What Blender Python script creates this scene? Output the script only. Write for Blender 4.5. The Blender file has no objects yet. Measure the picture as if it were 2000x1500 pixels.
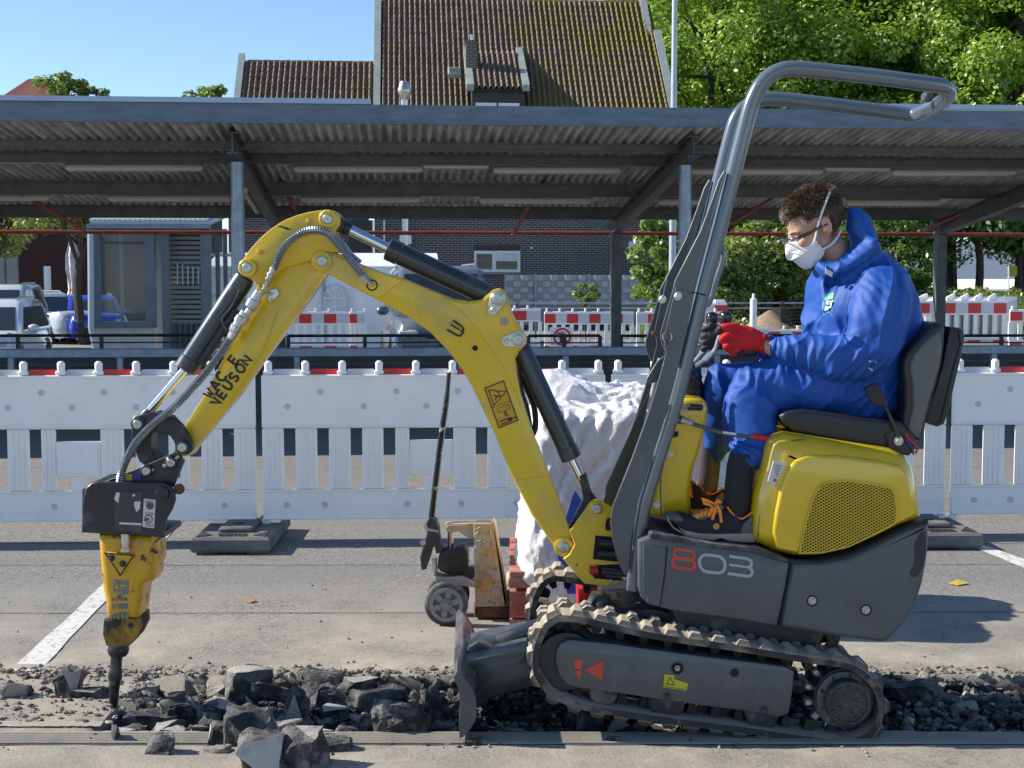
import bpy, bmesh, math, random
import numpy as np
from mathutils import Vector, Matrix, noise

# ---------------------------------------------------------------- camera, sky, sun, exposure
F_PX, CAM_H = 2700.0, 1.57
PITCH = math.atan(200 / F_PX)
scn = bpy.context.scene
cd = bpy.data.cameras.new('camera'); cam = bpy.data.objects.new('camera', cd)
scn.collection.objects.link(cam); scn.camera = cam
cam.location = (0, 0, CAM_H); cam.rotation_euler = (math.pi / 2 - PITCH, 0, 0)
cd.sensor_width = 36; cd.lens = F_PX / 2000 * 36; cd.clip_start = 0.1; cd.clip_end = 2000
SUN_EL, SUN_BACK = math.radians(34), math.radians(7.5)    # sun from the left, a little behind the subject
to_sun = Vector((-math.cos(SUN_EL) * math.cos(SUN_BACK), math.cos(SUN_EL) * math.sin(SUN_BACK), math.sin(SUN_EL)))
w = bpy.data.worlds.new('World'); scn.world = w; w.use_nodes = True
nt = w.node_tree; bg = nt.nodes['Background']
sky = nt.nodes.new('ShaderNodeTexSky'); sky.sky_type = 'NISHITA'; sky.sun_disc = False
sky.sun_elevation = SUN_EL; sky.sun_rotation = math.atan2(to_sun.x, to_sun.y)
sky.air_density = 0.9; sky.dust_density = 0.05; sky.ozone_density = 3.0; sky.altitude = 1800
nt.links.new(sky.outputs[0], bg.inputs[0]); bg.inputs[1].default_value = 0.122
sl = bpy.data.lights.new('sun', 'SUN'); sl.energy = 4.55; sl.angle = math.radians(0.5); sl.color = (1, 0.935, 0.83)
so = bpy.data.objects.new('sun', sl); scn.collection.objects.link(so)
so.rotation_euler = to_sun.to_track_quat('Z', 'Y').to_euler(); so.location = (-8, 2, 9)
scn.view_settings.view_transform = 'Standard'; scn.view_settings.look = 'None'
scn.view_settings.exposure = 0.73; scn.view_settings.gamma = 1; scn.view_settings.use_curve_mapping = False
scn.cycles.max_bounces = 6; scn.cycles.diffuse_bounces = 3; scn.cycles.glossy_bounces = 3
scn.cycles.transparent_max_bounces = 8; scn.cycles.caustics_reflective = False; scn.cycles.caustics_refractive = False

random.seed(7); np.random.seed(7)
R_ = random.uniform
COL = scn.collection
cosA, sinA = math.cos(math.radians(4.5)), math.sin(math.radians(4.5))
RB = Matrix.Rotation(math.radians(4.5), 3, 'Z')          # the street grid behind is turned 4.5 degrees

def ray(px, py):
    u, v = (px - 1000) / F_PX, (750 - py) / F_PX
    return Vector((u, math.cos(PITCH) + v * math.sin(PITCH), -math.sin(PITCH) + v * math.cos(PITCH)))
def P(px, py, Y):                                         # picture position at depth Y
    r = ray(px, py); t = Y / r.y
    return Vector((r.x * t, Y, CAM_H + r.z * t))
def Q(px, py, v):                                         # picture position on the street-grid plane v
    r = ray(px, py); t = v / (-r.x * sinA + r.y * cosA)
    return Vector((r.x * t, r.y * t, CAM_H + r.z * t))
def B(u, v, z):                                           # street-grid coordinates
    return Vector((u * cosA - v * sinA, u * sinA + v * cosA, z))
def gz(x, y):                                             # the far car park lies a little lower
    t = min(1, max(0, (y - 17) / 12)); s = min(1, max(0, (-x - 3) / 4))
    t = t * t * (3 - 2 * t); s = s * s * (3 - 2 * s)
    return -(0.15 + 0.15 * s) * t

# ---------------------------------------------------------------- materials
MATS = {}
def mat(name, col, rough=.5, metal=0, var=.12, vs=5, bump=0, bs=60, coat=0, dust=None, ds=4, da=.5, sharp=.12,
        dust2=None, d2s=30, d2a=.4, trans=0, alpha=None, spec=.5, streak=None, updust=0, ior=None, rv=0, sheen=0):
    m = bpy.data.materials.new(name); m.use_nodes = True; MATS[name] = m
    n, l = m.node_tree.nodes, m.node_tree.links; b = n['Principled BSDF']
    tc = n.new('ShaderNodeTexCoord'); vec = tc.outputs['Object']
    if streak:
        mp = n.new('ShaderNodeMapping'); mp.inputs['Scale'].default_value = streak; l.new(vec, mp.inputs[0]); vec = mp.outputs[0]
    def nz(scale, det=5, r=.6):
        t = n.new('ShaderNodeTexNoise'); t.inputs['Scale'].default_value = scale; t.inputs['Detail'].default_value = det
        t.inputs['Roughness'].default_value = r; l.new(vec, t.inputs['Vector']); return t.outputs['Fac']
    def ramp(src, a, c):
        r = n.new('ShaderNodeMapRange'); r.inputs[1].default_value = a; r.inputs[2].default_value = c; l.new(src, r.inputs[0]); return r.outputs[0]
    def mix(f, a, c):
        x = n.new('ShaderNodeMix'); x.data_type = 'RGBA'
        l.new(f, x.inputs[0])
        for i, s in ((6, a), (7, c)):
            if isinstance(s, tuple): x.inputs[i].default_value = (*s, 1)
            else: l.new(s, x.inputs[i])
        return x.outputs[2]
    lo = tuple(c * (1 - var) for c in col); hi = tuple(min(1, c * (1 + var)) for c in col)
    c = mix(ramp(nz(vs), .3, .7), lo, hi)
    rsock = None
    if dust:
        f = ramp(nz(ds, 8, .65), 1 - da - sharp + 0, 1 - da + sharp)
        if updust:
            g = n.new('ShaderNodeNewGeometry'); sx = n.new('ShaderNodeSeparateXYZ'); l.new(g.outputs['Normal'], sx.inputs[0])
            ma = n.new('ShaderNodeMath'); ma.operation = 'MULTIPLY_ADD'; ma.use_clamp = True
            l.new(ramp(sx.outputs[2], .2, .9), ma.inputs[0]); ma.inputs[1].default_value = updust; l.new(f, ma.inputs[2]); f = ma.outputs[0]
        c = mix(f, c, dust); rsock = f
    if dust2: c = mix(ramp(nz(d2s, 6, .7), 1 - d2a - .04, 1 - d2a + .04), c, dust2)
    l.new(c, b.inputs['Base Color'])
    b.inputs['Metallic'].default_value = metal; b.inputs['Coat Weight'].default_value = coat; b.inputs['Coat Roughness'].default_value = .08
    b.inputs['Specular IOR Level'].default_value = spec
    if ior: b.inputs['IOR'].default_value = ior
    if sheen: b.inputs['Sheen Weight'].default_value = sheen
    if rsock:
        mr = n.new('ShaderNodeMapRange'); mr.inputs[3].default_value = rough; mr.inputs[4].default_value = .85; l.new(rsock, mr.inputs[0]); l.new(mr.outputs[0], b.inputs['Roughness'])
    elif rv:
        mr = n.new('ShaderNodeMapRange'); mr.inputs[1].default_value = .3; mr.inputs[2].default_value = .7
        mr.inputs[3].default_value = rough - rv; mr.inputs[4].default_value = rough + rv; l.new(nz(vs * 3), mr.inputs[0]); l.new(mr.outputs[0], b.inputs['Roughness'])
    else: b.inputs['Roughness'].default_value = rough
    if trans: b.inputs['Transmission Weight'].default_value = trans
    if alpha is not None: b.inputs['Alpha'].default_value = alpha
    if bump:
        bp = n.new('ShaderNodeBump'); bp.inputs['Strength'].default_value = bump; bp.inputs['Distance'].default_value = .01
        l.new(nz(bs, 6, .65), bp.inputs['Height']); l.new(bp.outputs[0], b.inputs['Normal'])
    return m

# ---------------------------------------------------------------- geometry
class G:
    def __init__(s): s.v = []; s.f = []; s.m = []; s.cm = 0
    def add(s, vs, fs):
        o = len(s.v); s.v.extend(tuple(p) for p in vs); s.f.extend(tuple(i + o for i in f) for f in fs); s.m.extend([s.cm] * len(fs)); return s
    def box(s, c, sz, R=None, bev=0):
        x, y, z = sz[0] / 2, sz[1] / 2, sz[2] / 2; c = Vector(c)
        if bev:
            pts = []; b = min(bev, x * .9, z * .9, y * .9)
            for yy, i in ((-y, b), (-y + b, 0), (y - b, 0), (y, b)):
                a_, c_ = x - i, z - i; k = b if i == 0 else b * .4
                pts.append([(-a_ + k, yy, -c_), (a_ - k, yy, -c_), (a_, yy, -c_ + k), (a_, yy, c_ - k), (a_ - k, yy, c_), (-a_ + k, yy, c_), (-a_, yy, c_ - k), (-a_, yy, -c_ + k)])
            vs = [Vector(p) for r in pts for p in r]; fs = [tuple(range(8))]
            for r in range(3):
                for i in range(8):
                    j = (i + 1) % 8; fs.append((r * 8 + j, r * 8 + i, r * 8 + 8 + i, r * 8 + 8 + j))
            fs.append(tuple(range(31, 23, -1)))
        else:
            vs = [Vector((a * x, b * y, d * z)) for a in (-1, 1) for b in (-1, 1) for d in (-1, 1)]
            fs = [(0, 1, 3, 2), (4, 6, 7, 5), (0, 4, 5, 1), (2, 3, 7, 6), (0, 2, 6, 4), (1, 5, 7, 3)]
        if R is not None: vs = [R @ p for p in vs]
        return s.add([p + c for p in vs], fs)
    def bar(s, a, b, w, h, up=(0, 0, 1)):                 # beam of section w x h from a to b
        a, b = Vector(a), Vector(b); d = (b - a); L = d.length; d.normalize(); up = Vector(up)
        sd = d.cross(up).normalized(); up = sd.cross(d).normalized()
        return s.box((a + b) / 2, (L, w, h), Matrix((d, sd, up)).transposed())
    def rings(s, rs, closed=True, caps=True):
        n = len(rs[0]); o = len(s.v)
        for r in rs: s.v.extend(tuple(p) for p in r)
        fs = []
        for k in range(len(rs) - 1):
            for i in range(n if closed else n - 1):
                j = (i + 1) % n; fs.append((o + k * n + i, o + k * n + j, o + (k + 1) * n + j, o + (k + 1) * n + i))
        if caps: fs.append(tuple(o + i for i in range(n - 1, -1, -1))); fs.append(tuple(o + (len(rs) - 1) * n + i for i in range(n)))
        s.f.extend(fs); s.m.extend([s.cm] * len(fs)); return s
    def tube(s, path, r, n=10, caps=True):
        path = [Vector(p) for p in path]; rr = r if isinstance(r, (list, tuple)) else [r] * len(path)
        T = [(path[min(i + 1, len(path) - 1)] - path[max(i - 1, 0)]).normalized() for i in range(len(path))]
        up = Vector((0, 0, 1)) if abs(T[0].z) < .9 else Vector((0, 1, 0))
        nn = (up - T[0] * up.dot(T[0])).normalized(); rs = []
        for p, t, q in zip(path, T, rr):
            nn = (nn - t * nn.dot(t)).normalized(); bb = t.cross(nn)
            q = q if isinstance(q, tuple) else (q, q)
            rs.append([p + nn * (math.cos(2 * math.pi * i / n) * q[0]) + bb * (math.sin(2 * math.pi * i / n) * q[1]) for i in range(n)])
        return s.rings(rs, True, caps)
    def lathe(s, o, ax, prof, n=20):                      # prof: (distance along axis, radius)
        o, ax = Vector(o), Vector(ax).normalized(); t = Vector((0, 0, 1)) if abs(ax.z) < .9 else Vector((1, 0, 0))
        a = ax.cross(t).normalized(); b = ax.cross(a)
        return s.rings([[o + ax * d + (a * math.cos(2 * math.pi * i / n) + b * math.sin(2 * math.pi * i / n)) * max(r, 1e-4) for i in range(n)] for d, r in prof])
    def ell(s, c, r, R=None, n=14, k=9):
        c = Vector(c); o = len(s.v); vs = [Vector((0, 0, r[2]))]; fs = []
        for j in range(1, k):
            t = math.pi * j / k
            for i in range(n):
                p = 2 * math.pi * i / n; vs.append(Vector((r[0] * math.sin(t) * math.cos(p), r[1] * math.sin(t) * math.sin(p), r[2] * math.cos(t))))
        vs.append(Vector((0, 0, -r[2])))
        for i in range(n):
            j = (i + 1) % n; fs.append((0, 1 + i, 1 + j)); e = 1 + (k - 2) * n; fs.append((len(vs) - 1, e + j, e + i))
            for q in range(k - 2): a = 1 + q * n; fs.append((a + i, a + n + i, a + n + j, a + j))
        if R is not None: vs = [R @ p for p in vs]
        return s.add([p + c for p in vs], fs)
    def prism(s, pts, ax, L, bev=0, seg=2):               # pts: planar outline (Vectors); extruded L along ax, rounded rims
        pts = [Vector(p) for p in pts]; ax = Vector(ax).normalized(); n = len(pts)
        nv = Vector((0, 0, 0))
        for i in range(n): nv += pts[i].cross(pts[(i + 1) % n])
        if nv.dot(ax) > 0: pts = pts[::-1]
        def inset(d):
            out = []
            for i in range(n):
                e0 = (pts[i] - pts[i - 1]).normalized(); e1 = (pts[(i + 1) % n] - pts[i]).normalized()
                n0 = e0.cross(ax); n1 = e1.cross(ax); q = n0 + n1
                if q.length < 1e-3: q = n0
                q.normalize(); c = max(.45, q.dot(n0)); out.append(pts[i] + q * (d / c))
            return out
        if bev:
            t1 = inset(.001); c0 = sum(pts, Vector()) / n
            a0 = sum((pts[i] - c0).cross(pts[(i + 1) % n] - c0).length for i in range(n)); a1 = sum((t1[i] - c0).cross(t1[(i + 1) % n] - c0).length for i in range(n))
            sg = 1 if a1 < a0 else -1
            rs = []
            for k in range(seg + 1):
                a = math.pi / 2 * k / seg; rs.append([p + ax * (bev * (1 - math.cos(a))) for p in inset(sg * bev * (1 - math.sin(a)))])
            for k in range(seg, -1, -1):
                a = math.pi / 2 * k / seg; rs.append([p + ax * (L - bev * (1 - math.cos(a))) for p in inset(sg * bev * (1 - math.sin(a)))])
            return s.rings(rs)
        return s.rings([pts, [p + ax * L for p in pts]])
    def ribbon(s, pts, wd, nrm, th=.002, closed=False):   # flat stroke with mitred corners and thickness
        pts = [Vector(p) for p in pts]; nrm = Vector(nrm).normalized(); n = len(pts); L = []; Rr = []
        for i in range(n):
            a = pts[i - 1] if (i > 0 or closed) else None; b = pts[(i + 1) % n] if (i < n - 1 or closed) else None
            e0 = (pts[i] - a).normalized() if a is not None else None; e1 = (b - pts[i]).normalized() if b is not None else None
            if e0 is None: e0 = e1
            if e1 is None: e1 = e0
            q = (e0.cross(nrm) + e1.cross(nrm))
            q = e0.cross(nrm) if q.length < 1e-4 else q.normalized(); c = max(.5, q.dot(e0.cross(nrm)))
            L.append(pts[i] + q * (wd / 2 / c)); Rr.append(pts[i] - q * (wd / 2 / c))
        up = nrm * th; o = len(s.v)
        for i in range(n): s.v.extend([tuple(L[i]), tuple(L[i] + up), tuple(Rr[i] + up), tuple(Rr[i])])
        fs = []
        for i in range(n if closed else n - 1):
            j = (i + 1) % n
            for k in range(4): m_ = (k + 1) % 4; fs.append((o + 4 * i + k, o + 4 * i + m_, o + 4 * j + m_, o + 4 * j + k))
        if not closed: fs += [(o, o + 3, o + 2, o + 1), tuple(o + 4 * (n - 1) + k for k in range(4))]
        s.f.extend(fs); s.m.extend([s.cm] * len(fs)); return s

ORG, KIDS = {}, {}
def finish(me, mats, smooth=35, fix=True):
    for m in (mats if isinstance(mats, (list, tuple)) else [mats]): me.materials.append(m)
    if fix:
        bm = bmesh.new(); bm.from_mesh(me); bmesh.ops.recalc_face_normals(bm, faces=bm.faces); bm.to_mesh(me); bm.free()
    if smooth: me.shade_smooth(); me.set_sharp_from_angle(angle=math.radians(smooth))
def link(o, parent):
    COL.objects.link(o)
    if parent is not None: o.parent = parent; KIDS.setdefault(parent.name, []).append(o)
def obj(name, g, m, parent=None, smooth=35, org=None, fix=True):
    if parent is not None: off = ORG.get(parent.name, Vector((0, 0, 0)))
    elif org is not None: off = Vector(org)
    else:
        a = np.array(g.v); off = Vector(((a[:, 0].min() + a[:, 0].max()) / 2, (a[:, 1].min() + a[:, 1].max()) / 2, a[:, 2].min()))
    me = bpy.data.meshes.new(name)
    me.from_pydata([(p[0] - off.x, p[1] - off.y, p[2] - off.z) for p in g.v], [], g.f)
    if max(g.m, default=0) > 0: me.polygons.foreach_set('material_index', g.m)
    finish(me, m, smooth, fix)
    o = bpy.data.objects.new(name, me); link(o, parent); ORG[o.name] = off
    if parent is None: o.location = off
    return o
def tag(o, label=None, cat=None, group=None, kind=None):
    for k, v in (('label', label), ('category', cat), ('group', group), ('kind', kind)):
        if v: o[k] = v
    return o
def thing(name, label, cat, loc=(0, 0, 0), rz=0, group=None, local=False):
    o = bpy.data.objects.new(name, None); COL.objects.link(o); o.location = loc; o.rotation_euler = (0, 0, rz)
    o.empty_display_size = .1; ORG[o.name] = Vector((0, 0, 0)) if local else Vector(loc)
    return tag(o, label, cat, group)
def dup(o, parent=None, loc=None, rot=None, label=None, name=None):
    c = o.copy(); link(c, parent); ORG[c.name] = ORG.get(o.name, Vector())
    if loc is not None: c.location = loc
    if rot is not None: c.rotation_euler = rot
    if label: c['label'] = label
    for k in list(KIDS.get(o.name, [])): dup(k, c)
    return c
def inst(name, me, parent, loc, rot=(0, 0, 0), sc=None):
    o = bpy.data.objects.new(name, me); o.location = loc; o.rotation_euler = rot
    if sc: o.scale = sc
    link(o, parent); return o
def mesh_of(name, g, m, smooth=35):
    me = bpy.data.meshes.new(name); me.from_pydata(g.v, [], g.f)
    if max(g.m, default=0) > 0: me.polygons.foreach_set('material_index', g.m)
    finish(me, m, smooth); return me
def remesh(g, vox, smooth=3, fac=.5):                     # one continuous surface out of overlapping lofts
    me = bpy.data.meshes.new('tmp'); me.from_pydata(g.v, [], g.f); o = bpy.data.objects.new('tmp', me); COL.objects.link(o)
    md = o.modifiers.new('r', 'REMESH'); md.mode = 'VOXEL'; md.voxel_size = vox
    if smooth: sm = o.modifiers.new('s', 'SMOOTH'); sm.iterations = smooth; sm.factor = fac
    dg = bpy.context.evaluated_depsgraph_get(); out = bpy.data.meshes.new_from_object(o.evaluated_get(dg))
    bpy.data.objects.remove(o); bpy.data.meshes.remove(me); return out
def mesh_obj(name, me, m, parent=None, smooth=60):
    off = ORG.get(parent.name, Vector()) if parent is not None else Vector()
    if off.length: me.transform(Matrix.Translation(-off))
    me.name = name; me.materials.clear(); me.update(); finish(me, m, smooth, False)
    o = bpy.data.objects.new(name, me); link(o, parent); ORG[o.name] = off; return o
def text(s, size, name, m, parent, origin, ex, ey, ez, off=0, th=.001, align='LEFT', sx=1.0):
    cu = bpy.data.curves.new('t', 'FONT'); cu.body = s; cu.size = size; cu.extrude = th; cu.offset = off; cu.align_x = align; cu.resolution_u = 3
    o = bpy.data.objects.new('t', cu); COL.objects.link(o); dg = bpy.context.evaluated_depsgraph_get()
    me = bpy.data.meshes.new_from_object(o.evaluated_get(dg)); bpy.data.objects.remove(o)
    ex, ey, ez = Vector(ex).normalized(), Vector(ey).normalized(), Vector(ez).normalized()
    M4 = Matrix((ex * sx, ey, ez)).transposed().to_4x4(); M4.translation = Vector(origin); me.transform(M4)
    return mesh_obj(name, me, m, parent, 0)
def spline(pts, k=6):                                     # Catmull-Rom through points
    pts = [Vector(p) for p in pts]; out = []
    for i in range(len(pts) - 1):
        p0, p1, p2, p3 = pts[max(i - 1, 0)], pts[i], pts[i + 1], pts[min(i + 2, len(pts) - 1)]
        for j in range(k):
            t = j / k; out.append(.5 * (2 * p1 + (p2 - p0) * t + (2 * p0 - 5 * p1 + 4 * p2 - p3) * t * t + (3 * p1 - p0 - 3 * p2 + p3) * t ** 3))
    out.append(pts[-1]); return out
def hex_(c, n=6, r=1.0, ph=0): return [(c[0] + r * math.cos(ph + 2 * math.pi * i / n), c[1] + r * math.sin(ph + 2 * math.pi * i / n)) for i in range(n)]
# ---------------------------------------------------------------- shared materials
GALV = mat('galvanised_steel', (.27, .32, .38), .45, .55, .2, 9, .15, 120)
DGALV = mat('weathered_grey_steel', (.115, .118, .12), .55, .2, .25, 7, .1, 80)
REDPIPE = mat('red_painted_pipe', (.26, .045, .035), .5, 0, .25, 9)
WHITEP = mat('white_plastic', (.93, .91, .87), .42, 0, .04, 3, .05, 60, dust=(.82, .8, .76), ds=4, da=.3, sharp=.15, dust2=(.5, .48, .45), d2s=60, d2a=.25)
WHITEM = mat('white_metal', (.75, .76, .76), .4, 0, .05)
REFR = mat('red_reflective_film', (.62, .03, .03), .35, 0, .08)
REFW = mat('white_reflective_film', (.6, .61, .63), .35, 0, .08)
BLACK = mat('black_plastic', (.018, .018, .02), .42, 0, .25, 12, .05, 200)
BLKM = mat('black_painted_steel', (.022, .024, .027), .38, .1, .3, 8, dust=(.17, .16, .14), ds=9, da=.36, sharp=.1)
RUBBER = mat('recycled_rubber', (.11, .113, .115), .8, 0, .2, 20, .5, 150, dust=(.22, .21, .19), ds=6, da=.42, sharp=.15)
CHROME = mat('chrome_rod', (.75, .76, .78), .12, 1, .03)
ZINC = mat('zinc_plated_steel', (.5, .5, .47), .3, .9, .2, 30)
GLASSD = mat('dark_window_glass', (.02, .028, .032), .06, 0, .2, 3, spec=.8)
CONC = mat('grey_concrete', (.27, .27, .26), .85, 0, .15, 3, .3, 40)
BARK = mat('tree_bark', (.07, .055, .04), .9, 0, .3, 8, .6, 25)
SOIL = mat('sandy_soil', (.28, .2, .13), .95, 0, .3, 6, .6, 30)

def asphalt_mat():
    m = bpy.data.materials.new('worn_asphalt'); m.use_nodes = True; n, l = m.node_tree.nodes, m.node_tree.links; b = n['Principled BSDF']
    g = n.new('ShaderNodeNewGeometry'); pos = g.outputs['Position']; sx = n.new('ShaderNodeSeparateXYZ'); l.new(pos, sx.inputs[0])
    def nz(s, d=6, r=.65, v=pos):
        t = n.new('ShaderNodeTexNoise'); t.inputs['Scale'].default_value = s; t.inputs['Detail'].default_value = d; t.inputs['Roughness'].default_value = r; l.new(v, t.inputs['Vector']); return t.outputs['Fac']
    def mr(s, a, b_, c=0, d=1):
        t = n.new('ShaderNodeMapRange'); t.inputs[1].default_value = a; t.inputs[2].default_value = b_; t.inputs[3].default_value = c; t.inputs[4].default_value = d; l.new(s, t.inputs[0]); return t.outputs[0]
    def mx(f, a, c):
        x = n.new('ShaderNodeMix'); x.data_type = 'RGBA'; l.new(f, x.inputs[0])
        for i, s in ((6, a), (7, c)):
            if isinstance(s, tuple): x.inputs[i].default_value = (*s, 1)
            else: l.new(s, x.inputs[i])
        return x.outputs[2]
    def mt(op, a, c):
        x = n.new('ShaderNodeMath'); x.operation = op; x.use_clamp = True
        for i, s in ((0, a), (1, c)):
            if isinstance(s, (int, float)): x.inputs[i].default_value = s
            else: l.new(s, x.inputs[i])
        return x.outputs[0]
    vo = n.new('ShaderNodeTexVoronoi'); vo.inputs['Scale'].default_value = 95; l.new(pos, vo.inputs['Vector'])
    sp = mr(vo.outputs['Color'], .1, .9)
    c = mx(sp, (.08, .077, .071), (.325, .31, .28))
    c = mx(mr(nz(.55), .38, .66), c, (.2, .196, .185))
    mp = n.new('ShaderNodeMapping'); mp.inputs['Scale'].default_value = (.35, 3.5, 1); l.new(pos, mp.inputs[0])
    c = mx(mr(nz(1.6, 6, .6, mp.outputs[0]), .45, .75, 0, .5), c, (.16, .155, .145))     # long tyre-rubbed stains
    # pale stone dust thrown around the cut
    near = mr(sx.outputs[1], 7.3, 5.6); dn = mt('MULTIPLY', near, mr(nz(2.2), .34, .62)); dn = mt('MULTIPLY', dn, .95)
    c = mx(dn, c, (.43, .385, .305))
    c = mx(mt('MULTIPLY', mr(sx.outputs[1], 6.6, 5.6), mr(nz(14, 8, .75), .42, .66, 0, .8)), c, (.27, .235, .18))
    c = mx(mr(nz(60, 3), .68, .72, 0, .75), c, (.05, .048, .045))
    # fresh dark bitumen inside the cut
    zz = mr(sx.outputs[2], -.012, -.04); c = mx(zz, c, mx(mr(nz(25), .4, .65), (.014, .014, .016), (.06, .057, .05)))
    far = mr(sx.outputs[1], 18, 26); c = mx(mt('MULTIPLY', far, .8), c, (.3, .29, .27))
    l.new(c, b.inputs['Base Color']); b.inputs['Roughness'].default_value = .9
    bp = n.new('ShaderNodeBump'); bp.inputs['Strength'].default_value = .75; bp.inputs['Distance'].default_value = .006
    l.new(mt('ADD', mt('MULTIPLY', sp, .35), nz(70, 6, .7)), bp.inputs['Height']); l.new(bp.outputs[0], b.inputs['Normal'])
    return m
ASPH = asphalt_mat()
TR_X0, TR_Y0, TR_Y1 = -1.47, 4.74, 5.42
def trench(x, y):                                         # how far the surface has been broken away
    w1 = .06 * noise.noise((x * 3, 1, 0)) + .03 * noise.noise((x * 13, 5, 0)); w2 = .015 * noise.noise((x * 2, 9, 3)) ; w3 = .05 * noise.noise((y * 6, 3, 3))
    a = min(1, max(0, (y - TR_Y0 - w2) / .02)); b_ = min(1, max(0, (TR_Y1 + w1 - y) / .035)); c = min(1, max(0, (x - TR_X0 - w3) / .03))
    return a * b_ * c
xs = np.unique(np.round(np.concatenate([np.linspace(-200, -20, 10), np.linspace(-20, -2.2, 14), np.linspace(-2.2, 2.6, 230), np.linspace(2.6, 20, 14), np.linspace(20, 200, 10)]), 4))
ys = np.unique(np.round(np.concatenate([np.linspace(-30, 4.2, 8), np.linspace(4.2, 5.9, 95), np.linspace(5.9, 30, 40), np.linspace(30, 320, 16)]), 4))
g = G(); vv = []
for y in ys:
    for x in xs:
        z = gz(x, y)
        if 4.2 < y < 5.9 and -2.2 < x < 2.6:
            t = trench(x, y); z += -.075 * t + t * .03 * noise.fractal((x * 7, y * 7, 0), 1, 2, 4) + .003 * noise.noise((x * 9, y * 9, 2))
            z += .012 * max(0, 1 - abs(y - 5.52) / .12) * max(0, noise.noise((x * 8, y * 8, 4)) + .3) * (1 - t)
        elif 4.74 < y < 5.42 and x >= 2.6: z = -.05
        vv.append((x, y, z))
nx = len(xs); g.v = vv
g.f = [(j * nx + i, j * nx + i + 1, (j + 1) * nx + i + 1, (j + 1) * nx + i) for j in range(len(ys) - 1) for i in range(nx - 1)]; g.m = [0] * len(g.f)
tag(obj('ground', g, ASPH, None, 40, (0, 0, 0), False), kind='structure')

PAINT = mat('worn_white_road_paint', (.62, .61, .57), .75, 0, .06, 4, .3, 90, dust=(.27, .26, .23), ds=22, da=.42, sharp=.05, dust2=(.22, .21, .19), d2s=70, d2a=.36)
def ground_pt(px, py): r = ray(px, py); t = -CAM_H / r.z; return Vector((r.x * t, r.y * t, 0))
def paint(a, b_, c, d, n=14):
    g = G(); L = []
    for i in range(n + 1):
        t = i / n; p = a.lerp(b_, t); q = d.lerp(c, t); j = (q - p).normalized()
        L.append((p + j * R_(-.006, .006) + Vector((0, 0, .004)), q + j * R_(-.006, .006) + Vector((0, 0, .004))))
    for i in range(n): g.add([L[i][0], L[i + 1][0], L[i + 1][1], L[i][1]], [(0, 1, 2, 3)])
    return tag(obj('painted_line', g, PAINT, None, 0, (0, 0, 0)), kind='structure')
paint(ground_pt(338, 1012), ground_pt(20, 1312), ground_pt(76, 1312), ground_pt(360, 1016))
paint(ground_pt(1868, 1056), ground_pt(2100, 1152), ground_pt(2100, 1128), ground_pt(1905, 1060))
DARK_LINE = mat('dark_joint_and_shadow', (.07, .068, .063), .9, 0, .4, 30)
for yy, tilt in ((7.58, .03), (6.47, .05), (8.22, .0), (9.9, .04), (11.6, .05)):  # the untilted strip paints the barrier row's cast shadow, the rest are joints
    g = G(); n = 90
    pt = [(-4.6 + 9.2 * i / n, yy + tilt * (i / n - .5) + .006 * noise.noise((i * .4, yy, 0)), .0065 * (.45 + .55 * abs(noise.noise((i * .9, yy, 4)))) ) for i in range(n + 1)]
    for i in range(n):
        a, c = pt[i], pt[i + 1]; g.add([(a[0], a[1] - a[2], .003), (c[0], c[1] - c[2], .003), (c[0], c[1] + c[2], .003), (a[0], a[1] + a[2], .003)], [(0, 1, 2, 3)])
    tag(obj('joint_and_shadow_line', g, DARK_LINE, None, 0, (0, 0, 0)), kind='structure')
# white edge strip left of the cut and the slotted drain rail along its near side
g = G()
for i in range(30):
    x0 = -2.1 + i * .0215; g.add([(x0, 4.775 + R_(-.004, .004), .006), (x0 + .0215, 4.775 + R_(-.004, .004), .006), (x0 + .0215, 4.83 + R_(-.008, .008), .006), (x0, 4.83 + R_(-.008, .008), .006)], [(0, 1, 2, 3)])
tag(obj('painted_edge_strip', g, mat('rubbed_white_strip', (.5, .48, .43), .85, 0, .06, 4, .3, 90, dust=(.33, .3, .25), ds=12, da=.6, sharp=.06), None, 0, (0, 0, 0)), kind='structure')
DRAIN = mat('dusty_drain_steel', (.26, .245, .215), .6, .2, .2, 14, .2, 90, dust=(.36, .33, .27), ds=5, da=.58, sharp=.2)
dr = thing('slot_drain', 'long slotted steel channel set flush in the pavement along the near edge of the cut', 'drain', (0, 4.65, 0))
g = G(); g.box((0, 4.655, -.004), (5.4, .13, .012)); obj('channel_bed', g, DARK_LINE, dr)
for k in range(6):
    g = G(); y = 4.605 + k * .02; g.box((0, y, .003), (5.4, .012, .008)); obj('slat', g, DRAIN, dr)

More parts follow.
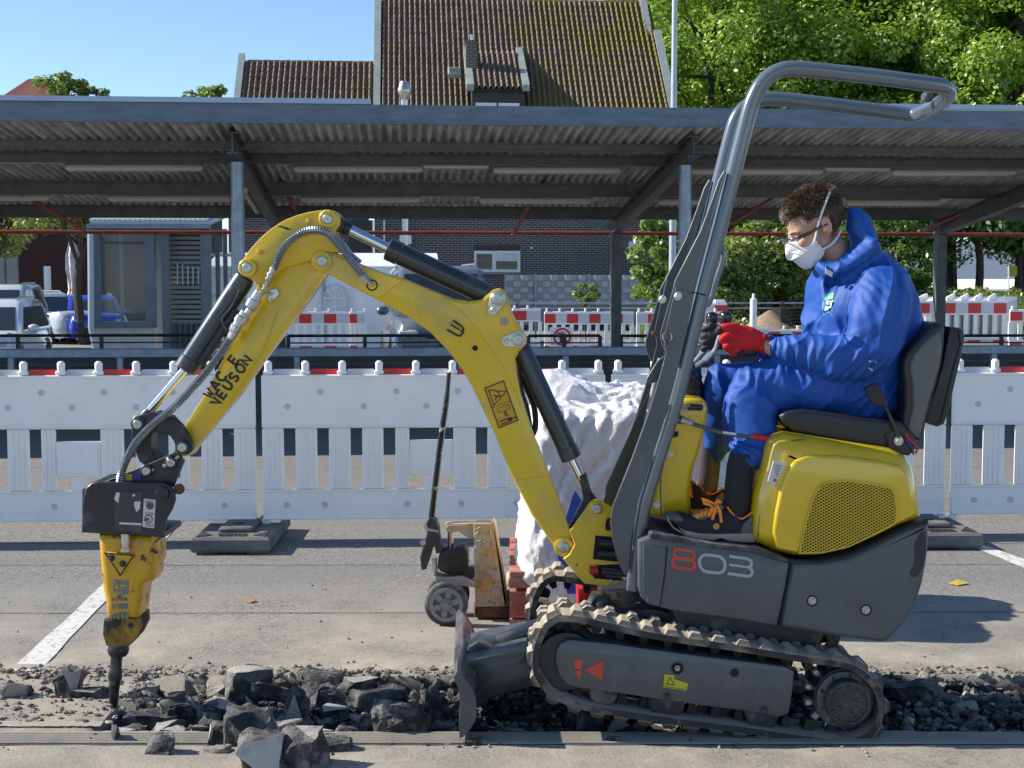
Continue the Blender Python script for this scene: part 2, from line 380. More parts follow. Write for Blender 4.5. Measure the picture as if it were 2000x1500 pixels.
# ---------------------------------------------------------------- near safety barriers
def build_barrier(label):
    t = thing('safety_barrier', label, 'barrier', (0, 0, 0), 0, 'white plastic site barriers standing in a row', True)
    W = 2.096
    g = G(); g.box((W / 2, 0, .845), (W - .006, .032, .325), bev=.008)
    g.box((W / 2, -.022, .998), (W - .02, .012, .018), bev=.003); g.box((W / 2, -.021, .697), (W - .02, .010, .014), bev=.003); obj('upper_board', g, WHITEP, t)
    g = G(); g.box((W / 2, 0, .215), (W - .006, .032, .185), bev=.008); g.box((W / 2, -.021, .3), (W - .02, .010, .013), bev=.003); g.box((W / 2, -.021, .13), (W - .02, .010, .012), bev=.003); obj('lower_board', g, WHITEP, t)
    slots = [.133, .335, .537, .737, .895, 1.30, 1.497, 1.693, 1.89]; ends = [.205, .407, .609, .81, 1.163, 1.372, 1.569, 1.765, 1.962]
    prev = [.004] + ends; nxt = slots + [W - .004]
    for a, b_ in zip(prev, nxt):
        g = G(); g.box(((a + b_) / 2, .001, .495), (b_ - a, .028, .372), bev=.006)
        nf = max(1, int((b_ - a) / .04)); st = (b_ - a) / (nf + 1)
        for k in range(nf): g.box((a + st * (k + 1), -.015, .495), (.012, .008, .35), bev=.003)
        obj('slat', g, WHITEP, t)
    g = G(); g.box((1.029, .001, .5), (.265, .028, .215), bev=.006); g.box((1.029, -.016, .5), (.235, .006, .17), bev=.002)
    g.box((1.029, .001, .35), (.09, .026, .087)); obj('number_plate_panel', g, WHITEP, t)
    for k in range(10):
        g = G(); x = .045 + k * (W - .09) / 9; g.box((x, 0, 1.055), (.044, .04, .075), bev=.012); g.box((x, -.0015, 1.022), (.06, .043, .024), bev=.006); obj('peg', g, WHITEP, t)
        if k < 9:
            g = G(); g.box((x + (W - .09) / 18, .012, 1.024), (.16, .008, .034)); obj('reflective_film', g, REFR if k % 2 else REFW, t)
    rv = G(); rv.lathe((0, -.012, 0), (0, -1, 0), [(0, .019), (.004, .019), (.006, .012), (.003, .010), (.003, 0)], 14); rm = mesh_of('rivet', rv, mat('rivet_plastic', (.6, .6, .6), .5) if 'rivet_plastic' not in MATS else MATS['rivet_plastic'])
    for k, x in enumerate((.16, .36, .62, .82, 1.0, 1.19, 1.38, 1.6, 1.8, 1.98)): inst('rivet', rm, t, (x, -.004, .905 if k % 2 else .815))
    for x in (.15, .38, .88, 1.21, 1.55, 1.9): inst('rivet', rm, t, (x, -.004, .215))
    for x in (.02, W - .02):
        g = G(); g.box((x, 0, .085), (.05, .034, .085), bev=.006); g.lathe((x, 0, .05), (0, 0, -1), [(0, .02), (.06, .02)], 10); obj('foot_post', g, WHITEP, t)
    return t
bar_y = lambda x: 8.42 + .047 * x
b0 = build_barrier('white slatted site barrier behind the hydraulic hammer, left of the first rubber foot')
b0.location = (P(-207, 0, 8.3).x, bar_y(P(-207, 0, 8.3).x), 0); b0.rotation_euler.z = math.atan(.047)
labs = ['white slatted site barrier behind the bent yellow arm and the upright black handle',
        'white slatted site barrier mostly hidden behind the roll bar, driver and yellow engine cover',
        'white slatted site barrier at the right edge, beyond the seat back']
x = b0.location.x
for i in range(3):
    x += 2.125; dup(b0, None, (x, bar_y(x), 0), (0, 0, math.atan(.047)), labs[i])
x = b0.location.x - 2.125; dup(b0, None, (x, bar_y(x), 0), (0, 0, math.atan(.047)), 'white slatted site barrier just beyond the left edge of view')

def build_foot(label, x, y, rz):
    t = thing('rubber_base', label, 'barrier base', (x, y, 0), rz, 'black rubber barrier feet', True)
    g = G(); wv, dp, h = .23, .42, .1
    def ring(z, a): return [Vector((-wv + a, -dp + a, z)), Vector((wv - a, -dp + a, z)), Vector((wv - a, dp - a, z)), Vector((-wv + a, dp - a, z))]
    g.rings([ring(.012, .012), ring(.03, 0), ring(.085, .004), ring(h, .02)])
    for sx_ in (-1, 1):
        for sy in (-1, 1): g.box((sx_ * .15, sy * .34, .007), (.1, .1, .014))
    g.box((0, 0, .115), (.2, .5, .03), bev=.01); obj('body', g, RUBBER, t)
    g = G(); DK = MATS.get('foot_recess') or mat('foot_recess', (.02, .02, .022), .9)
    for s in (-1, 1): g.prism([(s * .12, -.35, h + .001), (s * .2, -.39, h + .001), (s * .2, -.2, h + .001)], (0, 0, 1), .004)
    g.lathe((0, -.12, .128), (0, 0, 1), [(0, .03), (.004, .03), (.004, .02)], 14); obj('recess', g, DK, t)['kind'] = 'stuff'
    g = G(); rr = random.Random(3)
    for row, (y0, s_) in enumerate(((-.3, .013), (-.335, .018), (-.37, .013))):       # moulded maker's marks, too worn to read
        xx = -.085 + row * .01
        while xx < .09:
            w_ = rr.uniform(.005, .012); g.box((xx, y0, h + .003), (w_, s_ * rr.uniform(.4, 1), .004)); xx += w_ + .005
    obj('moulded_mark', g, DK, t)['kind'] = 'stuff'
    return t
fx = P(467, 0, 8.4).x
build_foot('black rubber foot holding the barrier joint left of the bent yellow arm', fx - .0, 8.28, .02)
build_foot('black rubber foot at the right, beside the white line behind the engine cover', P(1886, 0, 8.2).x - .12, 8.42, .02)
build_foot('black rubber foot half hidden behind the white bulk bags', P(1156, 0, 8.4).x, 8.36, .02)
# ---------------------------------------------------------------- steel canopy (street-grid frame)
V0 = 13.62
cz = lambda v: 3.10 - .092 * v                             # underside of the sheeting
cn = thing('steel_canopy', 'long open steel canopy with corrugated metal roof, grey posts and red struts behind the barriers', 'canopy', B(0, V0, 0))
U0, U1 = -15.0, 9.5
SHEET = mat('corrugated_sheet', (.78, .76, .72), .45, .12, .3, 1.6, 0, dust=(.25, .24, .22), ds=2.2, da=.4, sharp=.2, streak=(4, .6, 1))
g = G(); n = int((U1 - U0) / .0105); L = []
for i in range(n + 1):
    u = U0 + (U1 - U0) * i / n; ph = (u / .1) % 1; h = .024 * max(-1, min(1, 1.6 * math.sin(2 * math.pi * ph)))
    L.append((B(u, V0 + .02, cz(0) + .02 + h), B(u, V0 + 5.75, cz(5.75) + .02 + h)))
for k in (0, 1): g.v.extend(tuple(p[k]) for p in L)
g.f = [(i, i + 1, n + 2 + i, n + 1 + i) for i in range(n)]; g.m = [0] * n
obj('corrugated_roof', g, SHEET, cn, 60)
g = G(); g.box(B((U0 + U1) / 2, V0 - .02, 3.187), (U1 - U0, .03, .176), RB); g.box(B((U0 + U1) / 2, V0 + .03, 3.105), (U1 - U0, .1, .01), RB); g.box(B((U0 + U1) / 2, V0 - .028, 3.096), (U1 - U0, .05, .012), RB); obj('fascia', g, mat('fascia_galvanised', (.125, .16, .205), .42, .4, .22, 6, .15, 90, streak=(.6, 1, 3)), cn)
g = G(); g.box(B((U0 + U1) / 2 - 4.9, V0 - .03, 3.302), (U1 - U0 - 9.8, .07, .05), RB); g.box(B(6.85, V0 - .03, 3.306), (5.3, .075, .05), RB); obj('edge_capping', g, mat('capping_zinc', (.34, .41, .52), .4, .4, .1, 4), cn)
for v, h in ((.95, .09), (1.62, .11), (3.5, .16), (5.45, .17)):
    g = G(); zt = cz(v) - .0; z = zt - h / 2 - .002
    g.box(B((U0 + U1) / 2, V0 + v, z), (U1 - U0, .012, h - .02), RB); g.box(B((U0 + U1) / 2, V0 + v, z - h / 2 + .005), (U1 - U0, .09, .01), RB); g.box(B((U0 + U1) / 2, V0 + v, z + h / 2 - .005), (U1 - U0, .09, .01), RB)
    obj('purlin', g, DGALV, cn)
usp = 4.62
U_A = P(461, 0, 14.3).x * cosA + 14.3 * sinA                # first visible front post
for k in range(-2, 3):
    u = U_A + usp * k
    if u > U1: continue
    g = G(); a, b_ = B(u, V0 + .35, cz(.35) - .13), B(u, V0 + 5.7, cz(5.7) - .28)
    nn = (b_ - a).normalized(); upv = Vector((0, 0, 1))
    g.bar(a, b_, .012, .2); g.bar(a + upv * .1, b_ + upv * .1, .12, .014); g.bar(a - upv * .1, b_ - upv * .1, .12, .014)
    obj('rafter', g, DGALV, cn)
    g = G(); g.lathe(B(u, V0 + .75, 0), (0, 0, 1), [(0, .12), (.02, .12), (.021, .068), (cz(.75) - .25, .068)], 24); obj('front_post', g, GALV, cn, 40)
    g = G(); g.box(B(u, V0 + 5.45, (cz(5.45) - .35) / 2), (.14, .14, cz(5.45) - .35), RB); obj('rear_post', g, DGALV, cn)
    g = G(); a = B(u + .0, V0 + 3.3, cz(3.3) - .3); g.prism([B(u - .25, V0 + 5.45, 2.28), B(u - .02, V0 + 5.45, 2.28), B(u - .02, V0 + 5.45, 2.44), B(u - .07, V0 + 5.45, 2.44)], RB @ Vector((0, 1, 0)), .02); obj('gusset', g, GALV, cn)
g = G(); g.tube([B(U0, V0 + 5.75, 2.245), B(U1, V0 + 5.75, 2.245)], .027, 10); obj('red_pipe', g, REDPIPE, cn)
for (x0, y0, x1, y1) in ((-10, 348, 165, 450), (547, 352, 583, 424), (1060, 352, 1002, 458), (1548, 362, 1420, 442), (1992, 372, 1795, 452)):
    g = G(); a, b_ = Q(x0, y0, V0 + 3.55), Q(x1, y1, V0 + 5.70); g.tube([a, b_], .026, 8); g.tube([a + (a - b_).normalized() * .05, a + (b_ - a) * .04], .036, 8); g.tube([b_ + (a - b_) * .1, b_ + (a - b_) * .115], .034, 8); obj('red_strut', g, mat('faded_red_paint', (.33, .085, .065), .6, 0, .3, 12) if 'faded_red_paint' not in MATS else MATS['faded_red_paint'], cn)
for (x, y0, y1, v) in ((38, 310, 365, 3.3), (122, 365, 405, 5.2), (1052, 325, 352, 3.4), (1019, 375, 415, 5.2), (1531, 335, 375, 3.4), (588, 322, 352, 3.4), (1449, 380, 412, 5.2), (1875, 375, 400, 5.2)):
    g = G(); a = Q(x, y0, V0 + v); b_ = Q(x, y1, V0 + v); g.tube([a, b_], .006, 6); obj('hanger_rod', g, DGALV, cn)
DIFF = mat('lamp_diffuser_plastic', (.85, .83, .76), .5, 0, .05, 5); LBODY = mat('lamp_body_plastic', (.2, .2, .2), .5)
def batten(x0, x1, y, v, label, y2=None):
    a, b_ = Q(x0, y, V0 + v), Q(x1, y2 or y, V0 + v); c = (a + b_) / 2
    t = thing('batten_light', label, 'light fitting', c, 0, 'unlit tube lights under the canopy')
    g = G(); g.bar(a, b_, .1, .035); obj('body', g, LBODY, t)
    dv = Vector((0, 0, -.045)); e = (b_ - a).normalized() * .03; g = G(); g.tube([a + dv - e * .2, a + dv + e, b_ + dv - e, b_ + dv + e * .2], [(.025, .04), (.045, .05), (.045, .05), (.025, .04)], 8); obj('diffuser', g, DIFF, t)
    return t
rows = [(2.3, 318, [(130, 395, 'near row above the first grey post'), (575, 825, 'near row above the top of the bent yellow arm'), (965, 1210, 'near row left of the roll bar'), (1350, 1605, 'near row above the head of the driver'), (1742, 1982, 'near row at the right end of the canopy')]),
        (4.2, 378, [(-60, 95, 'far row at the left edge above the glass kiosk side'), (213, 450, 'far row above the grey glass kiosk'), (588, 820, 'far row above the white tent'), (938, 1155, 'far row behind the red strut in the middle'), (1285, 1380, 'far row crossing behind the roll bar'), (1655, 1832, 'far row behind the blue hood of the driver'), (1975, 2080, 'far row cut off by the right edge')])]
for v, y, L in rows:
    for x0, x1, lb in L: batten(x0, x1, y + (x0 / 2000) * 12 + 1, v, 'long unlit tube light ' + lb)
for x0, x1, y, lb in ((-20, 128, 304, 'slim pale tube light on the second purlin at the left edge'), (828, 952, 315, 'slim pale tube light on the second purlin near the middle'), (1612, 1737, 320, 'slim pale tube light on the second purlin right of the driver')):
    batten(x0, x1, y, 1.95, lb)
a, b_ = Q(478, 362, V0 + 3.2), Q(502, 404, V0 + 4.6); t = thing('batten_light', 'short tube light fixed along the sloping rafter beside the first grey post', 'light fitting', a)
g = G(); g.bar(a, b_, .08, .05); obj('body', g, LBODY, t); g = G(); g.tube([a - Vector((0, 0, .05)), b_ - Vector((0, 0, .05))], .04, 8); obj('diffuser', g, DIFF, t)

# low dark wall, galvanised top rail and thin black railings under the canopy
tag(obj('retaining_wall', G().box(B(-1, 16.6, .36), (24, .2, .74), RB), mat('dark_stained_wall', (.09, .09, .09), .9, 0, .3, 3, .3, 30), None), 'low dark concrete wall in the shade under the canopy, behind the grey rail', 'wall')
t = thing('guard_rail', 'long grey galvanised rail on short posts in front of the low dark wall', 'railing', B(0, 15.4, 0))
g = G(); g.box(B(-1, 15.4, .79), (24, .08, .1), RB, .01); obj('rail', g, GALV, t)
for z in (.66, .6): obj('wire', G().tube([B(-13, 15.42, z), B(11, 15.42, z)], .006, 6), DGALV, t)
for x in (-450, 22, 235, 712 - 350 + 0, 580, 900, 1105, 1400, 1600, 1940, 2300):
    p = Q(x, 700, 15.4); g = G(); g.box((p.x, p.y, .37), (.06, .06, .74), RB); obj('post', g, GALV, t)
def railing(x0, x1, label, nposts, v=16.6):
    a, b_ = Q(x0, 656, v), Q(x1, 656, v); t = thing('black_railing', label, 'railing', (a.x, a.y, .73), 0, 'low black railings on the wall under the canopy')
    zb = .73; zt = a.z
    obj('rail', G().tube([a, Vector((b_.x, b_.y, zt))], .018, 8), BLKM, t); obj('rail', G().tube([Vector((a.x, a.y, zt - .085)), Vector((b_.x, b_.y, zt - .085))], .009, 6), BLKM, t)
    for k in range(nposts): q = a.lerp(b_, k / (nposts - 1)); obj('post', G().box((q.x, q.y, (zb + zt) / 2), (.045, .03, zt - zb), RB), BLKM, t)
railing(-130, 520, 'low black railing in front of the parked white cars and the kiosk', 5); railing(563, 1008, 'low black railing in front of the parked dark van', 4)
railing(1032, 1172, 'short low black railing below the no-entry sign', 3); railing(1213, 1700, 'low black railing crossing behind the roll bar and control levers', 4); railing(1770, 2140, 'low black railing at the right, behind the seat back', 3)

# ---------------------------------------------------------------- brick house with mossy tiled roof
BV = 50.0
def brick_mat(name, c1, c2, mort, sc):
    m = bpy.data.materials.new(name); m.use_nodes = True; n, l = m.node_tree.nodes, m.node_tree.links; b = n['Principled BSDF']
    tc = n.new('ShaderNodeTexCoord'); mp = n.new('ShaderNodeMapping'); mp.vector_type = 'POINT'; mp.inputs['Rotation'].default_value = (math.pi / 2, 0, 0); l.new(tc.outputs['Object'], mp.inputs[0])
    t = n.new('ShaderNodeTexBrick'); t.inputs['Color1'].default_value = (*c1, 1); t.inputs['Color2'].default_value = (*c2, 1); t.inputs['Mortar'].default_value = (*mort, 1)
    t.inputs['Scale'].default_value = sc; t.inputs['Mortar Size'].default_value = .012; t.inputs['Brick Width'].default_value = .25; t.inputs['Row Height'].default_value = .083; l.new(mp.outputs[0], t.inputs['Vector'])
    l.new(t.outputs['Color'], b.inputs['Base Color']); b.inputs['Roughness'].default_value = .8
    bp = n.new('ShaderNodeBump'); bp.inputs['Strength'].default_value = .6; bp.inputs['Distance'].default_value = .01; bp.invert = True; l.new(t.outputs['Fac'], bp.inputs['Height']); l.new(bp.outputs[0], b.inputs['Normal']); return m
BRICK = brick_mat('dark_brick', (.055, .045, .043), (.085, .066, .06), (.26, .25, .24), 1)
h = thing('brick_house', 'dark brick house with a steep mossy tiled roof rising behind the canopy', 'house', B(0, BV, 0))
uL = (lambda p: p.x * cosA + p.y * sinA)(Q(730, 300, BV)); uR = (lambda p: p.x * cosA + p.y * sinA)(Q(1322, 300, BV)); uW = (lambda p: p.x * cosA + p.y * sinA)(Q(443, 300, BV))
EZ, RZ, RV = 5.5, 13.0, 7.5
g = G(); g.box(B((uL + uR) / 2, BV + .15, EZ / 2 - .3), (uR - uL, .3, EZ + .6), RB); obj('wall', g, BRICK, h)
g = G(); g.box(B((uW + uL) / 2 - .1, BV + .3, EZ / 2 - .3), (uL - uW - .2, .3, EZ + .6), RB); obj('wall', g, BRICK, h)
for u in (uL + .15, uR - .15): obj('gable_wall', G().prism([B(u, BV + .3, -.3), B(u, BV + .3, EZ), B(u, BV + RV, RZ - .1), B(u, BV + 2 * RV - .3, EZ), B(u, BV + 2 * RV, -.3)], RB @ Vector((1, 0, 0)), .15), BRICK, h)
def roofmat(name, moss):
    m = mat(name, (.17, .122, .092), .85, 0, .45, 3, .2, 40); n, l = m.node_tree.nodes, m.node_tree.links; b = n['Principled BSDF']
    src = b.inputs['Base Color'].links[0].from_socket; gg = n.new('ShaderNodeNewGeometry')
    t = n.new('ShaderNodeTexNoise'); t.inputs['Scale'].default_value = .45; t.inputs['Detail'].default_value = 3; l.new(gg.outputs['Position'], t.inputs['Vector'])
    t2 = n.new('ShaderNodeTexNoise'); t2.inputs['Scale'].default_value = 5; t2.inputs['Detail'].default_value = 5; l.new(gg.outputs['Position'], t2.inputs['Vector'])
    sx = n.new('ShaderNodeSeparateXYZ'); l.new(gg.outputs['Position'], sx.inputs[0])
    m0 = n.new('ShaderNodeMapRange'); m0.inputs[1].default_value = -6; m0.inputs[2].default_value = 6; m0.inputs[3].default_value = -.1; m0.inputs[4].default_value = .14; l.new(sx.outputs[0], m0.inputs[0])
    a1 = n.new('ShaderNodeMath'); a1.operation = 'MULTIPLY_ADD'; a1.inputs[1].default_value = .8; l.new(t.outputs['Fac'], a1.inputs[0]); l.new(m0.outputs[0], a1.inputs[2])
    a2 = n.new('ShaderNodeMath'); a2.operation = 'MULTIPLY_ADD'; a2.inputs[1].default_value = 1.1; l.new(t2.outputs['Fac'], a2.inputs[0]); l.new(a1.outputs[0], a2.inputs[2])
    mr = n.new('ShaderNodeMapRange'); mr.inputs[1].default_value = moss - .04; mr.inputs[2].default_value = moss + .12; l.new(a2.outputs[0], mr.inputs[0])
    x = n.new('ShaderNodeMix'); x.data_type = 'RGBA'; l.new(mr.outputs[0], x.inputs[0]); l.new(src, x.inputs[6]); x.inputs[7].default_value = (.17, .14, .02, 1); l.new(x.outputs[2], b.inputs['Base Color']); return m
TILE = roofmat('mossy_clay_tile', 1.0)
def tile_geo(tw=.21, tl=.37):
    g = G(); a = []; 
    for k, (yy, zz) in enumerate(((0, .035), (tl, .0))):
        r = []
        for i in range(8):
            t = i / 7; x = t * tw
            z = .10 * math.sin(math.pi * min(1, t / .58)) ** .7 if t < .58 else -.022 * math.sin(math.pi * (t - .58) / .42)
            r.append(Vector((x, yy, z + zz)))
        a.append(r)
    b = [p + Vector((0, 0, -.03)) for p in a[0]]
    g.rings([b, a[0], a[1]], False, False); return g
slope = math.atan2(RZ - EZ, RV); sc_, ss = math.cos(slope), math.sin(slope)
TM = Matrix((RB @ Vector((1, 0, 0)), RB @ Vector((0, sc_, ss)), RB @ Vector((0, -ss, sc_)))).transposed()
tile_me = mesh_of('roof_tile', tile_geo(), TILE, 60)
def tiled(parent, u0, u1, ridge_s, s_first=0, keep=None, nparts=300, base=None, pv=BV, pz=EZ, tw=.21, tl=.33):
    o0 = base if base is not None else B(u0, pv - .25, pz - .25 * math.tan(slope)); ncol = int((u1 - u0) / tw); st = (u1 - u0) / ncol
    pos = []
    for j in range(int(ridge_s / tl)):
        for i in range(ncol):
            p = o0 + TM @ Vector((i * st, j * tl + s_first, .02))
            if keep and not keep(p, i, j): continue
            pos.append((p + TM @ Vector((0, R_(-.012, .012), R_(-.006, .01))), R_(-.02, .02)))
    vis = [q for q in pos if q[0].z > 8.0]; vis.sort(key=lambda q: q[0].z); rest = [q for q in pos if q[0].z <= 8.0]
    for p, rz in vis[:nparts]:
        off = ORG[parent.name]; o = inst('roof_tile', tile_me, parent, p - off); o.rotation_euler = (TM @ Matrix.Rotation(rz, 3, 'Z')).to_euler()
    tg = tile_geo(); g = G()
    for p, rz in vis[nparts:] + rest:
        Rm = TM @ Matrix.Rotation(rz, 3, 'Z'); g.add([Rm @ Vector(v) + p for v in tg.v], tg.f)
    if g.v: o = obj('roof_tiles', g, TILE, parent, 60, fix=False); o['kind'] = 'stuff'
SL = (RZ - EZ) / ss + .35
dL, dR = Q(915, 205, BV + .9), Q(1022, 205, BV + .9)
DV = BV + 2.0                                              # dormer front plane
duL, duR = [p.x * cosA + p.y * sinA for p in (Q(922, 190, DV), Q(1021, 190, DV))]
g = G(); bs = [B(uL, BV - .25, EZ - .26), B(uR + .3, BV - .25, EZ - .26), B(uR + .3, BV + RV, RZ - .02), B(uL, BV + RV, RZ - .02)]; g.prism(bs, TM @ Vector((0, 0, -1)), .1); obj('roof_deck', g, mat('dark_roofing_felt', (.03, .028, .026), .9), h)
g = G(); bs = [B(uL, BV + 2 * RV + .25, EZ - .26), B(uR, BV + 2 * RV + .25, EZ - .26), B(uR, BV + RV, RZ - .02), B(uL, BV + RV, RZ - .02)]; g.prism(bs, TM @ Vector((0, 0, -1)), .1); obj('rear_roof', g, MATS['dark_roofing_felt'], h)
tiled(h, uL + .25, uR + .25, SL)
WRv = 4.45; SLw = (WRv + .35) / sc_
g = G(); bs = [B(uW, BV + .05, EZ - .06), B(uL, BV + .05, EZ - .06), B(uL, BV + WRv, EZ + WRv - .06), B(uW, BV + WRv, EZ + WRv - .06)]; g.prism(bs, TM @ Vector((0, 0, -1)), .1); obj('wing_roof_deck', g, MATS['dark_roofing_felt'], h)
tiled(h, uW + .2, uL - .05, SLw, nparts=0)
VG = mat('green_grey_verge_zinc', (.3, .34, .31), .6, .1, .15, 2)
def verge(u, v0, v1, wd=.24, dz=.16, ez=EZ): return G().prism([B(u, v0, ez + (v0 - BV)), B(u, v1, ez + (v1 - BV)), B(u, v1, ez + (v1 - BV) + dz + .12), B(u, v0, ez + (v0 - BV) + dz)], RB @ Vector((1, 0, 0)), wd)
obj('verge_board', verge(uL - .06, BV - .3, BV + RV + .1, .26), VG, h); obj('verge_board', verge(uW - .05, BV, BV + WRv + .1), VG, h)
obj('verge_board', verge(uR + .18, BV - .3, BV + 5.9, .3), VG, h); obj('verge_board', verge(uR - .12, BV + 5.95, BV + RV + .1, .26), VG, h)
for k in range(28):
    u = uL + .3 + k * (uR - uL - .4) / 28
    if k < 28: obj('ridge_tile', G().tube([B(u, BV + RV, RZ + .02), B(u + .42, BV + RV, RZ + .05)], .085, 8), TILE, h)
for k in range(12):
    u = uW + .3 + k * (uL - uW - .4) / 12; obj('ridge_tile', G().tube([B(u, BV + WRv, EZ + WRv + .03), B(u + .42, BV + WRv, EZ + WRv + .05)], .08, 8), TILE, h)
# dormer, chimney, roof vent
DZ = lambda py, v: Q(960, py, v).z
zf = DZ(178, DV); zt = DZ(100, DV + 3.0)
dm = G(); dm.box(B((duL + duR) / 2, DV + 1.2, (zf + 7.2) / 2), (duR - duL, 2.4, zf - 7.2), RB); dmo = obj('dormer', dm, mat('dark_cladding', (.05, .04, .038), .7, 0, .2, 6), h)
g = G(); v1 = DV + 2.9; z1 = zf + .62 * (v1 - DV) + .05
g.prism([B(duL - .1, DV - .15, zf - .02), B(duR + .1, DV - .15, zf - .02), B(duR + .1, v1, z1), B(duL - .1, v1, z1)], (0, 0, 1), .07); obj('dormer_roof', g, MATS['dark_roofing_felt'], dmo)
dsl = math.atan2(z1 - zf, v1 - DV); TMd = Matrix((RB @ Vector((1, 0, 0)), RB @ Vector((0, math.cos(dsl), math.sin(dsl))), RB @ Vector((0, -math.sin(dsl), math.cos(dsl))))).transposed()
g = G(); tg = tile_geo()
for j in range(10):
    for i in range(int((duR - duL) / .21)): p = B(duL + i * .21, DV - .15, zf + .06) + TMd @ Vector((0, j * .33, .02)); g.add([TMd @ Vector(v) + p for v in tg.v], tg.f)
o = obj('dormer_tiles', g, TILE, dmo, 60, fix=False); o['kind'] = 'stuff'
for u, ww in ((duL - .2, .26), (duR - .02, .26)):
    g = G(); g.prism([B(u, DV - .25, zf - .02), B(u, v1 + .2, z1 + .1), B(u, v1 + .2, z1 + .3), B(u, DV - .25, zf + .22)], RB @ Vector((1, 0, 0)), ww); obj('dormer_verge', g, VG, dmo)
for k in (0, 1):
    u = duL + .42 + k * .85; g = G(); g.box(B(u + .1, DV - .03, 7.7), (.78, .06, 1.0), RB); obj('dormer_window', g, WHITEM, dmo)
p = Q(921, 140, BV + 3.2); g = G(); wq = .42; cu_ = p.x * cosA + p.y * sinA; zt = Q(921, 82, BV + 3.2).z
g.box(B(cu_, BV + 3.4, zt - 1.3), (wq, .5, 2.6), RB); g.box(B(cu_, BV + 3.4, zt + .03), (wq + .06, .56, .06), RB); ch = obj('chimney', g, BRICK, h)
obj('chimney_pot', G().lathe(B(cu_ + .03, BV + 3.4, zt + .05), (0, 0, 1), [(0, .07), (.2, .07), (.2, .1), (.25, .1)], 12), ZINC, ch)
p = Q(887, 148, BV + 3.0); g = G(); rm = TM; g.box(p + TM @ Vector((0, 0, .15)), (.48, .42, .22), TM, .02); rv_ = obj('roof_vent', g, VG, h); g = G()
for k in range(5): g.box(p + TM @ Vector((-.16 + k * .08, 0, .27)), (.03, .3, .02), TM)
obj('grille', g, DGALV, rv_)
# flue
t = thing('metal_flue', 'shiny steel flue pipe with conical cowl in front of the mossy roof', 'flue', Q(790, 690, BV - .6))
a = Q(790, 195, BV - .6); xb, yb = a.x, a.y
obj('pipe', G().lathe((xb, yb, -.2), (0, 0, 1), [(0, .14), (a.z + .2, .14)], 16), ZINC, t)
obj('cowl', G().lathe((xb, yb, a.z), (0, 0, 1), [(0, .15), (.28, .25), (.34, .25), (.62, .15), (.66, .05)], 18), ZINC, t)
obj('wall_bracket', G().box((xb, yb + .1, Q(790, 468, BV - .6).z), (.42, .4, .3), RB), WHITEM, t)
# windows, soldier course, dark door bays on the wall
pl = BV - .02
def wallbox(x0, y0, x1, y1, th, m, name, parent, v=None, bev=0):
    v = pl if v is None else v; a, b_ = Q(x0, y1, v), Q(x1, y0, v); c = (a + b_) / 2
    return obj(name, G().box(c, ((a - b_).xy.length, th, b_.z - a.z), RB, bev), m, parent)
wf = wallbox(926, 490, 1016, 532, .08, WHITEM, 'window', h)
wallbox(931, 496, 961, 526, .02, GLASSD, 'pane', wf, pl - .05); wallbox(969, 510, 1010, 526, .02, GLASSD, 'pane', wf, pl - .05); wallbox(968, 494, 1012, 508, .05, mat('roller_shutter', (.6, .62, .64), .5), 'roller_shutter', wf, pl - .04)
wallbox(921, 533, 1018, 536, .16, mat('window_ledge', (.2, .2, .2), .6), 'ledge', wf, pl - .06)
for k in range(22): x0 = 928 + k * 4.0; wallbox(x0, 478, x0 + 3.1, 488, .05, mat('soldier_brick', (.09, .055, .048), .8) if 'soldier_brick' not in MATS else MATS['soldier_brick'], 'soldier_brick', h, pl)
wallbox(684, 430, 727, 500, .06, mat('dark_door', (.03, .03, .035), .6), 'door', h); wallbox(727, 430, 730, 510, .06, WHITEM, 'door_frame', h); wallbox(749, 430, 752, 500, .08, WHITEM, 'downpipe', h)
wallbox(770, 474, 800, 486, .1, WHITEM, 'meter_box', h); wallbox(1228, 472, 1246, 488, .05, WHITEM, 'air_vent', h); wallbox(1036, 482, 1040, 486, .05, WHITEM, 'wall_lamp', h)

# ---------------------------------------------------------------- woven grey privacy fence
fv = 42.0
fn = thing('woven_fence', 'grey woven privacy fence in front of the dark brick wall, right of the small window', 'fence', Q(1125, 690, fv))
FW = [mat('grey_strip_%s' % n_, c, .6, 0, .1, 9) for n_, c in (('pale', (.42, .44, .45)), ('mid', (.34, .36, .37)))]
a, b_ = Q(988, 596, fv), Q(1300, 537, fv); zb, zt = a.z, b_.z; ua = a.x * cosA + a.y * sinA; ub = b_.x * cosA + b_.y * sinA
nc, nr = 22, 5; cw, rh = (ub - ua) / nc, (zt - zb) / nr; sm = []
for k in range(2):
    g = G(); g.rings([[Vector((-cw / 2 + cw * i / 4, -.035 * math.sin(math.pi * i / 4) if k == 0 else .02, s * rh * .47)) for i in range(5)] for s in (-1, 1)], False, False); sm.append(mesh_of('fence_strip', g, FW[k], 60))
for i in range(nc):
    for j in range(nr):
        p = B(ua + (i + .5) * cw, fv, zb + (j + .5) * rh); o = inst('fence_strip', sm[(i + j) % 2], fn, p - ORG[fn.name], (0, 0, math.radians(4.5)))
obj('backing_mesh', G().box(B((ua + ub) / 2, fv + .05, (zb + zt) / 2 - .3), (ub - ua, .02, zt - zb + .6), RB), mat('fence_backing', (.22, .23, .24), .8), fn)
for x in (988, 1046, 1150, 1300): p = Q(x, 537, fv); obj('fence_post', G().box((p.x, p.y - .05, (p.z - .3) / 2), (.06, .05, p.z + .35), RB), GALV, fn)
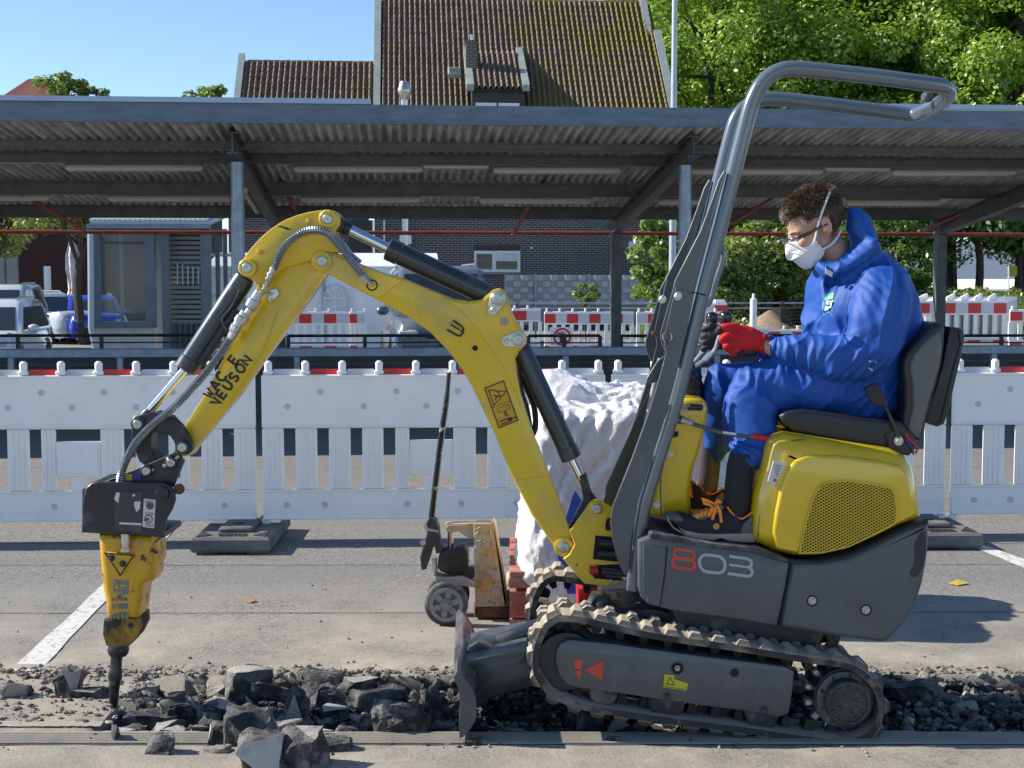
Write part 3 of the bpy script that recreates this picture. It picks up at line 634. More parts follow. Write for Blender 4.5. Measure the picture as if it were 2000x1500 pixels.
# ---------------------------------------------------------------- far red and white barriers
def far_barrier(x0, x1, ytop, v, label, group='red and white barriers across the car park', hgt=1.0, ph=0, tilt=0):
    a = Q(x0, ytop, v); b_ = Q(x1, ytop, v); W = (b_ - a).xy.length; z0 = a.z - hgt
    t = thing('warning_barrier', label, 'barrier', (a.x, a.y, z0), math.radians(4.5) + tilt, group, True)
    g = G(); g.box((W / 2, 0, hgt * .82), (W, .05, hgt * .3), bev=.01); obj('upper_board', g, WHITEP, t)
    g = G(); g.box((W / 2, 0, hgt * .14), (W, .05, hgt * .2), bev=.01); obj('lower_board', g, WHITEP, t)
    ns = max(3, int(W / .2))
    for i in range(ns + 1): obj('slat', G().box((W * i / ns * .96 + W * .02, 0, hgt * .455), (.085, .045, hgt * .43)), WHITEP, t)
    nb = max(2, int(W / .24))
    for i in range(nb):
        x = W * (i + .5) / nb; c = REFR if (i + ph) % 2 == 0 else REFW
        obj('reflective_block', G().box((x, -.03, hgt * .81), (W / nb - .004, .012, hgt * .21)), c, t); obj('reflective_block', G().box((x, -.03, hgt * .13), (W / nb - .004, .012, hgt * .1)), c, t)
    for i in range(max(2, int(W / .3))): obj('peg', G().box((.06 + i * .3, 0, hgt * 1.0), (.05, .05, .09), bev=.01), WHITEP, t)
    return t
far_barrier(398, 562, 604, 32, 'red and white barrier left of the bent arm, beside the kiosk', ph=0); far_barrier(560, 681, 606, 32, 'red and white barrier seen between the bent arm and the boom, left of the van', ph=1)
far_barrier(682, 712, 606, 32.2, 'narrow piece of red and white barrier right beside the wing mirror of the van')
far_barrier(1000, 1056, 600, 31.5, 'red and white barrier just right of the boom, left of the no-entry sign'); far_barrier(1063, 1238, 606, 31.8, 'red and white barrier carrying the no-entry sign'); far_barrier(1243, 1420, 606, 31.9, 'red and white barrier passing behind the roll bar plates', ph=1)
far_barrier(1390, 1500, 637, 30.0, 'red and white barrier low behind the two control levers', ph=1); far_barrier(1500, 1640, 640, 29.6, 'red and white barrier behind the gloved hands and the black pallets')
# sign
sg = thing('no_entry_sign', 'white square sign with black hand crossed out in a red ring', 'sign', Q(1096, 684, 31.6))
v = 31.6; a, b_ = Q(1074, 684, v), Q(1119, 639, v); obj('board', G().box((a + b_) / 2, ((a - b_).xy.length, .02, b_.z - a.z), RB), WHITEM, sg)
SR = mat('sign_red', (.6, .02, .03), .4); SB = mat('sign_black', (.012, .012, .014), .4); cc = Q(1098, 658, v) + RB @ Vector((0, -.014, 0)); ex = RB @ Vector((1, 0, 0)); ez = Vector((0, 0, 1)); nm = RB @ Vector((0, -1, 0))
rr = .185; g = G(); g.ribbon([cc + ex * (rr * math.cos(q * math.pi / 12)) + ez * (rr * math.sin(q * math.pi / 12)) for q in range(24)], .045, nm, .002, True); obj('red_ring', g, SR, sg)
g = G(); g.ribbon([cc + (-ex + ez) * .13 + nm * .006, cc + (ex - ez) * .13 + nm * .006], .04, nm); obj('red_bar', g, SR, sg)
g = G(); g.prism([cc + ex * x + ez * z + nm * .001 for x, z in ((-.05, -.12), (.06, -.12), (.075, 0), (-.06, .02))], nm, .003)
for k, (x, l_) in enumerate(((-.052, .09), (-.018, .12), (.016, .12), (.05, .09))): g.prism([cc + ex * (x - .011) + ez * .025 + nm * .001, cc + ex * (x + .011) + ez * .025 + nm * .001, cc + ex * (x + .013) + ez * l_ + nm * .001, cc + ex * (x - .009) + ez * l_ + nm * .001], nm, .003)
g.prism([cc + ex * x + ez * z + nm * .001 for x, z in ((-.065, -.03), (-.1, .03), (-.085, .045), (-.062, .01))], nm, .003); obj('black_hand', g, SB, sg)
# stacked barriers on the right
for k in range(8):
    vv_ = 28.0 + k * .12
    t_ = far_barrier(1790 + k * 2, 1965 + k * 3, 584 - k * 1.0, vv_, ('front barrier of the upright stack right of the driver' if k == 0 else 'barrier %s from the front in the upright stack right of the driver' % ('second', 'third', 'fourth', 'fifth', 'sixth', 'seventh', 'rearmost')[k - 1]), 'stack of upright red and white barriers', 1.0)
far_barrier(1972, 2090, 602, 27.5, 'red and white barrier at the right edge, beside the upright stack', 'barriers beside the stack', .86)
for k in range(6): far_barrier(1346 - k * 3, 1420 - k, 590 - k * 1.5, 33 + k * .13, 'white barrier, number %s in the leaning stack behind the roll bar' % ('one', 'two', 'three', 'four', 'five', 'six')[k], 'leaning stack behind the roll bar', .9)
rk = thing('barrier_rack', 'low white transport frame under the stacked barriers', 'rack', Q(1880, 664, 27.8)); obj('beam', G().tube([Q(1770, 661, 27.8), Q(1995, 661, 27.8)], .03, 8), WHITEM, rk)
for x in (1965, 1800): obj('leg', G().tube([Q(x, 655, 27.8), Q(x, 676, 27.8)], .03, 8), WHITEM, rk)
tag(obj('white_post', G().lathe(Q(1471, 640, 29.5), (0, 0, 1), [(0, .075), (.62, .075), (.63, .05), (.66, .03), (.74, .03)], 12), WHITEM, None), 'short white post beyond the control levers, left of the sand heap', 'post')
# thin site fence rails behind
t = thing('rail_fence', 'thin galvanised two-rail fence in front of the bushes', 'fence', Q(1500, 640, 33.5))
for y in (592, 602): obj('rail', G().tube([Q(990, y, 33.5), Q(1780, y, 33.5)], .02, 6), GALV, t)
for x in (1010, 1200, 1340, 1525, 1530, 1700): obj('post', G().tube([Q(x, 588, 33.5), Q(x, 650, 33.5)], .025, 6), mat('rusty_post', (.12, .05, .03), .8) if 'rusty_post' not in MATS else MATS['rusty_post'], t)
# black pallets pile and sand heap
for k in range(5):
    a, b_ = Q(1532, 632 - k * 6.6, 31), Q(1590, 632 - k * 6.6, 31); c = (a + b_) / 2; W = (a - b_).length + .4
    t = thing('plastic_pallet', 'black plastic pallet, %s of its small pile behind the driver' % ('lowest', 'second', 'third', 'fourth', 'topmost')[k], 'pallet', c, math.radians(4.5), 'pile of black pallets', True)
    obj('deck', G().box((0, 0, .05), (W, .8, .022)), BLACK, t); obj('base_board', G().box((0, 0, -.02), (W, .8, .015)), BLACK, t)
    for s in (-1, 0, 1): obj('block', G().box((s * (W / 2 - .08), 0, .013), (.14, .78, .05)), BLACK, t)
g = G(); c = Q(1503, 640, 31); rs = []
for k in range(8):
    r = .72 * (1 - k / 7.2); rs.append([c + Vector((r * math.cos(i * math.pi / 9) * (1 + .15 * noise.noise((i, k, 3))), r * math.sin(i * math.pi / 9), .52 * (k / 7) ** .8 - .12)) for i in range(18)])
g.rings(rs); tag(obj('sand_heap', g, SOIL, None), 'small heap of brown sand left of the black pallets', 'sand heap')

# ---------------------------------------------------------------- kiosk
KV = 22.0; kz = Q(300, 700, KV).z - .5
ks = thing('glass_kiosk', 'grey framed kiosk with big reflecting window and louvred side, left of the first post', 'kiosk', B(Q(300, 600, KV).x, KV, -.2))
KF = mat('kiosk_grey_frame', (.17, .2, .25), .45, .2, .12, 6); KW = mat('kiosk_pale_panel', (.62, .62, .6), .6, 0, .1, 4); LOUV = mat('louvre_grey', (.3, .31, .32), .5, .2, .1)
KGL = mat('kiosk_reflecting_glass', (.3, .36, .36), .04, 0, .1, 2, alpha=.2, spec=1)
def kb(x0, y0, x1, y1, v, th, m, nm_): 
    a, b_ = Q(x0, y1, v), Q(x1, y0, v); c = (a + b_) / 2; return obj(nm_, G().box(c, ((a - b_).xy.length, th, b_.z - a.z), RB), m, ks)
for x0, x1 in ((175, 194), (287, 302)): kb(x0, 447, x1, 640, KV, .12, KF, 'window_frame')
kb(175, 628, 302, 640, KV - .01, .14, KF, 'window_frame'); kb(194, 447, 287, 628, KV + .02, .015, KGL, 'window_pane')
for x in (236,): kb(x, 447, x + 3, 628, KV + .25, .04, KF, 'blind_post')
kb(180, 640, 300, 700, KV + .03, .1, KW, 'plinth_panel')
kb(302, 450, 322, 700, KV + .3, .08, KW, 'door_panel'); kb(320, 455, 330, 700, KV + .1, .12, KF, 'door_post')
for k in range(19): y0 = 452 + k * 9.6; kb(331, y0, 400, y0 + 6.6, KV + .45, .05, LOUV, 'louvre')
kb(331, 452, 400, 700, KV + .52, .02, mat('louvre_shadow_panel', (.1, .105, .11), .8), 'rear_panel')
for k in range(6): kb(346 + k * 10.2, 514 + k * 2.6, 347.6 + k * 10.2, 556, KV + .38, .03, WHITEM, 'white_bar')
for k in range(6): kb(340 + k * 11, 632, 341.5 + k * 11, 680, KV + .3, .03, KF, 'lower_bar')
kb(331, 628, 400, 633, KV + .3, .05, KF, 'lower_rail')
kb(396, 447, 411, 700, KV + .05, .14, KF, 'corner_post')
for x in (424, 439, 455): kb(x, 447, x + 4, 700, KV + 1.4, .07, KF, 'side_mullion')
for y in (495, 574): kb(411, y, 458, y + 6, KV + 1.4, .07, KW, 'side_rail')
kb(411, 447, 458, 690, KV + 1.45, .012, KGL, 'side_pane')
kb(172, 438, 410, 446, KV - .15, .2, GALV, 'gutter'); kb(178, 446, 410, 452, KV + .02, .08, mat('eave_grey', (.25, .26, .27), .6), 'eave_board')
a, b_, c, d = Q(176, 439, KV - .2), Q(412, 439, KV - .2), Q(455, 430, KV + 3), Q(232, 428, KV + 3); g = G(); g.prism([a, b_, Vector((c.x, c.y, b_.z + .3)), Vector((d.x, d.y, a.z + .3))], (0, 0, 1), .05)
for k in range(24):
    t0 = k / 24; p = a.lerp(b_, t0) + Vector((0, 0, .07)); q = Vector((d.x, d.y, a.z + .37)).lerp(Vector((c.x, c.y, a.z + .37)), t0); g.bar(p, q, .03, .03)
obj('ribbed_roof', g, mat('pale_roof_sheet', (.55, .58, .6), .45, .3, .1), ks)
kb(302, 455, 400, 700, KV + 2.6, .05, mat('kiosk_inside_wall', (.45, .47, .46), .8, 0, .3, 3), 'rear_wall')
g = G(); a = Q(177, 450, KV - .2); g.tube([a, Q(178, 640, KV - .2), Q(181, 655, KV - .2), Q(188, 690, KV - .2)], .045, 10); obj('downpipe', g, mat('pale_blue_grey_pipe', (.45, .52, .58), .4, .3, .08), ks)

# ---------------------------------------------------------------- white tent
TNT = mat('white_tent_fabric', (.75, .76, .77), .5, 0, .05, 2, .6, 3); tv = 36.0
tt = thing('party_tent', 'white party tent with clear arched window behind the bent arm and the van', 'tent', Q(620, 690, tv))
a, b_, c = Q(402, 596, tv), Q(852, 520, tv), Q(640, 470, tv)
zb = -.3; ze = Q(600, 520, tv).z; zr = Q(600, 494, tv + 2.5).z
U_ = lambda p: p.x * cosA + p.y * sinA
u0, u1 = U_(Q(402, 520, tv)), U_(Q(858, 520, tv)); nn_ = 40; rs = []
for i in range(nn_ + 1):
    u = u0 + (u1 - u0) * i / nn_; w_ = .05 * math.sin(i * 2.1) + .03 * math.sin(i * 5.3)
    rs.append([B(u, tv + w_, zb), B(u, tv + w_ * .5, ze * .6), B(u, tv - .05, ze), B(u, tv + .02, ze + .03), B(u, tv + 2.5, zr), B(u, tv + 5, ze), B(u, tv + 5, zb)])
g = G(); g.rings(rs, False, False); obj('canopy_sheet', g, TNT, tt, 70)
CL = mat('clear_tent_film', (.5, .55, .58), .15, 0, .3, 3, .4, 8, spec=.9)
for xc, yc in ((654, 582), (436, 545)):
    p = Q(xc, yc, tv - .1); rr = .3; outl = [p + ex * x + ez * z for x, z in [(rr * math.cos(q * math.pi / 8), rr * math.sin(q * math.pi / 8) * 1.1) for q in range(9)]] + [p + ex * -rr - ez * .55, p + ex * rr - ez * .55]
    g = G(); g.prism(outl, nm, .02); wn = obj('arched_window', g, CL, tt); g = G()
    for q in (1, 2, 3): an = q * math.pi / 4; g.ribbon([p + nm * .025, p + nm * .025 + ex * rr * .95 * math.cos(an) + ez * rr * 1.05 * math.sin(an)], .025, nm)
    g.ribbon([p + nm * .03 - ex * rr, p + nm * .03 + ex * rr], .03, nm); g.ribbon([p + nm * .03, p + nm * .03 - ez * .55], .03, nm)
    g.ribbon([p + nm * .035 + ex * rr * .45 * math.cos(q * math.pi / 6) + ez * rr * .5 * math.sin(q * math.pi / 6) for q in range(7)], .025, nm); obj('glazing_bar', g, TNT, wn)
for u in (u0, u0 + (u1 - u0) / 2, u1): obj('tent_pole', G().tube([B(u, tv - .08, -.2), B(u, tv - .08, ze)], .035, 8), GALV, tt)

# ---------------------------------------------------------------- vehicles
TYRE = mat('tyre_rubber', (.02, .02, .02), .85); RIM = mat('alloy_rim', (.4, .41, .42), .35, .8); HEAD = mat('headlight_glass', (.5, .55, .6), .1, .2, .1, spec=1); TRIM = mat('black_trim', (.015, .015, .017), .4)
def car(label, cat, loc, rz, col, L=4.4, Wd=1.8, H=1.45, van=False, hood=None):
    t = thing('van' if van else 'parked_car', label, cat, loc, rz, None, True)      # front points to -y
    pm = mat('car_paint', col, .25, .1, .04, 2, coat=.9); hw = Wd / 2
    hl = .95 if van else .72; belt = H * (.56 if van else .6); wsb = -L / 2 + (1.0 if van else 1.15); wst = wsb + (.75 if van else .85); rt = L / 2 - (.12 if van else .35); rb_ = L / 2 - .06
    def sec(y, z0, zt, w_, top=.86): return [Vector((-w_ * .93, y, z0)), Vector((-w_, y, z0 + .2)), Vector((-w_, y, (z0 + zt) / 2 + .08)), Vector((-w_ * top, y, zt - .03)), Vector((-w_ * top * .7, y, zt)), Vector((w_ * top * .7, y, zt)), Vector((w_ * top, y, zt - .03)), Vector((w_, y, (z0 + zt) / 2 + .08)), Vector((w_, y, z0 + .2)), Vector((w_ * .93, y, z0))]
    f = -L / 2; hn = .66 * H if not van else .56 * H
    ss_ = [(f, .32, hn * .72, .82), (f + .06, .2, hn * .86, .93), (f + .35, .18, hn * .97, .99), (wsb, .18, belt, 1), (0, .18, belt + .02, 1), (L / 2 - .5, .18, belt + .04, 1), (L / 2 - .06, .22, belt + .02, .95), (L / 2, .35, belt - .1, .88)]
    g = G(); g.rings([sec(y, z0, zt, hw * k_) for y, z0, zt, k_ in ss_]); obj('body', g, pm, t, 50)
    def cab(z, a, b_, w_): return [Vector((-w_, a + .05, z)), Vector((-w_ * .85, a, z)), Vector((w_ * .85, a, z)), Vector((w_, a + .05, z)), Vector((w_, b_ - .05, z)), Vector((w_ * .85, b_, z)), Vector((-w_ * .85, b_, z)), Vector((-w_, b_ - .05, z))]
    zm = belt - .02; g = G(); g.rings([cab(zm, wsb, rb_, hw * .93), cab(H - .1, wst - .06, rt + .02, hw * .8), cab(H - .02, wst + .1, rt - .08, hw * .72), cab(H, wst + .35, rt - .35, hw * .55)]); obj('cabin', g, pm, t, 50)
    lerp = lambda z, a, b_: a + (b_ - a) * (z - zm) / (H - .1 - zm)
    z0, z1 = zm + .06, H - .15
    g = G(); q0, q1 = lerp(z0, wsb, wst - .06) - .012, lerp(z1, wsb, wst - .06) - .012; w0, w1 = hw * .8, hw * .68
    g.prism([(-w0, q0, z0), (w0, q0, z0), (w1, q1, z1), (-w1, q1, z1)], (0, 1, .3), .03); obj('windscreen', g, GLASSD, t, 0)
    q0, q1 = lerp(z0, rb_, rt) + .012, lerp(z1, rb_, rt) + .012; g = G(); g.prism([(-w0, q0, z0), (w0, q0, z0), (w1, q1, z1), (-w1, q1, z1)], (0, -1, .1), .03); obj('rear_window', g, GLASSD, t, 0)
    ya, yb_ = lerp(z0, wsb, wst) + .2, rb_ - .25; nW = 3; 
    for s in (-1, 1):
        for k in range(nW):
            y0, y1 = ya + (yb_ - ya) * k / nW + .03, ya + (yb_ - ya) * (k + 1) / nW - .03
            xx0, xx1 = s * (hw * .925 + .004 - .0), s * (hw * .815 + .01); tp0 = y0 + (.5 if k == 0 else 0) * (1 if not van else .8); tp1 = y1 - (.28 if k == nW - 1 and not van else 0)
            g = G(); g.prism([(xx0, y0, z0), (xx0, y1, z0), (xx1, tp1, z1), (xx1, tp0, z1)], (-s, 0, 0), .02); obj('side_window', g, GLASSD, t, 0)
        g = G(); g.ell((s * (hw + .1), wsb + .35, belt + .06), (.11, .06, .085)); obj('mirror', g, pm, t)
        g = G(); g.tube([(s * hw * .66, wst + .15, H - .03), (s * hw * .68, wst + .3, H + .03), (s * hw * .68, rt - .4, H + .03), (s * hw * .66, rt - .25, H - .03)], .02, 6); obj('roof_rail', g, RIM, t)
        for y in (f + .82, L / 2 - .85):
            g = G(); g.lathe((s * (hw - .2), y, .32), (s, 0, 0), [(0, .32), (.19, .32), (.215, .29), (.215, .2), (.18, .2)], 22); wh = obj('wheel', g, TYRE, t)
            g = G(); g.lathe((s * (hw - .03), y, .32), (s, 0, 0), [(0, .21), (.02, .2), (.03, .06), (.04, .05)], 14); obj('rim', g, RIM, wh)
            g = G(); g.lathe((s * (hw - .25), y, .34), (s, 0, 0), [(0, .37), (.252, .37)], 20); obj('wheel_arch', g, TRIM, t)
        g = G(); g.box((s * hw * .72, f + .06, hn * .72), (.34, .1, .14), Matrix.Rotation(s * .35, 3, 'Z'), .03); obj('headlight', g, HEAD, t)
        g = G(); g.box((s * hw * .82, L / 2 - .03, belt - .25), (.16, .08, .22), None, .02); obj('tail_light', g, REFR, t)
    g = G(); g.box((0, f + .015, .4), (Wd * .72, .06, .2), None, .02); g.box((0, f + .02, hn * .68), (Wd * .42, .05, .1), None, .02); obj('grille', g, TRIM, t)
    g = G(); g.box((0, f - .02, .42), (.52, .015, .11)); obj('number_plate', g, WHITEM, t)
    return t
vl = Q(840, 690, 23.3); vcar = car('grey van with wing mirror and round two-letter badge parked behind the yellow boom', 'van', (vl.x, 23.3 + 2.3, gz(vl.x, 24)), math.radians(8), (.13, .14, .155), 4.8, 1.92, 1.95, True)
e = G(); eo = Vector((.0, -2.42, .80)); E1 = [eo + Vector((.105 * math.cos(q * math.pi / 10), 0, .105 * math.sin(q * math.pi / 10))) for q in range(20)]; e.ribbon(E1, .016, (0, -1, 0), .008, True)
sq = lambda *p: [eo + Vector((x, 0, z)) for x, z in p]
e.ribbon(sq((-.045, .09), (0, .012), (.045, .09)), .016, (0, -1, 0), .008); e.ribbon(sq((-.092, .03), (-.045, -.085), (0, .0), (.045, -.085), (.092, .03)), .016, (0, -1, 0), .008); obj('badge', e, CHROME, vcar)
obj('bonnet_shut_panel', G().box((0, -2.05, .93), (1.5, .5, .015), Matrix.Rotation(.2, 3, 'X')), mat('dark_bonnet', (.02, .022, .027), .2, .2, .1, 3, coat=.8), vcar); obj('chrome_bar', G().box((0, -2.425, .66), (1.5, .02, .02)), CHROME, vcar)
def place(px, Y): q = ground_pt(px, 700); x = (px - 1000) / F_PX * Y; return (x, Y, gz(x, Y))
car('white estate car with roof rails and wing mirror at the lower left edge', 'car', place(-26, 26.5), math.radians(9), (.72, .74, .75), 4.5, 1.8, 1.5)
car('silver-white car behind the estate car at the left edge', 'car', place(0, 37), math.radians(7), (.6, .64, .68), 4.5, 1.82, 1.8)
car('light silver car facing right, third in the left row of parked cars', 'car', place(88, 43), math.radians(52), (.5, .53, .6), 4.4, 1.8, 1.55)
car('bright blue hatchback partly behind the pale downpipe of the kiosk', 'car', place(182, 43), math.radians(22), (.01, .05, .5), 4.1, 1.76, 1.45)

# ---------------------------------------------------------------- left background: brown building, umbrella, signs, red roof
tag(obj('brown_building', G().box(B(U_(Q(140, 500, 62)), 66, 2.5), (11, 8, 6.2), RB), mat('brown_red_render', (.05, .022, .017), .85, 0, .2, 2), None), 'plain dark red-brown building behind the closed parasol', 'building')
gb = thing('grey_panel_building', 'pale grey panelled facade at the far left behind the cars', 'building', B(U_(Q(0, 500, 58)), 58, -.3))
for k in range(5): a, b_ = Q(-70 + k * 21, 690, 58), Q(-70 + (k + 1) * 21 - 1.5, 455, 58); obj('facade_panel', G().box((a + b_) / 2, ((a - b_).xy.length, .2, b_.z - a.z), RB), CONC, gb)
um = thing('closed_parasol', 'closed pink and white striped parasol standing between the parked cars', 'parasol', Q(141, 640, 50)); b_ = Q(141, 460, 50); x, y = b_.x, b_.y; zt = b_.z
PF = mat('pink_white_canvas', (.55, .42, .5), .8, 0, .25, 2.5, .3, 12, dust=(.72, .68, .7), ds=1.6, da=.5, sharp=.1)
rs = []
for k, (dz, r) in enumerate(((0, .03), (-.12, .1), (-.7, .25), (-1.2, .24), (-1.6, .17), (-1.9, .15), (-2.3, .27), (-2.45, .22))): rs.append([Vector((x + r * (1 + .22 * math.cos(i * math.pi / 2 * 1.0 + k)) * math.cos(i * math.pi / 8), y + r * math.sin(i * math.pi / 8) * (1 + .2 * (-1) ** i), zt + dz)) for i in range(16)])
obj('canvas', G().rings(rs), PF, um); obj('pole', G().tube([(x, y, -.3), (x, y, zt)], .04, 8), WHITEM, um); obj('strap', G().lathe((x, y, zt - 1.95), (0, 0, 1), [(0, .17), (.07, .17)], 12), REFR, um)
t = thing('street_sign_post', 'thin grey post with a small sign plate seen edge-on, behind the cars', 'sign', Q(91, 600, 48)); a = Q(91, 520, 48); obj('post', G().tube([(a.x, a.y, -.3), a], .04, 8), GALV, t); obj('plate', G().box(a + Vector((.02, 0, -.4)), (.14, .3, .8)), WHITEM, t)
rh_ = thing('red_roof_house', 'distant house of which only the hipped red tiled roof shows above the canopy', 'house', B(U_(Q(0, 195, 90)), 90, -.3))
a0, a1, r0, r1 = Q(-60, 235, 88), Q(150, 235, 88), Q(58, 157, 93), Q(96, 157, 93); c0 = Q(0, 172, 91)
g = G(); g.add([a0, a1, r1, r0, Q(-60, 240, 97)], [(0, 1, 2, 3), (0, 3, 4)]); g.add([Q(150, 235, 88), Q(160, 235, 97), r1], [(0, 1, 2)]); RT = mat('red_clay_roof', (.2, .06, .04), .8, 0, .2, 2)
mr_ = obj('roof', g, RT, rh_, 0); g = G()
for k in range(24):
    t0 = k / 23; p = a0.lerp(a1, t0); q = r0.lerp(r1, t0); g.bar(p + Vector((0, -.05, .05)), q + Vector((0, -.05, .05)), .14, .1)
o = obj('tile_rows', g, RT, mr_); o['kind'] = 'stuff'
obj('wall', G().box((a0 + a1) / 2 + Vector((0, 6, -3.6)), (7, 8, 7)), CONC, rh_)

# ---------------------------------------------------------------- lamp post
lp = thing('lamp_post', 'tall slender grey lamp post rising past the right gable of the mossy roof', 'lamp post', Q(1312, 690, 30)); a = Q(1312, 690, 30); obj('pole', G().lathe((a.x, a.y, -.2), (0, 0, 1), [(0, .1), (1, .085), (7.2, .06), (9, .055)], 14), mat('pale_lamp_pole', (.42, .47, .52), .45, .3, .1, 3), lp)
obj('lamp_head', G().box((a.x, a.y - .35, 8.85), (.22, .8, .1), None, .03), GALV, lp)

# ---------------------------------------------------------------- trees
def leaf_mat(name, a, b_, c, tr=.45):
    m = bpy.data.materials.new(name); m.use_nodes = True; n, l = m.node_tree.nodes, m.node_tree.links; n.remove(n['Principled BSDF']); out = n['Material Output']
    g_ = n.new('ShaderNodeNewGeometry'); t = n.new('ShaderNodeTexWhiteNoise'); t.noise_dimensions = '1D'; l.new(g_.outputs['Random Per Island'], t.inputs['W'])
    r = n.new('ShaderNodeValToRGB'); r.color_ramp.elements[0].color = (*a, 1); r.color_ramp.elements[1].color = (*c, 1); e_ = r.color_ramp.elements.new(.55); e_.color = (*b_, 1); l.new(t.outputs['Value'], r.inputs[0])
    d = n.new('ShaderNodeBsdfDiffuse'); tl = n.new('ShaderNodeBsdfTranslucent'); gl = n.new('ShaderNodeBsdfGlossy'); gl.inputs['Roughness'].default_value = .45
    l.new(r.outputs[0], d.inputs[0]); hs = n.new('ShaderNodeHueSaturation'); hs.inputs['Value'].default_value = 1.35; hs.inputs['Hue'].default_value = .485; l.new(r.outputs[0], hs.inputs['Color']); l.new(hs.outputs[0], tl.inputs[0])
    m1 = n.new('ShaderNodeMixShader'); m1.inputs[0].default_value = tr; l.new(d.outputs[0], m1.inputs[1]); l.new(tl.outputs[0], m1.inputs[2])
    m2 = n.new('ShaderNodeMixShader'); m2.inputs[0].default_value = .07; l.new(m1.outputs[0], m2.inputs[1]); l.new(gl.outputs[0], m2.inputs[2]); l.new(m2.outputs[0], out.inputs[0]); return m
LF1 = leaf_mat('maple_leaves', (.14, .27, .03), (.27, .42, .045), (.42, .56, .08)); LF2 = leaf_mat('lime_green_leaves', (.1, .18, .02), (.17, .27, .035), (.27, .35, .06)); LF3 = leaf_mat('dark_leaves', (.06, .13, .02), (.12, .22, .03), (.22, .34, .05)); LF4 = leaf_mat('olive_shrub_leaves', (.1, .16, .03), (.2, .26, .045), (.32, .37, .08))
rng = np.random.default_rng(5)
def leaves(name, centers, rad, per, size, m, parent, flat=.6, up=.55):
    C = np.array([tuple(c) for c in centers]); k = len(C) * per
    d = rng.normal(size=(k, 3)); d /= np.linalg.norm(d, axis=1)[:, None]; rr = rng.uniform(.35, 1.0, k) ** .5
    rd = np.repeat(np.array(rad) if np.ndim(rad) else np.full(len(C), rad), per)
    p = np.repeat(C, per, 0) + d * (rd * rr)[:, None] * np.array([1, 1, flat])
    nn = d * .7 + np.array([0, 0, up]) + rng.normal(size=(k, 3)) * .45; nn /= np.linalg.norm(nn, axis=1)[:, None]
    t = np.cross(nn, rng.normal(size=(k, 3))); t /= np.linalg.norm(t, axis=1)[:, None]; b2 = np.cross(nn, t)
    s = (size * rng.uniform(.6, 1.3, k))[:, None]
    V = np.stack([p - t * s, p + b2 * s * .55 + nn * s * .18, p + t * s, p - b2 * s * .55 + nn * s * .18], 1).reshape(-1, 3)
    off = ORG.get(parent.name, Vector()) if parent is not None else Vector(); V -= np.array(tuple(off))
    me = bpy.data.meshes.new(name); me.vertices.add(4 * k); me.vertices.foreach_set('co', V.ravel()); me.loops.add(4 * k); me.loops.foreach_set('vertex_index', np.arange(4 * k)); me.polygons.add(k)
    me.polygons.foreach_set('loop_start', np.arange(0, 4 * k, 4)); me.polygons.foreach_set('loop_total', np.full(k, 4)); me.update(); me.materials.append(m)
    o = bpy.data.objects.new(name, me); link(o, parent); return o
def tree(label, x, y, h, r, m, ncl, per, size, z0=0, trunk=.22, crown_z=.62, cr=None, group=None, flat=1.0, name='tree'):
    t = thing(name, label, 'tree', (x, y, z0), 0, group); g = G(); rr = random.Random(int(x * 31 + y * 7)); top = z0 + h * .8
    path = spline([Vector((x, y, z0 - .2)), Vector((x + rr.uniform(-.3, .3), y, z0 + h * .3)), Vector((x + rr.uniform(-.5, .5), y + .2, z0 + h * .55)), Vector((x, y, top))], 4)
    g.tube(path, [trunk * (1 - .8 * i / len(path)) for i in range(len(path))], 8); ct = Vector((x, y, z0 + h * crown_z)); cs = []
    for i in range(ncl):
        d = Vector((rr.gauss(0, 1), rr.gauss(0, 1), rr.gauss(0, 1))).normalized(); q = rr.uniform(.25, 1) ** .45
        cs.append(ct + Vector((d.x * r * q, d.y * r * q, d.z * h * (1 - crown_z) * q * .95)))
    for c in cs[::max(1, ncl // 14)]:
        s_ = path[min(len(path) - 2, max(2, int(len(path) * rr.uniform(.4, .9))))]; g.tube([s_, s_.lerp(c, .5) + Vector((0, 0, .2)), c], [trunk * .35, trunk * .2, trunk * .06], 5)
    obj('trunk', g, BARK, t); cr = cr or r * .3; leaves('crown', cs, [cr * rr.uniform(.7, 1.25) for _ in cs], per, size, m, t, .75); return t
def tx(px, Y): return (px - 1000) / F_PX * Y
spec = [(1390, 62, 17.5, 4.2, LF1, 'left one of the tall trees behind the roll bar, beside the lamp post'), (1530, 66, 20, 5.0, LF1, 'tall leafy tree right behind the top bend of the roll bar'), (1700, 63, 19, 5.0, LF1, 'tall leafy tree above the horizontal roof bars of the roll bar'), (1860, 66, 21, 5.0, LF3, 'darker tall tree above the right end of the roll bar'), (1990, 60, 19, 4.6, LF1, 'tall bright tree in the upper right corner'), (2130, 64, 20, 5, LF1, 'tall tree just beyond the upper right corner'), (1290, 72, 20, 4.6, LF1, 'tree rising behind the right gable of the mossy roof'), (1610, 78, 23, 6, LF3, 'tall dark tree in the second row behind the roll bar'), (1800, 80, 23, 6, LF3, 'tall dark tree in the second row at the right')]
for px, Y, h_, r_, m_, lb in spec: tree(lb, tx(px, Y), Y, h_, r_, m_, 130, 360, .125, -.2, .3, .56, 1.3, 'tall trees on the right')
tree('small bright green tree in front of the woven fence, left of the roll bar plates', tx(1292, 36), 36, 3.6, .75, LF2, 42, 110, .085, -.2, .05, .62, .3)
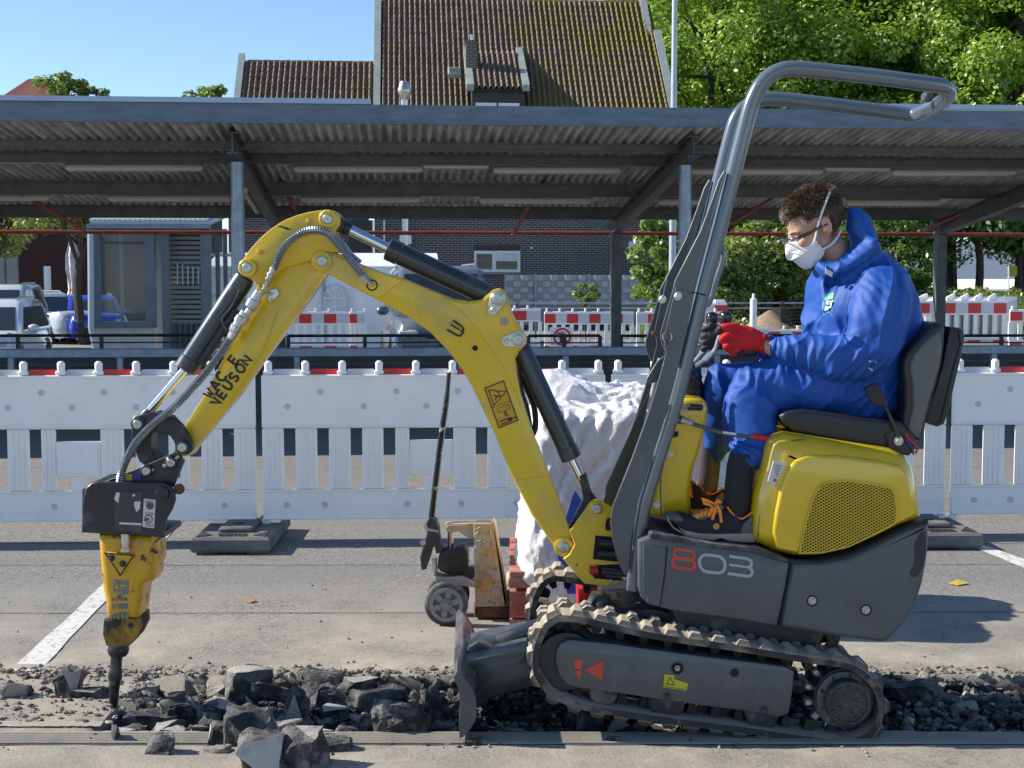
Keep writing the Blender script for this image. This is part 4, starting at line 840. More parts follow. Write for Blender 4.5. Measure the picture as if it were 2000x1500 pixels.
for px, Y, h_, r_, lb in ((132, 75, 9.6, 1.25, 'taller bright tree poking above the canopy, just right of the red roof'), (178, 76, 9.1, 1.0, 'lower bright tree poking above the canopy, right of its taller neighbour'), (410, 70, 8.9, 1.0, 'small bright tree top above the canopy, left of the lower tiled roof'), ):
    x = tx(px, Y); h2 = Q(px, {132: 108, 178: 142, 410: 138}[px], Y).z; tree(lb, x + .1, Y, h2, r_ * 1.4, LF2, 60, 110, .13, -.2, .12, .76, .4, 'bright tree tops above the canopy on the left')
tree('street tree with dark trunk and hanging leaves behind the kiosk corner', tx(163, 41), 41, 6.4, 2.4, LF4, 60, 150, .09, -.3, .16, .76, .65); tree('leafy branches of a tree at the far left edge behind the cars', tx(8, 47), 47, 6.4, 1.7, LF4, 55, 140, .09, -.3, .14, .72, .6)
# shrubs beyond the fence
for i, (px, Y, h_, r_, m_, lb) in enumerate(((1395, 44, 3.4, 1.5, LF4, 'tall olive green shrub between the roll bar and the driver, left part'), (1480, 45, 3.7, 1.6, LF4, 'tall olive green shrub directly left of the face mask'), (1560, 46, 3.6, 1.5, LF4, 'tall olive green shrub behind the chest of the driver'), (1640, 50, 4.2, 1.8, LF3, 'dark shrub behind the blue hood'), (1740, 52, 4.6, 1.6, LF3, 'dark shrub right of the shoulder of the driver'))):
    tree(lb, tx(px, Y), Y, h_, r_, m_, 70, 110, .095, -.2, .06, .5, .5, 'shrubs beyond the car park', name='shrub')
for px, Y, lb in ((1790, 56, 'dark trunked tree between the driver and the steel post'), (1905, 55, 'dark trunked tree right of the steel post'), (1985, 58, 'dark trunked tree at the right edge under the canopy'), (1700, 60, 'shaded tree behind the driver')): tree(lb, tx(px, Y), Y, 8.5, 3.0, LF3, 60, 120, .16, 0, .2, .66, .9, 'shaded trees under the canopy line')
tree('small leafy weed tree in front of the woven fence', tx(1148, 40), 40, 1.75, .35, LF4, 12, 60, .06, -.2, .02, .8, .16)
GR = mat('grass_green', (.05, .09, .02), .95, 0, .4, 3, .6, 20)
g = G(); n_ = 40
for j in range(7):
    for i in range(n_ + 1): x = 3.5 + i * .9; y = 38 + j * 3; g.v.append((x, y, -.2 + 1.35 * min(1, j / 4.) + .15 * noise.noise((x * .6, y * .5, 0))))
g.f = [(j * (n_ + 1) + i, j * (n_ + 1) + i + 1, (j + 1) * (n_ + 1) + i + 1, (j + 1) * (n_ + 1) + i) for j in range(6) for i in range(n_)]; g.m = [0] * len(g.f)
bank = tag(obj('grass_bank', g, GR, None, 60, (0, 0, 0), False), kind='structure')
cs = [(R_(4, 26), R_(38, 50), 0) for _ in range(900)]; cs = [(x, y, -.2 + 1.35 * min(1, (y - 38) / 12.) + .1) for x, y, _ in cs]
o = leaves('meadow_grass', cs, .3, 22, .09, LF4, None, .6, .1); tag(o, 'tall green grass on the bank beyond the stacked barriers', 'grass', kind='stuff')
# far pale building and yellow sign seen through the trees
tag(obj('far_white_building', G().box((tx(1880, 120), 122, 3.4), (26, 8, 3.2)), mat('far_white_wall', (.7, .72, .74), .7), None), 'pale low building glimpsed through the trees at the right', 'building')
t = thing('yellow_notice', 'small yellow notice board on a thin post at the right edge under the trees', 'sign', Q(1977, 560, 48)); a, b_ = Q(1968, 540, 48), Q(1986, 519, 48); obj('board', G().box((a + b_) / 2, (.34, .03, .38)), mat('yellow_sign_paint', (.45, .33, .02), .5), t); obj('post', G().tube([Q(1970, 565, 48), Q(1970, 519, 48)], .03, 6), WHITEM, t)
# ---------------------------------------------------------------- mini excavator
YEL = mat('yellow_machine_paint', (.72, .47, .008), .3, 0, .06, 3, .03, 60, coat=.5, dust=(.42, .33, .12), ds=5, da=.36, sharp=.12, dust2=(.06, .045, .025), d2s=30, d2a=.30)
YEL2 = mat('yellow_cover_plastic', (.68, .45, .005), .22, 0, .04, 2, coat=.8, dust2=(.3, .22, .06), d2s=30, d2a=.26)
YELH = mat('scuffed_yellow_hammer', (.62, .34, .01), .4, 0, .1, 5, .15, 60, coat=.3, dust=(.035, .03, .026), ds=13, da=.40, sharp=.03, dust2=(.3, .22, .1), d2s=24, d2a=.36)
GREY = mat('grey_machine_paint', (.068, .077, .087), .34, .15, .08, 3, .03, 70, coat=.35, dust=(.14, .14, .13), ds=6, da=.36, sharp=.15)
GREYB = mat('grey_body_plastic', (.07, .078, .088), .36, 0, .1, 2.5, .1, 160, coat=.15, dust=(.13, .13, .125), ds=3.5, da=.4, sharp=.2, dust2=(.35, .35, .34), d2s=110, d2a=.3)
TUBEM = mat('grey_tube_paint', (.13, .155, .175), .24, .25, .05, 3, coat=.6)
CYLM = mat('dark_cylinder_paint', (.032, .038, .045), .3, .2, .12, 6, coat=.4, dust=(.1, .1, .095), ds=8, da=.34, sharp=.15)
TRACKM = mat('dusty_track_rubber', (.035, .034, .033), .8, 0, .25, 14, .5, 90, dust=(.42, .355, .27), ds=5, da=.38, sharp=.12, updust=.85)
TRACKI = mat('track_rubber', (.025, .025, .025), .7, 0, .3, 14, .4, 80, dust=(.2, .18, .15), ds=9, da=.4, sharp=.12)
LUGM = mat('dusty_lug_rubber', (.06, .056, .05), .85, 0, .25, 18, .6, 110, dust=(.45, .385, .295), ds=9, da=.4, sharp=.15, updust=1.0)
HOSE = mat('hose_rubber', (.03, .03, .032), .5); SPRG = mat('hose_spring_steel', (.32, .34, .36), .28, .9, .15, 30)
SEATM = mat('black_seat_vinyl', (.02, .02, .021), .38, 0, .2, 9, .12, 260); SHELL = mat('seat_shell_plastic', (.12, .12, .105), .5, 0, .1, 5, .1, 120)
REDG = mat('red_plastic_grip', (.5, .02, .02), .35); STK = mat('white_sticker', (.6, .58, .55), .4, 0, .05); DARK = mat('dark_interior', (.008, .008, .009), .8)
LETB = mat('black_lettering', (.012, .012, .014), .4); LETR = mat('red_lettering', (.55, .06, .035), .4); LETG = mat('silver_lettering', (.33, .36, .4), .35, .2)
STY = mat('amber_warning_sticker', (.62, .33, .01), .4); BLUE = mat('blue_sticker', (.02, .03, .25), .4); PINM = mat('steel_pin', (.42, .43, .42), .3, .8, .2, 30)
BOLTM = PINM
NY = Vector((0, -1, 0))
def pl(pts, Y): return [P(x, y, Y) for x, y in pts]
M_ = thing('mini_excavator', 'yellow and grey mini excavator with hydraulic hammer, roll bar and rubber tracks', 'excavator', (1.05, 5.05, 0))
def plate(name, pts, y0, y1, m, parent=M_, bev=.004, seg=1, smooth=35): return obj(name, G().prism(pl(pts, y0), (0, 1, 0), y1 - y0, bev, seg), m, parent, smooth)
def pin(x, y, Y, r, parent, boss=None, bm=None, th=.012):
    c = P(x, y, Y)
    if boss: obj('pin_boss', G().lathe(c, NY, [(-.012, boss), (th * .7, boss), (th, boss * .88)], 24), bm or YEL, parent)
    obj('pin', G().lathe(c + NY * (th if boss else 0), NY, [(-.01, r), (.006, r), (.008, r * .85), (.008, r * .16), (.004, r * .12), (.004, 0)], 20), PINM, parent)
def bolt(x, y, Y, r, parent, m=None):
    c = P(x, y, Y); g = G(); g.lathe(c, NY, [(0, r * 1.35), (.003, r * 1.35)], 16); g.lathe(c + NY * .003, NY, [(0, r), (.007, r), (.009, r * .8)], 6); g.lathe(c + NY * .012, NY, [(0, r * .45), (.004, r * .4)], 10); obj('bolt', g, m or ZINC, parent)

# boom
BY0, BY1 = 4.985, 5.105
boom = plate('boom', [(606, 509), (609, 499), (618, 491), (630, 488), (642, 490), (668, 499), (699, 515), (740, 531), (756, 536), (780, 542), (810, 554), (861, 575), (885, 585), (915, 589), (939, 585), (954, 574), (963, 566), (975, 563), (986, 568), (992, 580), (1002, 614), (1020, 645), (1030, 660), (1027, 674), (1014, 687), (1007, 701), (1009, 725), (1017, 767), (1029, 809), (1045, 856), (1071, 922), (1093, 980), (1113, 1037), (1121, 1060), (1117, 1076), (1104, 1086), (1090, 1082), (1080, 1064), (1060, 1036), (1040, 1008), (1016, 962), (983, 891), (965, 845), (947, 808), (925, 762), (903, 722), (876, 686), (840, 649), (797, 618), (768, 603), (735, 585), (699, 566), (662, 547), (636, 533), (618, 527), (608, 519)], BY0, BY1, YEL, M_, .007, 2)
obj('side_plate', G().prism(pl([(862, 580), (886, 589), (916, 593), (940, 589), (957, 576), (966, 570), (976, 567), (984, 572), (988, 583), (998, 616), (1015, 647), (1025, 661), (1022, 672), (1011, 684), (1003, 700), (1004, 726), (1011, 767), (1017, 796), (1003, 762), (985, 722), (962, 684), (934, 645), (900, 606)], BY0 - .004), (0, 1, 0), .006, .002, 1), YEL, boom)
obj('weld_plate', G().prism(pl([(608, 500), (630, 491), (700, 518), (785, 547), (748, 577), (735, 582), (660, 544), (620, 524), (609, 516)], BY0 - .004), (0, 1, 0), .006, .002, 1), YEL, boom)
obj('weld_plate', G().prism(pl([(1006, 938), (1073, 928), (1095, 984), (1115, 1040), (1117, 1070), (1102, 1082), (1090, 1077), (1062, 1034), (1042, 1006)], BY0 - .004), (0, 1, 0), .006, .002, 1), YEL, boom)
obj('boss', G().lathe(P(629, 510, BY0), NY, [(-.13, .036), (.016, .036), (.018, .032)], 24), YEL, boom)
pin(629, 510, BY0 - .018, .019, boom); pin(1101, 1068, BY0 - .006, .02, boom, .036, YEL, .008)
obj('port_hole', G().lathe(P(727, 557, BY0), NY, [(0, .021), (.005, .021), (.005, .016), (.003, .016)], 20), DARK, boom)
obj('port_hole', G().lathe(P(928, 680, BY0), NY, [(0, .010), (.003, .010)], 16), DARK, boom); obj('through_hole', G().lathe(P(985, 628, BY0 - .004), NY, [(0, .0155), (.003, .0155)], 18), mat('bright_hole_beyond', (.42, .3, .27), .8), boom)
for (x0, y0, x1, y1, X, Y2) in ((972, 584, 963, 604, 972, 584), (990, 666, 1012, 663, 1012, 663)):
    L_ = [Vector((x0, y0)), Vector((x1, y1))]; a, b_ = L_; d = (b_ - a).normalized(); n2 = Vector((-d.y, d.x)); r0, r1 = 16, 11
    if X == x1: a, b_ = b_, a; d = -d; n2 = -n2
    out = [a + d * -r0 * math.cos(q) + n2 * r0 * math.sin(q) for q in [math.radians(k) for k in range(90, -91, -30)]] + [b_ + d * r1 * math.cos(q) + n2 * -r1 * math.sin(q) for q in [math.radians(k) for k in range(90, -91, -30)]]
    lk = obj('pin_keeper_plate', G().prism(pl([(q.x, q.y) for q in out], BY0 - .012), (0, 1, 0), .009, .001, 1), ZINC, boom); pin(a.x, a.y, BY0 - .012, .018, boom, .024, ZINC, .01); bolt(b_.x, b_.y, BY0 - .012, .009, boom)
# arm
arm = plate('dipper_arm', [(505, 552), (560, 490), (600, 470), (640, 478), (655, 500), (645, 524), (636, 536), (600, 587), (556, 648), (512, 707), (490, 738), (470, 767), (420, 828), (384, 872), (371, 890), (352, 893), (338, 885), (349, 858), (362, 830), (383, 796), (404, 764), (426, 720), (449, 674), (478, 614)], 4.995, 5.095, YEL, M_, .006, 2)
brk = obj('arm_bracket', G().prism(pl([(470, 531), (469, 517), (476, 503), (488, 487), (500, 473), (514, 459), (530, 446), (545, 436), (560, 428), (580, 420), (602, 414), (622, 411), (641, 409), (655, 413), (663, 424), (663, 438), (655, 449), (652, 458), (656, 472), (662, 494), (640, 492), (618, 495), (609, 508), (560, 522), (545, 530), (520, 556), (505, 560), (496, 548), (484, 542)], 4.975), (0, 1, 0), .14, .006, 2), YEL, arm)
pin(484, 523, 4.969, .018, arm, .033); pin(641, 428, 4.969, .018, arm, .033)
for x, y in ((603, 433), (507, 492)): obj('lug', G().lathe(P(x, y, 4.975), NY, [(0, .009), (.012, .009), (.014, .006)], 12), YEL, arm)
obj('scuff_mark', G().prism(pl([(541, 442), (550, 441), (560, 444), (570, 449), (560, 449), (552, 445)], 4.9735), (0, 1, 0), .001), LETB, arm, 0)
obj('fold_ridge', G().tube(pl([(546, 602), (512, 690), (478, 745), (450, 785)], 4.994), .003, 6), YEL, arm)
obj('fold_ridge', G().tube(pl([(494, 556), (556, 522), (600, 508), (640, 500)], 4.994), .003, 6), YEL, arm)
# lettering along the arm: two lines running up the arm, letters with gaps as worn
o0 = P(414, 796, 4.988); exv = (P(476, 712, 4.988) - o0).normalized(); eyv = Vector((exv.z, 0, -exv.x)); eyv = -eyv if eyv.z < 0 and False else eyv
eyv = Vector((-exv.z, 0, exv.x))
def glyphs(txt, o, h, wd, gap, name, m, parent, th=.0015):
    FN = {'W': [[(0, 1), (.28, 0), (.5, .62), (.72, 0), (1, 1)]], 'A': [[(0, 0), (.45, 1), (.55, 1), (1, 0)], [(.24, .3), (.76, .3)]], 'C': [[(.95, .85), (.7, 1), (.3, 1), (0, .7), (0, .3), (.3, 0), (.7, 0), (.95, .15)]],
          'E': [[(.85, 1), (0, 1), (0, 0), (.85, 0)], [(.05, .5), (.75, .5)]], 'U': [[(0, 1), (0, .3), (.25, 0), (.65, 0), (.9, .3), (.9, 1)]], 'S': [[(.85, .9), (.6, 1), (.2, 1), (0, .75), (.2, .55), (.65, .45), (.85, .25), (.65, 0), (.2, 0), (0, .1)]],
          'O': [[(.3, 0), (.7, 0), (1, .3), (1, .7), (.7, 1), (.3, 1), (0, .7), (0, .3), (.3, 0.0)]], 'N': [[(0, 1), (.85, 0), (.85, 1)]], 'M': [[(0, 0), (0, 1), (.5, .4), (1, 1), (1, 0)]], 'n': [[(0, 0), (0, 1), (.85, 0), (.85, 1)]]}
    x = 0; g = G()
    for ch in txt:
        if ch == ' ': x += h * .8 + gap; continue
        w_ = h * .78
        for k, st in enumerate(FN[ch]): g.ribbon([o + exv * (x + px * w_) + eyv * (py * h) for px, py in st], wd, NY, th + k * .0004)
        x += w_ + gap
    return obj(name, g, m, parent, 0)
glyphs('WAC E', P(411, 779, 4.9935), .033, .0085, .0125, 'lettering', LETB, arm); glyphs('NEUSOn', P(424, 796, 4.9935), .033, .0085, .0125, 'lettering', LETB, arm)
# rounded maker's mark on the boom (an E of three bars lying on its side)
o1 = P(889, 642, BY0 - .002)
def mk(pts): return [o1 + P(x, y, BY0)[:] and P(x, y, BY0 - .001) for x, y in pts]
g = G(); g.ribbon(pl([(885, 626), (901, 637), (905, 642), (904, 650), (899, 656), (893, 655), (873, 644)], BY0 - .001), .0075, NY); g.ribbon(pl([(880, 633.5), (897, 644)], BY0 - .001), .006, NY, .0024); g.ribbon(pl([(899, 645), (902, 648)], BY0 - .001), .005, NY, .0028); obj('maker_mark', g, LETB, boom, 0)
# warning sticker on the boom
st_ = obj('warning_sticker', G().prism(pl([(945, 757), (984, 742), (1013, 822), (974, 838)], BY0 - .001), (0, 1, 0), .001), STY, boom, 0)
def fr(u, v):                                              # sticker frame coordinates
    return (945 + 39 * u + 29 * v, 757 - 15 * u + 80 * v)
def sp(*q): return pl([fr(*c) for c in q], BY0 - .002)
g = G(); g.ribbon(sp((.03, .02), (.97, .02), (.97, .98), (.03, .98)), .0035, NY, .001, True); g.ribbon(sp((.1, .1), (.82, .1), (.16, .52)) if 0 else sp((.16, .09), (.92, .27), (.16, .46)), .003, NY, .001, True)
g.ribbon(sp((.55, .18), (.55, .24)), .006, NY, .0012); g.ribbon(sp((.55, .27), (.55, .33)), .006, NY, .0012); g.ribbon(sp((.3, .24), (.45, .3), (.28, .36)), .004, NY, .0012)
g.ribbon(sp((.06, .5), (.94, .5)), .0012, NY, .0012); g.ribbon(sp((.25, .56), (.8, .56), (.8, .66), (.25, .66)), .0012, NY, .0012, True); g.ribbon(sp((.55, .7), (.55, .79)), .003, NY, .0012)
g.ribbon(sp((.47, .73), (.55, .69), (.63, .73)), .002, NY, .0014); g.ribbon(sp((.47, .76), (.55, .8), (.63, .76)), .002, NY, .0014); g.ribbon(sp((.15, .86), (.7, .86)), .004, NY, .0012); g.ribbon(sp((.15, .93), (.7, .93)), .004, NY, .0012); g.ribbon(sp((.55, .895), (.78, .895)), .009, NY, .0016)
g.lathe(P(*fr(.89, .895), BY0 - .002), NY, [(0, .004), (.0014, .004)], 10); obj('pictogram', g, LETB, st_, 0)

# cylinders
def cyl(pa, pb, pc, Y, rb, rr, name='hydraulic_cylinder', eye=None, m=CYLM):
    a, b_, c = P(*pa, Y), P(*pb, Y), P(*pc, Y); d = (b_ - a).normalized(); g = G(); L = (b_ - a).length
    g.lathe(a, d, [(0, rb * .8), (.006, rb * .96), (.02, rb), (L - .05, rb), (L - .048, rb * 1.07), (L - .004, rb * 1.07), (L, rb * .8)], 26); o = obj(name, g, m, M_, 40)
    d2 = (c - b_).normalized(); g = G(); g.lathe(b_ - d2 * .01, d2, [(0, rr), ((c - b_).length + .01, rr)], 20); obj('rod', g, CHROME, o)
    if eye: g = G(); g.lathe(c - d2 * .035, d2, [(0, rr * 1.1), (.02, rr * 1.35), (.045, rr * 1.2)], 14); g.lathe(c + d2 * .02 - NY * .03, NY, [(0, eye), (.06, eye)], 18); obj('rod_eye', g, BLKM, o)
    return o
c1 = cyl((480, 540), (361, 722), (281, 815), 5.045, .040, .0155, eye=.024)
c2 = cyl((962, 580), (757, 485), (668, 442), 5.045, .040, .0195, eye=.03)
c3 = cyl((1016, 676), (1117, 897), (1148, 958), 5.045, .0365, .0175)
obj('rod_fork', G().prism(pl([(1132, 930), (1145, 925), (1156, 962), (1166, 976), (1152, 990), (1122, 1036), (1112, 1032), (1140, 975)], 5.02), (0, 1, 0), .05, .004, 1), BLKM, c3)
obj('oil_line', G().tube(spline(pl([(468, 566), (452, 600), (436, 618), (434, 628), (446, 646), (455, 630)], 4.99), 4), .0045, 8), CYLM, c1)
for a, b_, r in (((462, 604), (430, 655), .013), ((440, 636), (392, 710), .016)): obj('check_valve', G().tube(pl([a, b_], 5.02), r, 10), BLKM, c1)
# spring-sleeved hoses
def sprung(path, Y, r=.0145, dx=0, m=SPRG, pitch=.0085, parent=None, name='sprung_hose'):
    pts = spline([P(x, y, (Y[i] if isinstance(Y, (list, tuple)) else Y)) for i, (x, y) in enumerate(path)], 10)
    d = [0]
    for i in range(1, len(pts)): d.append(d[-1] + (pts[i] - pts[i - 1]).length)
    n = int(d[-1] / pitch * 2); P2 = []; R2 = []; j = 0
    for i in range(n + 1):
        s_ = d[-1] * i / n
        while j < len(d) - 2 and d[j + 1] < s_: j += 1
        t = (s_ - d[j]) / max(1e-9, d[j + 1] - d[j]); P2.append(pts[j].lerp(pts[j + 1], t)); R2.append(r if i % 2 else r * .78)
    o = obj(name, G().tube(pts, r * .82, 8), HOSE, parent or M_); obj('spring', G().tube(P2, R2, 9), m, o, 25); return o
yh = 4.945
def fit(a, b_, r, Y, prof=None, parent=M_):
    a, b_ = P(*a, Y), P(*b_, Y); d = (b_ - a).normalized(); L = (b_ - a).length; g = G()
    pr = prof or [(0, .7), (.06, 1), (.2, 1), (.21, .8), (.35, .8), (.36, 1.15), (.5, 1.15), (.51, .85), (.7, .85), (.71, 1.1), (.85, 1.1), (.9, .7), (1, .7)]
    g.lathe(a, d, [(q * L, k * r) for q, k in pr], 10); return obj('hose_fitting', g, ZINC, parent, 30)
h1 = sprung([(244, 1040), (243, 1010), (236, 985), (234, 950), (237, 925), (249, 893), (268, 860), (298, 829), (335, 800), (372, 762), (402, 727), (430, 690), (448, 662)], [4.93] * 4 + [4.92] + [4.925] * 2 + [4.93] * 2 + [yh] * 4, .0155)
fit((448, 664), (512, 572), .016, yh); fit((455, 650), (480, 610), .02, yh, [(0, .8), (.1, 1), (.3, 1.1), (.32, .9), (.5, .9), (.52, 1.15), (.75, 1.1), (.8, .9), (1, .9)]); fit((488, 604), (508, 570), .021, yh, [(0, .8), (.1, 1.1), (.5, 1.1), (.55, .9), (1, .85)])
h2 = sprung([(535, 525), (545, 500), (560, 476), (583, 457), (610, 449), (637, 454), (660, 476), (685, 509), (708, 538)], yh, .0145); fit((522, 549), (537, 521), .012, yh); fit((514, 568), (524, 546), .008, yh)
fit((706, 536), (722, 552), .012, yh); obj('hose_fitting', G().tube(pl([(720, 550), (729, 558)], 4.96), .007, 8), ZINC, h2)
sprung([(652, 462), (668, 478), (684, 498), (703, 514)], 5.14, .0145)
g = G(); g.prism(pl([(528, 566), (541, 563), (546, 574), (531, 590), (524, 584)], 4.985), (0, 1, 0), .01, .001, 1); obj('clamp_plate', g, ZINC, arm); bolt(529, 585, 4.983, .006, arm); obj('clamp_arm', G().tube(pl([(513, 574), (530, 574)], 4.97), .006, 8), ZINC, arm)
obj('dust_cap', G().tube(spline(pl([(446, 668), (436, 678), (425, 685)], 4.97), 3), .005, 6), YEL, M_)
for path, Y, r in (([(1015, 690), (1022, 740), (1042, 790), (1046, 830), (1040, 850)], 5.09, .011), ([(1012, 705), (1018, 760), (1030, 800), (1038, 850)], 5.12, .009), ([(1018, 728), (1032, 742), (1042, 762)], 5.03, .008)): obj('hydraulic_hose', G().tube(spline(pl(path, Y), 5), r, 8), HOSE, M_)
# bucket links (black)
lk = obj('curved_link', G().prism(pl([(256, 822), (262, 812), (280, 809), (297, 805), (313, 806), (330, 810), (344, 818), (357, 830), (367, 846), (376, 864), (377, 878), (366, 888), (352, 887), (344, 877), (340, 863), (333, 853), (322, 845), (309, 843), (299, 847), (292, 838), (280, 843), (264, 842), (257, 834)], 4.958), (0, 1, 0), .022, .003, 1), BLKM, M_)
obj('link_far_plate', G().prism(pl([(259, 838), (262, 812), (280, 809), (313, 802), (340, 812), (362, 838), (374, 869), (360, 880), (345, 860), (326, 845), (305, 845), (285, 842)], 5.09), (0, 1, 0), .02, .002, 1), BLKM, lk)
obj('straight_link', G().prism(pl([(257, 834), (279, 838), (297, 846), (294, 858), (294, 872), (300, 888), (308, 896), (300, 908), (288, 912), (272, 902), (262, 880), (256, 858)], 4.985), (0, 1, 0), .1, .004, 1), BLKM, lk)
for x, y in ((270, 828), (357, 873)): pin(x, y, 4.956, .017, lk, .026, BLKM, .008)
# quick hitch cheek
hit = obj('hitch_cheek', G().prism(pl([(193, 946), (215, 936), (268, 915), (294, 904), (327, 890), (340, 885), (352, 889), (357, 898), (354, 910), (347, 928), (338, 952), (300, 956), (200, 956)], 4.945), (0, 1, 0), .018, .002, 1), BLKM, M_)
obj('far_cheek', G().prism(pl([(193, 946), (268, 915), (327, 890), (348, 887), (360, 900), (350, 925), (338, 952), (200, 956)], 5.12), (0, 1, 0), .018, .002, 1), BLKM, hit)
for x, y, d in ((287, 919, (14, -2)), (335, 903, (-16, 8))):
    pin(x, y, 4.942, .0155, hit, .023, BLKM, .01); obj('grease_tab', G().tube([P(x, y, 4.94), P(x + d[0], y + d[1], 4.94)], [.009, .007], 8), ZINC, hit); obj('grease_tab', G().tube([P(x, y, 4.94), P(x - d[0] * .9, y - d[1] * 1.6, 4.94)], [.008, .006], 8), ZINC, hit)
g = G(); g.prism(pl([(244, 927), (258, 926), (258, 938), (244, 939)], 4.943), (0, 1, 0), .0015); obj('yellow_label', g, mat('yellow_label_film', (.55, .45, .02), .4), hit, 0); obj('blue_label', G().prism(pl([(261, 921), (276, 919), (276, 938), (260, 939)], 4.943), (0, 1, 0), .0015), BLUE, hit, 0)
# hammer housing
hb = obj('hammer_housing', G().prism(pl([(159, 1039), (161, 985), (166, 955), (178, 944), (192, 942), (250, 942), (318, 943), (332, 949), (341, 963), (342, 977), (336, 995), (326, 1012), (322, 1025), (320, 1050), (268, 1046), (262, 1040), (222, 1041)], 4.90), (0, 1, 0), .02, .003, 1), BLKM, M_)
obj('far_cheek', G().prism(pl([(191, 1041), (200, 945), (300, 943), (325, 947), (338, 965), (331, 995), (318, 1015), (316, 1046)], 5.17), (0, 1, 0), .02, .003, 1), BLKM, hb)
obj('top_plate', G().prism(pl([(178, 944), (320, 942), (320, 950), (178, 952)], 4.92), (0, 1, 0), .25, .002, 1), BLKM, hb); obj('base_plate', G().prism(pl([(160, 1032), (322, 1040), (322, 1050), (160, 1040)], 4.92), (0, 1, 0), .25, .002, 1), BLKM, hb); obj('front_plate', G().prism(pl([(161, 955), (168, 955), (167, 1038), (160, 1038)], 4.92), (0, 1, 0), .25), BLKM, hb)
obj('boss', G().lathe(P(317, 964, 4.90), NY, [(0, .026), (.012, .025), (.014, .02)], 20), BLKM, hb); obj('cross_pin', G().tube([P(350, 955, 4.93), P(350, 955, 5.17)], .02, 14), mat('rusty_pin', (.16, .07, .04), .7, .3, .4, 20), hb)
obj('inner_plate', G().prism(pl([(222, 962), (277, 960), (277, 1040), (222, 1036)], 4.8965), (0, 1, 0), .004, .001, 1), CYLM, hb)
for q in (((227, 962), (234, 962), (231, 983), (223, 975)), ((262, 980), (274, 979), (273, 994), (266, 1000), (262, 988)), ((233, 1020), (276, 1022), (276, 1026), (233, 1024)), ((258, 966), (263, 965), (264, 969), (259, 970))): obj('paint_scrape', G().prism(pl(q, 4.8945), (0, 1, 0), .002), STK, hb, 0)
sk = obj('white_sticker', G().prism(pl([(281, 974), (304, 976), (301, 1032), (278, 1029)], 4.898), (0, 1, 0), .002), STK, hb, 0)
g = G(); g.lathe(P(293, 988, 4.897), NY, [(0, .0135), (.001, .0135)], 20); obj('round_emblem', g, mat('dark_red_emblem', (.12, .05, .05), .4), sk, 0)
g = G(); c = P(290, 1014, 4.897); g.ribbon([c + Vector((.014 * math.cos(q * math.pi / 8), 0, .014 * math.sin(q * math.pi / 8))) for q in range(16)], .003, NY, .001, True); obj('ring_emblem', g, mat('dark_red_ring', (.28, .02, .03), .4), sk, 0)
exv_s, eyv_s = exv, eyv; exv, eyv = Vector((1, 0, 0)), Vector((0, 0, 1)); glyphs('M', P(285.5, 1018, 4.896), .011, .003, 0, 'emblem_letter', LETB, sk); exv, eyv = exv_s, eyv_s
g = G()
for y in (978, 981, 1001, 1004, 1024, 1027): a, b_ = P(283, y, 4.896), P(300, y + 1.5, 4.896); g.ribbon([a, b_], .0022, NY, .0008)
obj('print_line', g, mat('grey_print', (.2, .2, .22), .5), sk, 0)
# hammer body
hm = obj('hammer_body', G().prism(pl([(190, 1044), (296, 1047), (300, 1070), (298, 1100), (296, 1132), (278, 1142), (275, 1160), (272, 1185), (268, 1210), (208, 1209), (204, 1180), (198, 1150), (196, 1125), (193, 1095), (191, 1070)], 4.955), (0, 1, 0), .18, .03, 4), YELH, M_, 50)
obj('side_block', G().prism(pl([(268, 1060), (306, 1058), (309, 1066), (309, 1098), (305, 1106), (303, 1128), (297, 1136), (270, 1134)], 4.975), (0, 1, 0), .13, .012, 2), YELH, hm)
tp = obj('valve_cover', G().prism(pl([(205, 1082), (209, 1078), (257, 1082), (263, 1087), (262, 1093), (240, 1122), (234, 1124), (228, 1121)], 4.942), (0, 1, 0), .016, .003, 1), YELH, hm)
g = G(); g.ribbon(pl([(205, 1080), (261, 1085), (235, 1124)], 4.941), .005, NY, .001, True); obj('worn_edge', g, LETB, tp, 0)
for x, y in ((218, 1090), (240, 1101)): bolt(x, y, 4.941, .009, tp, CYLM)
for x, y in ((222, 1049), (236, 1049), (246, 1049)): obj('bolt_hole', G().lathe(P(x, y, 4.954), NY, [(0, .004), (.002, .004)], 8), DARK, hm)
lb = obj('worn_label', G().prism(pl([(221, 1132), (251, 1134), (251, 1160), (236, 1165), (221, 1158)], 4.953), (0, 1, 0), .003), mat('worn_blue_grey_label', (.12, .14, .17), .5, 0, .4, 60, dust=(.5, .34, .03), ds=40, da=.45), hm, 0)
g = G(); g.lathe(P(228, 1147, 4.952), NY, [(0, .006), (.001, .006)], 12); g.ribbon(pl([(234, 1143), (249, 1144)], 4.952), .004, NY, .001); obj('label_mark', g, MATS['yellow_label_film'], lb, 0)
for y, h_ in ((1168, 6), (1179, 12), (1196, 14)):
    g = G(); x = 218 + (y - 1168) * .1
    for k, w_ in enumerate((5, 8, 6, 9)): g.prism(pl([(x, y), (x + w_, y), (x + w_ - 1, y + h_), (x, y + h_ - 1)], 4.953), (0, 1, 0), .003); x += w_ + 1
    obj('worn_print', g, MATS['worn_blue_grey_label'], hm, 0)
hf = obj('hose_adapter', G().lathe(P(246, 1077, 4.93), (0, 0, 1), [(0, .019), (.014, .019), (.015, .014), (.03, .014), (.031, .017), (.065, .017), (.07, .013)], 12), ZINC, hm)
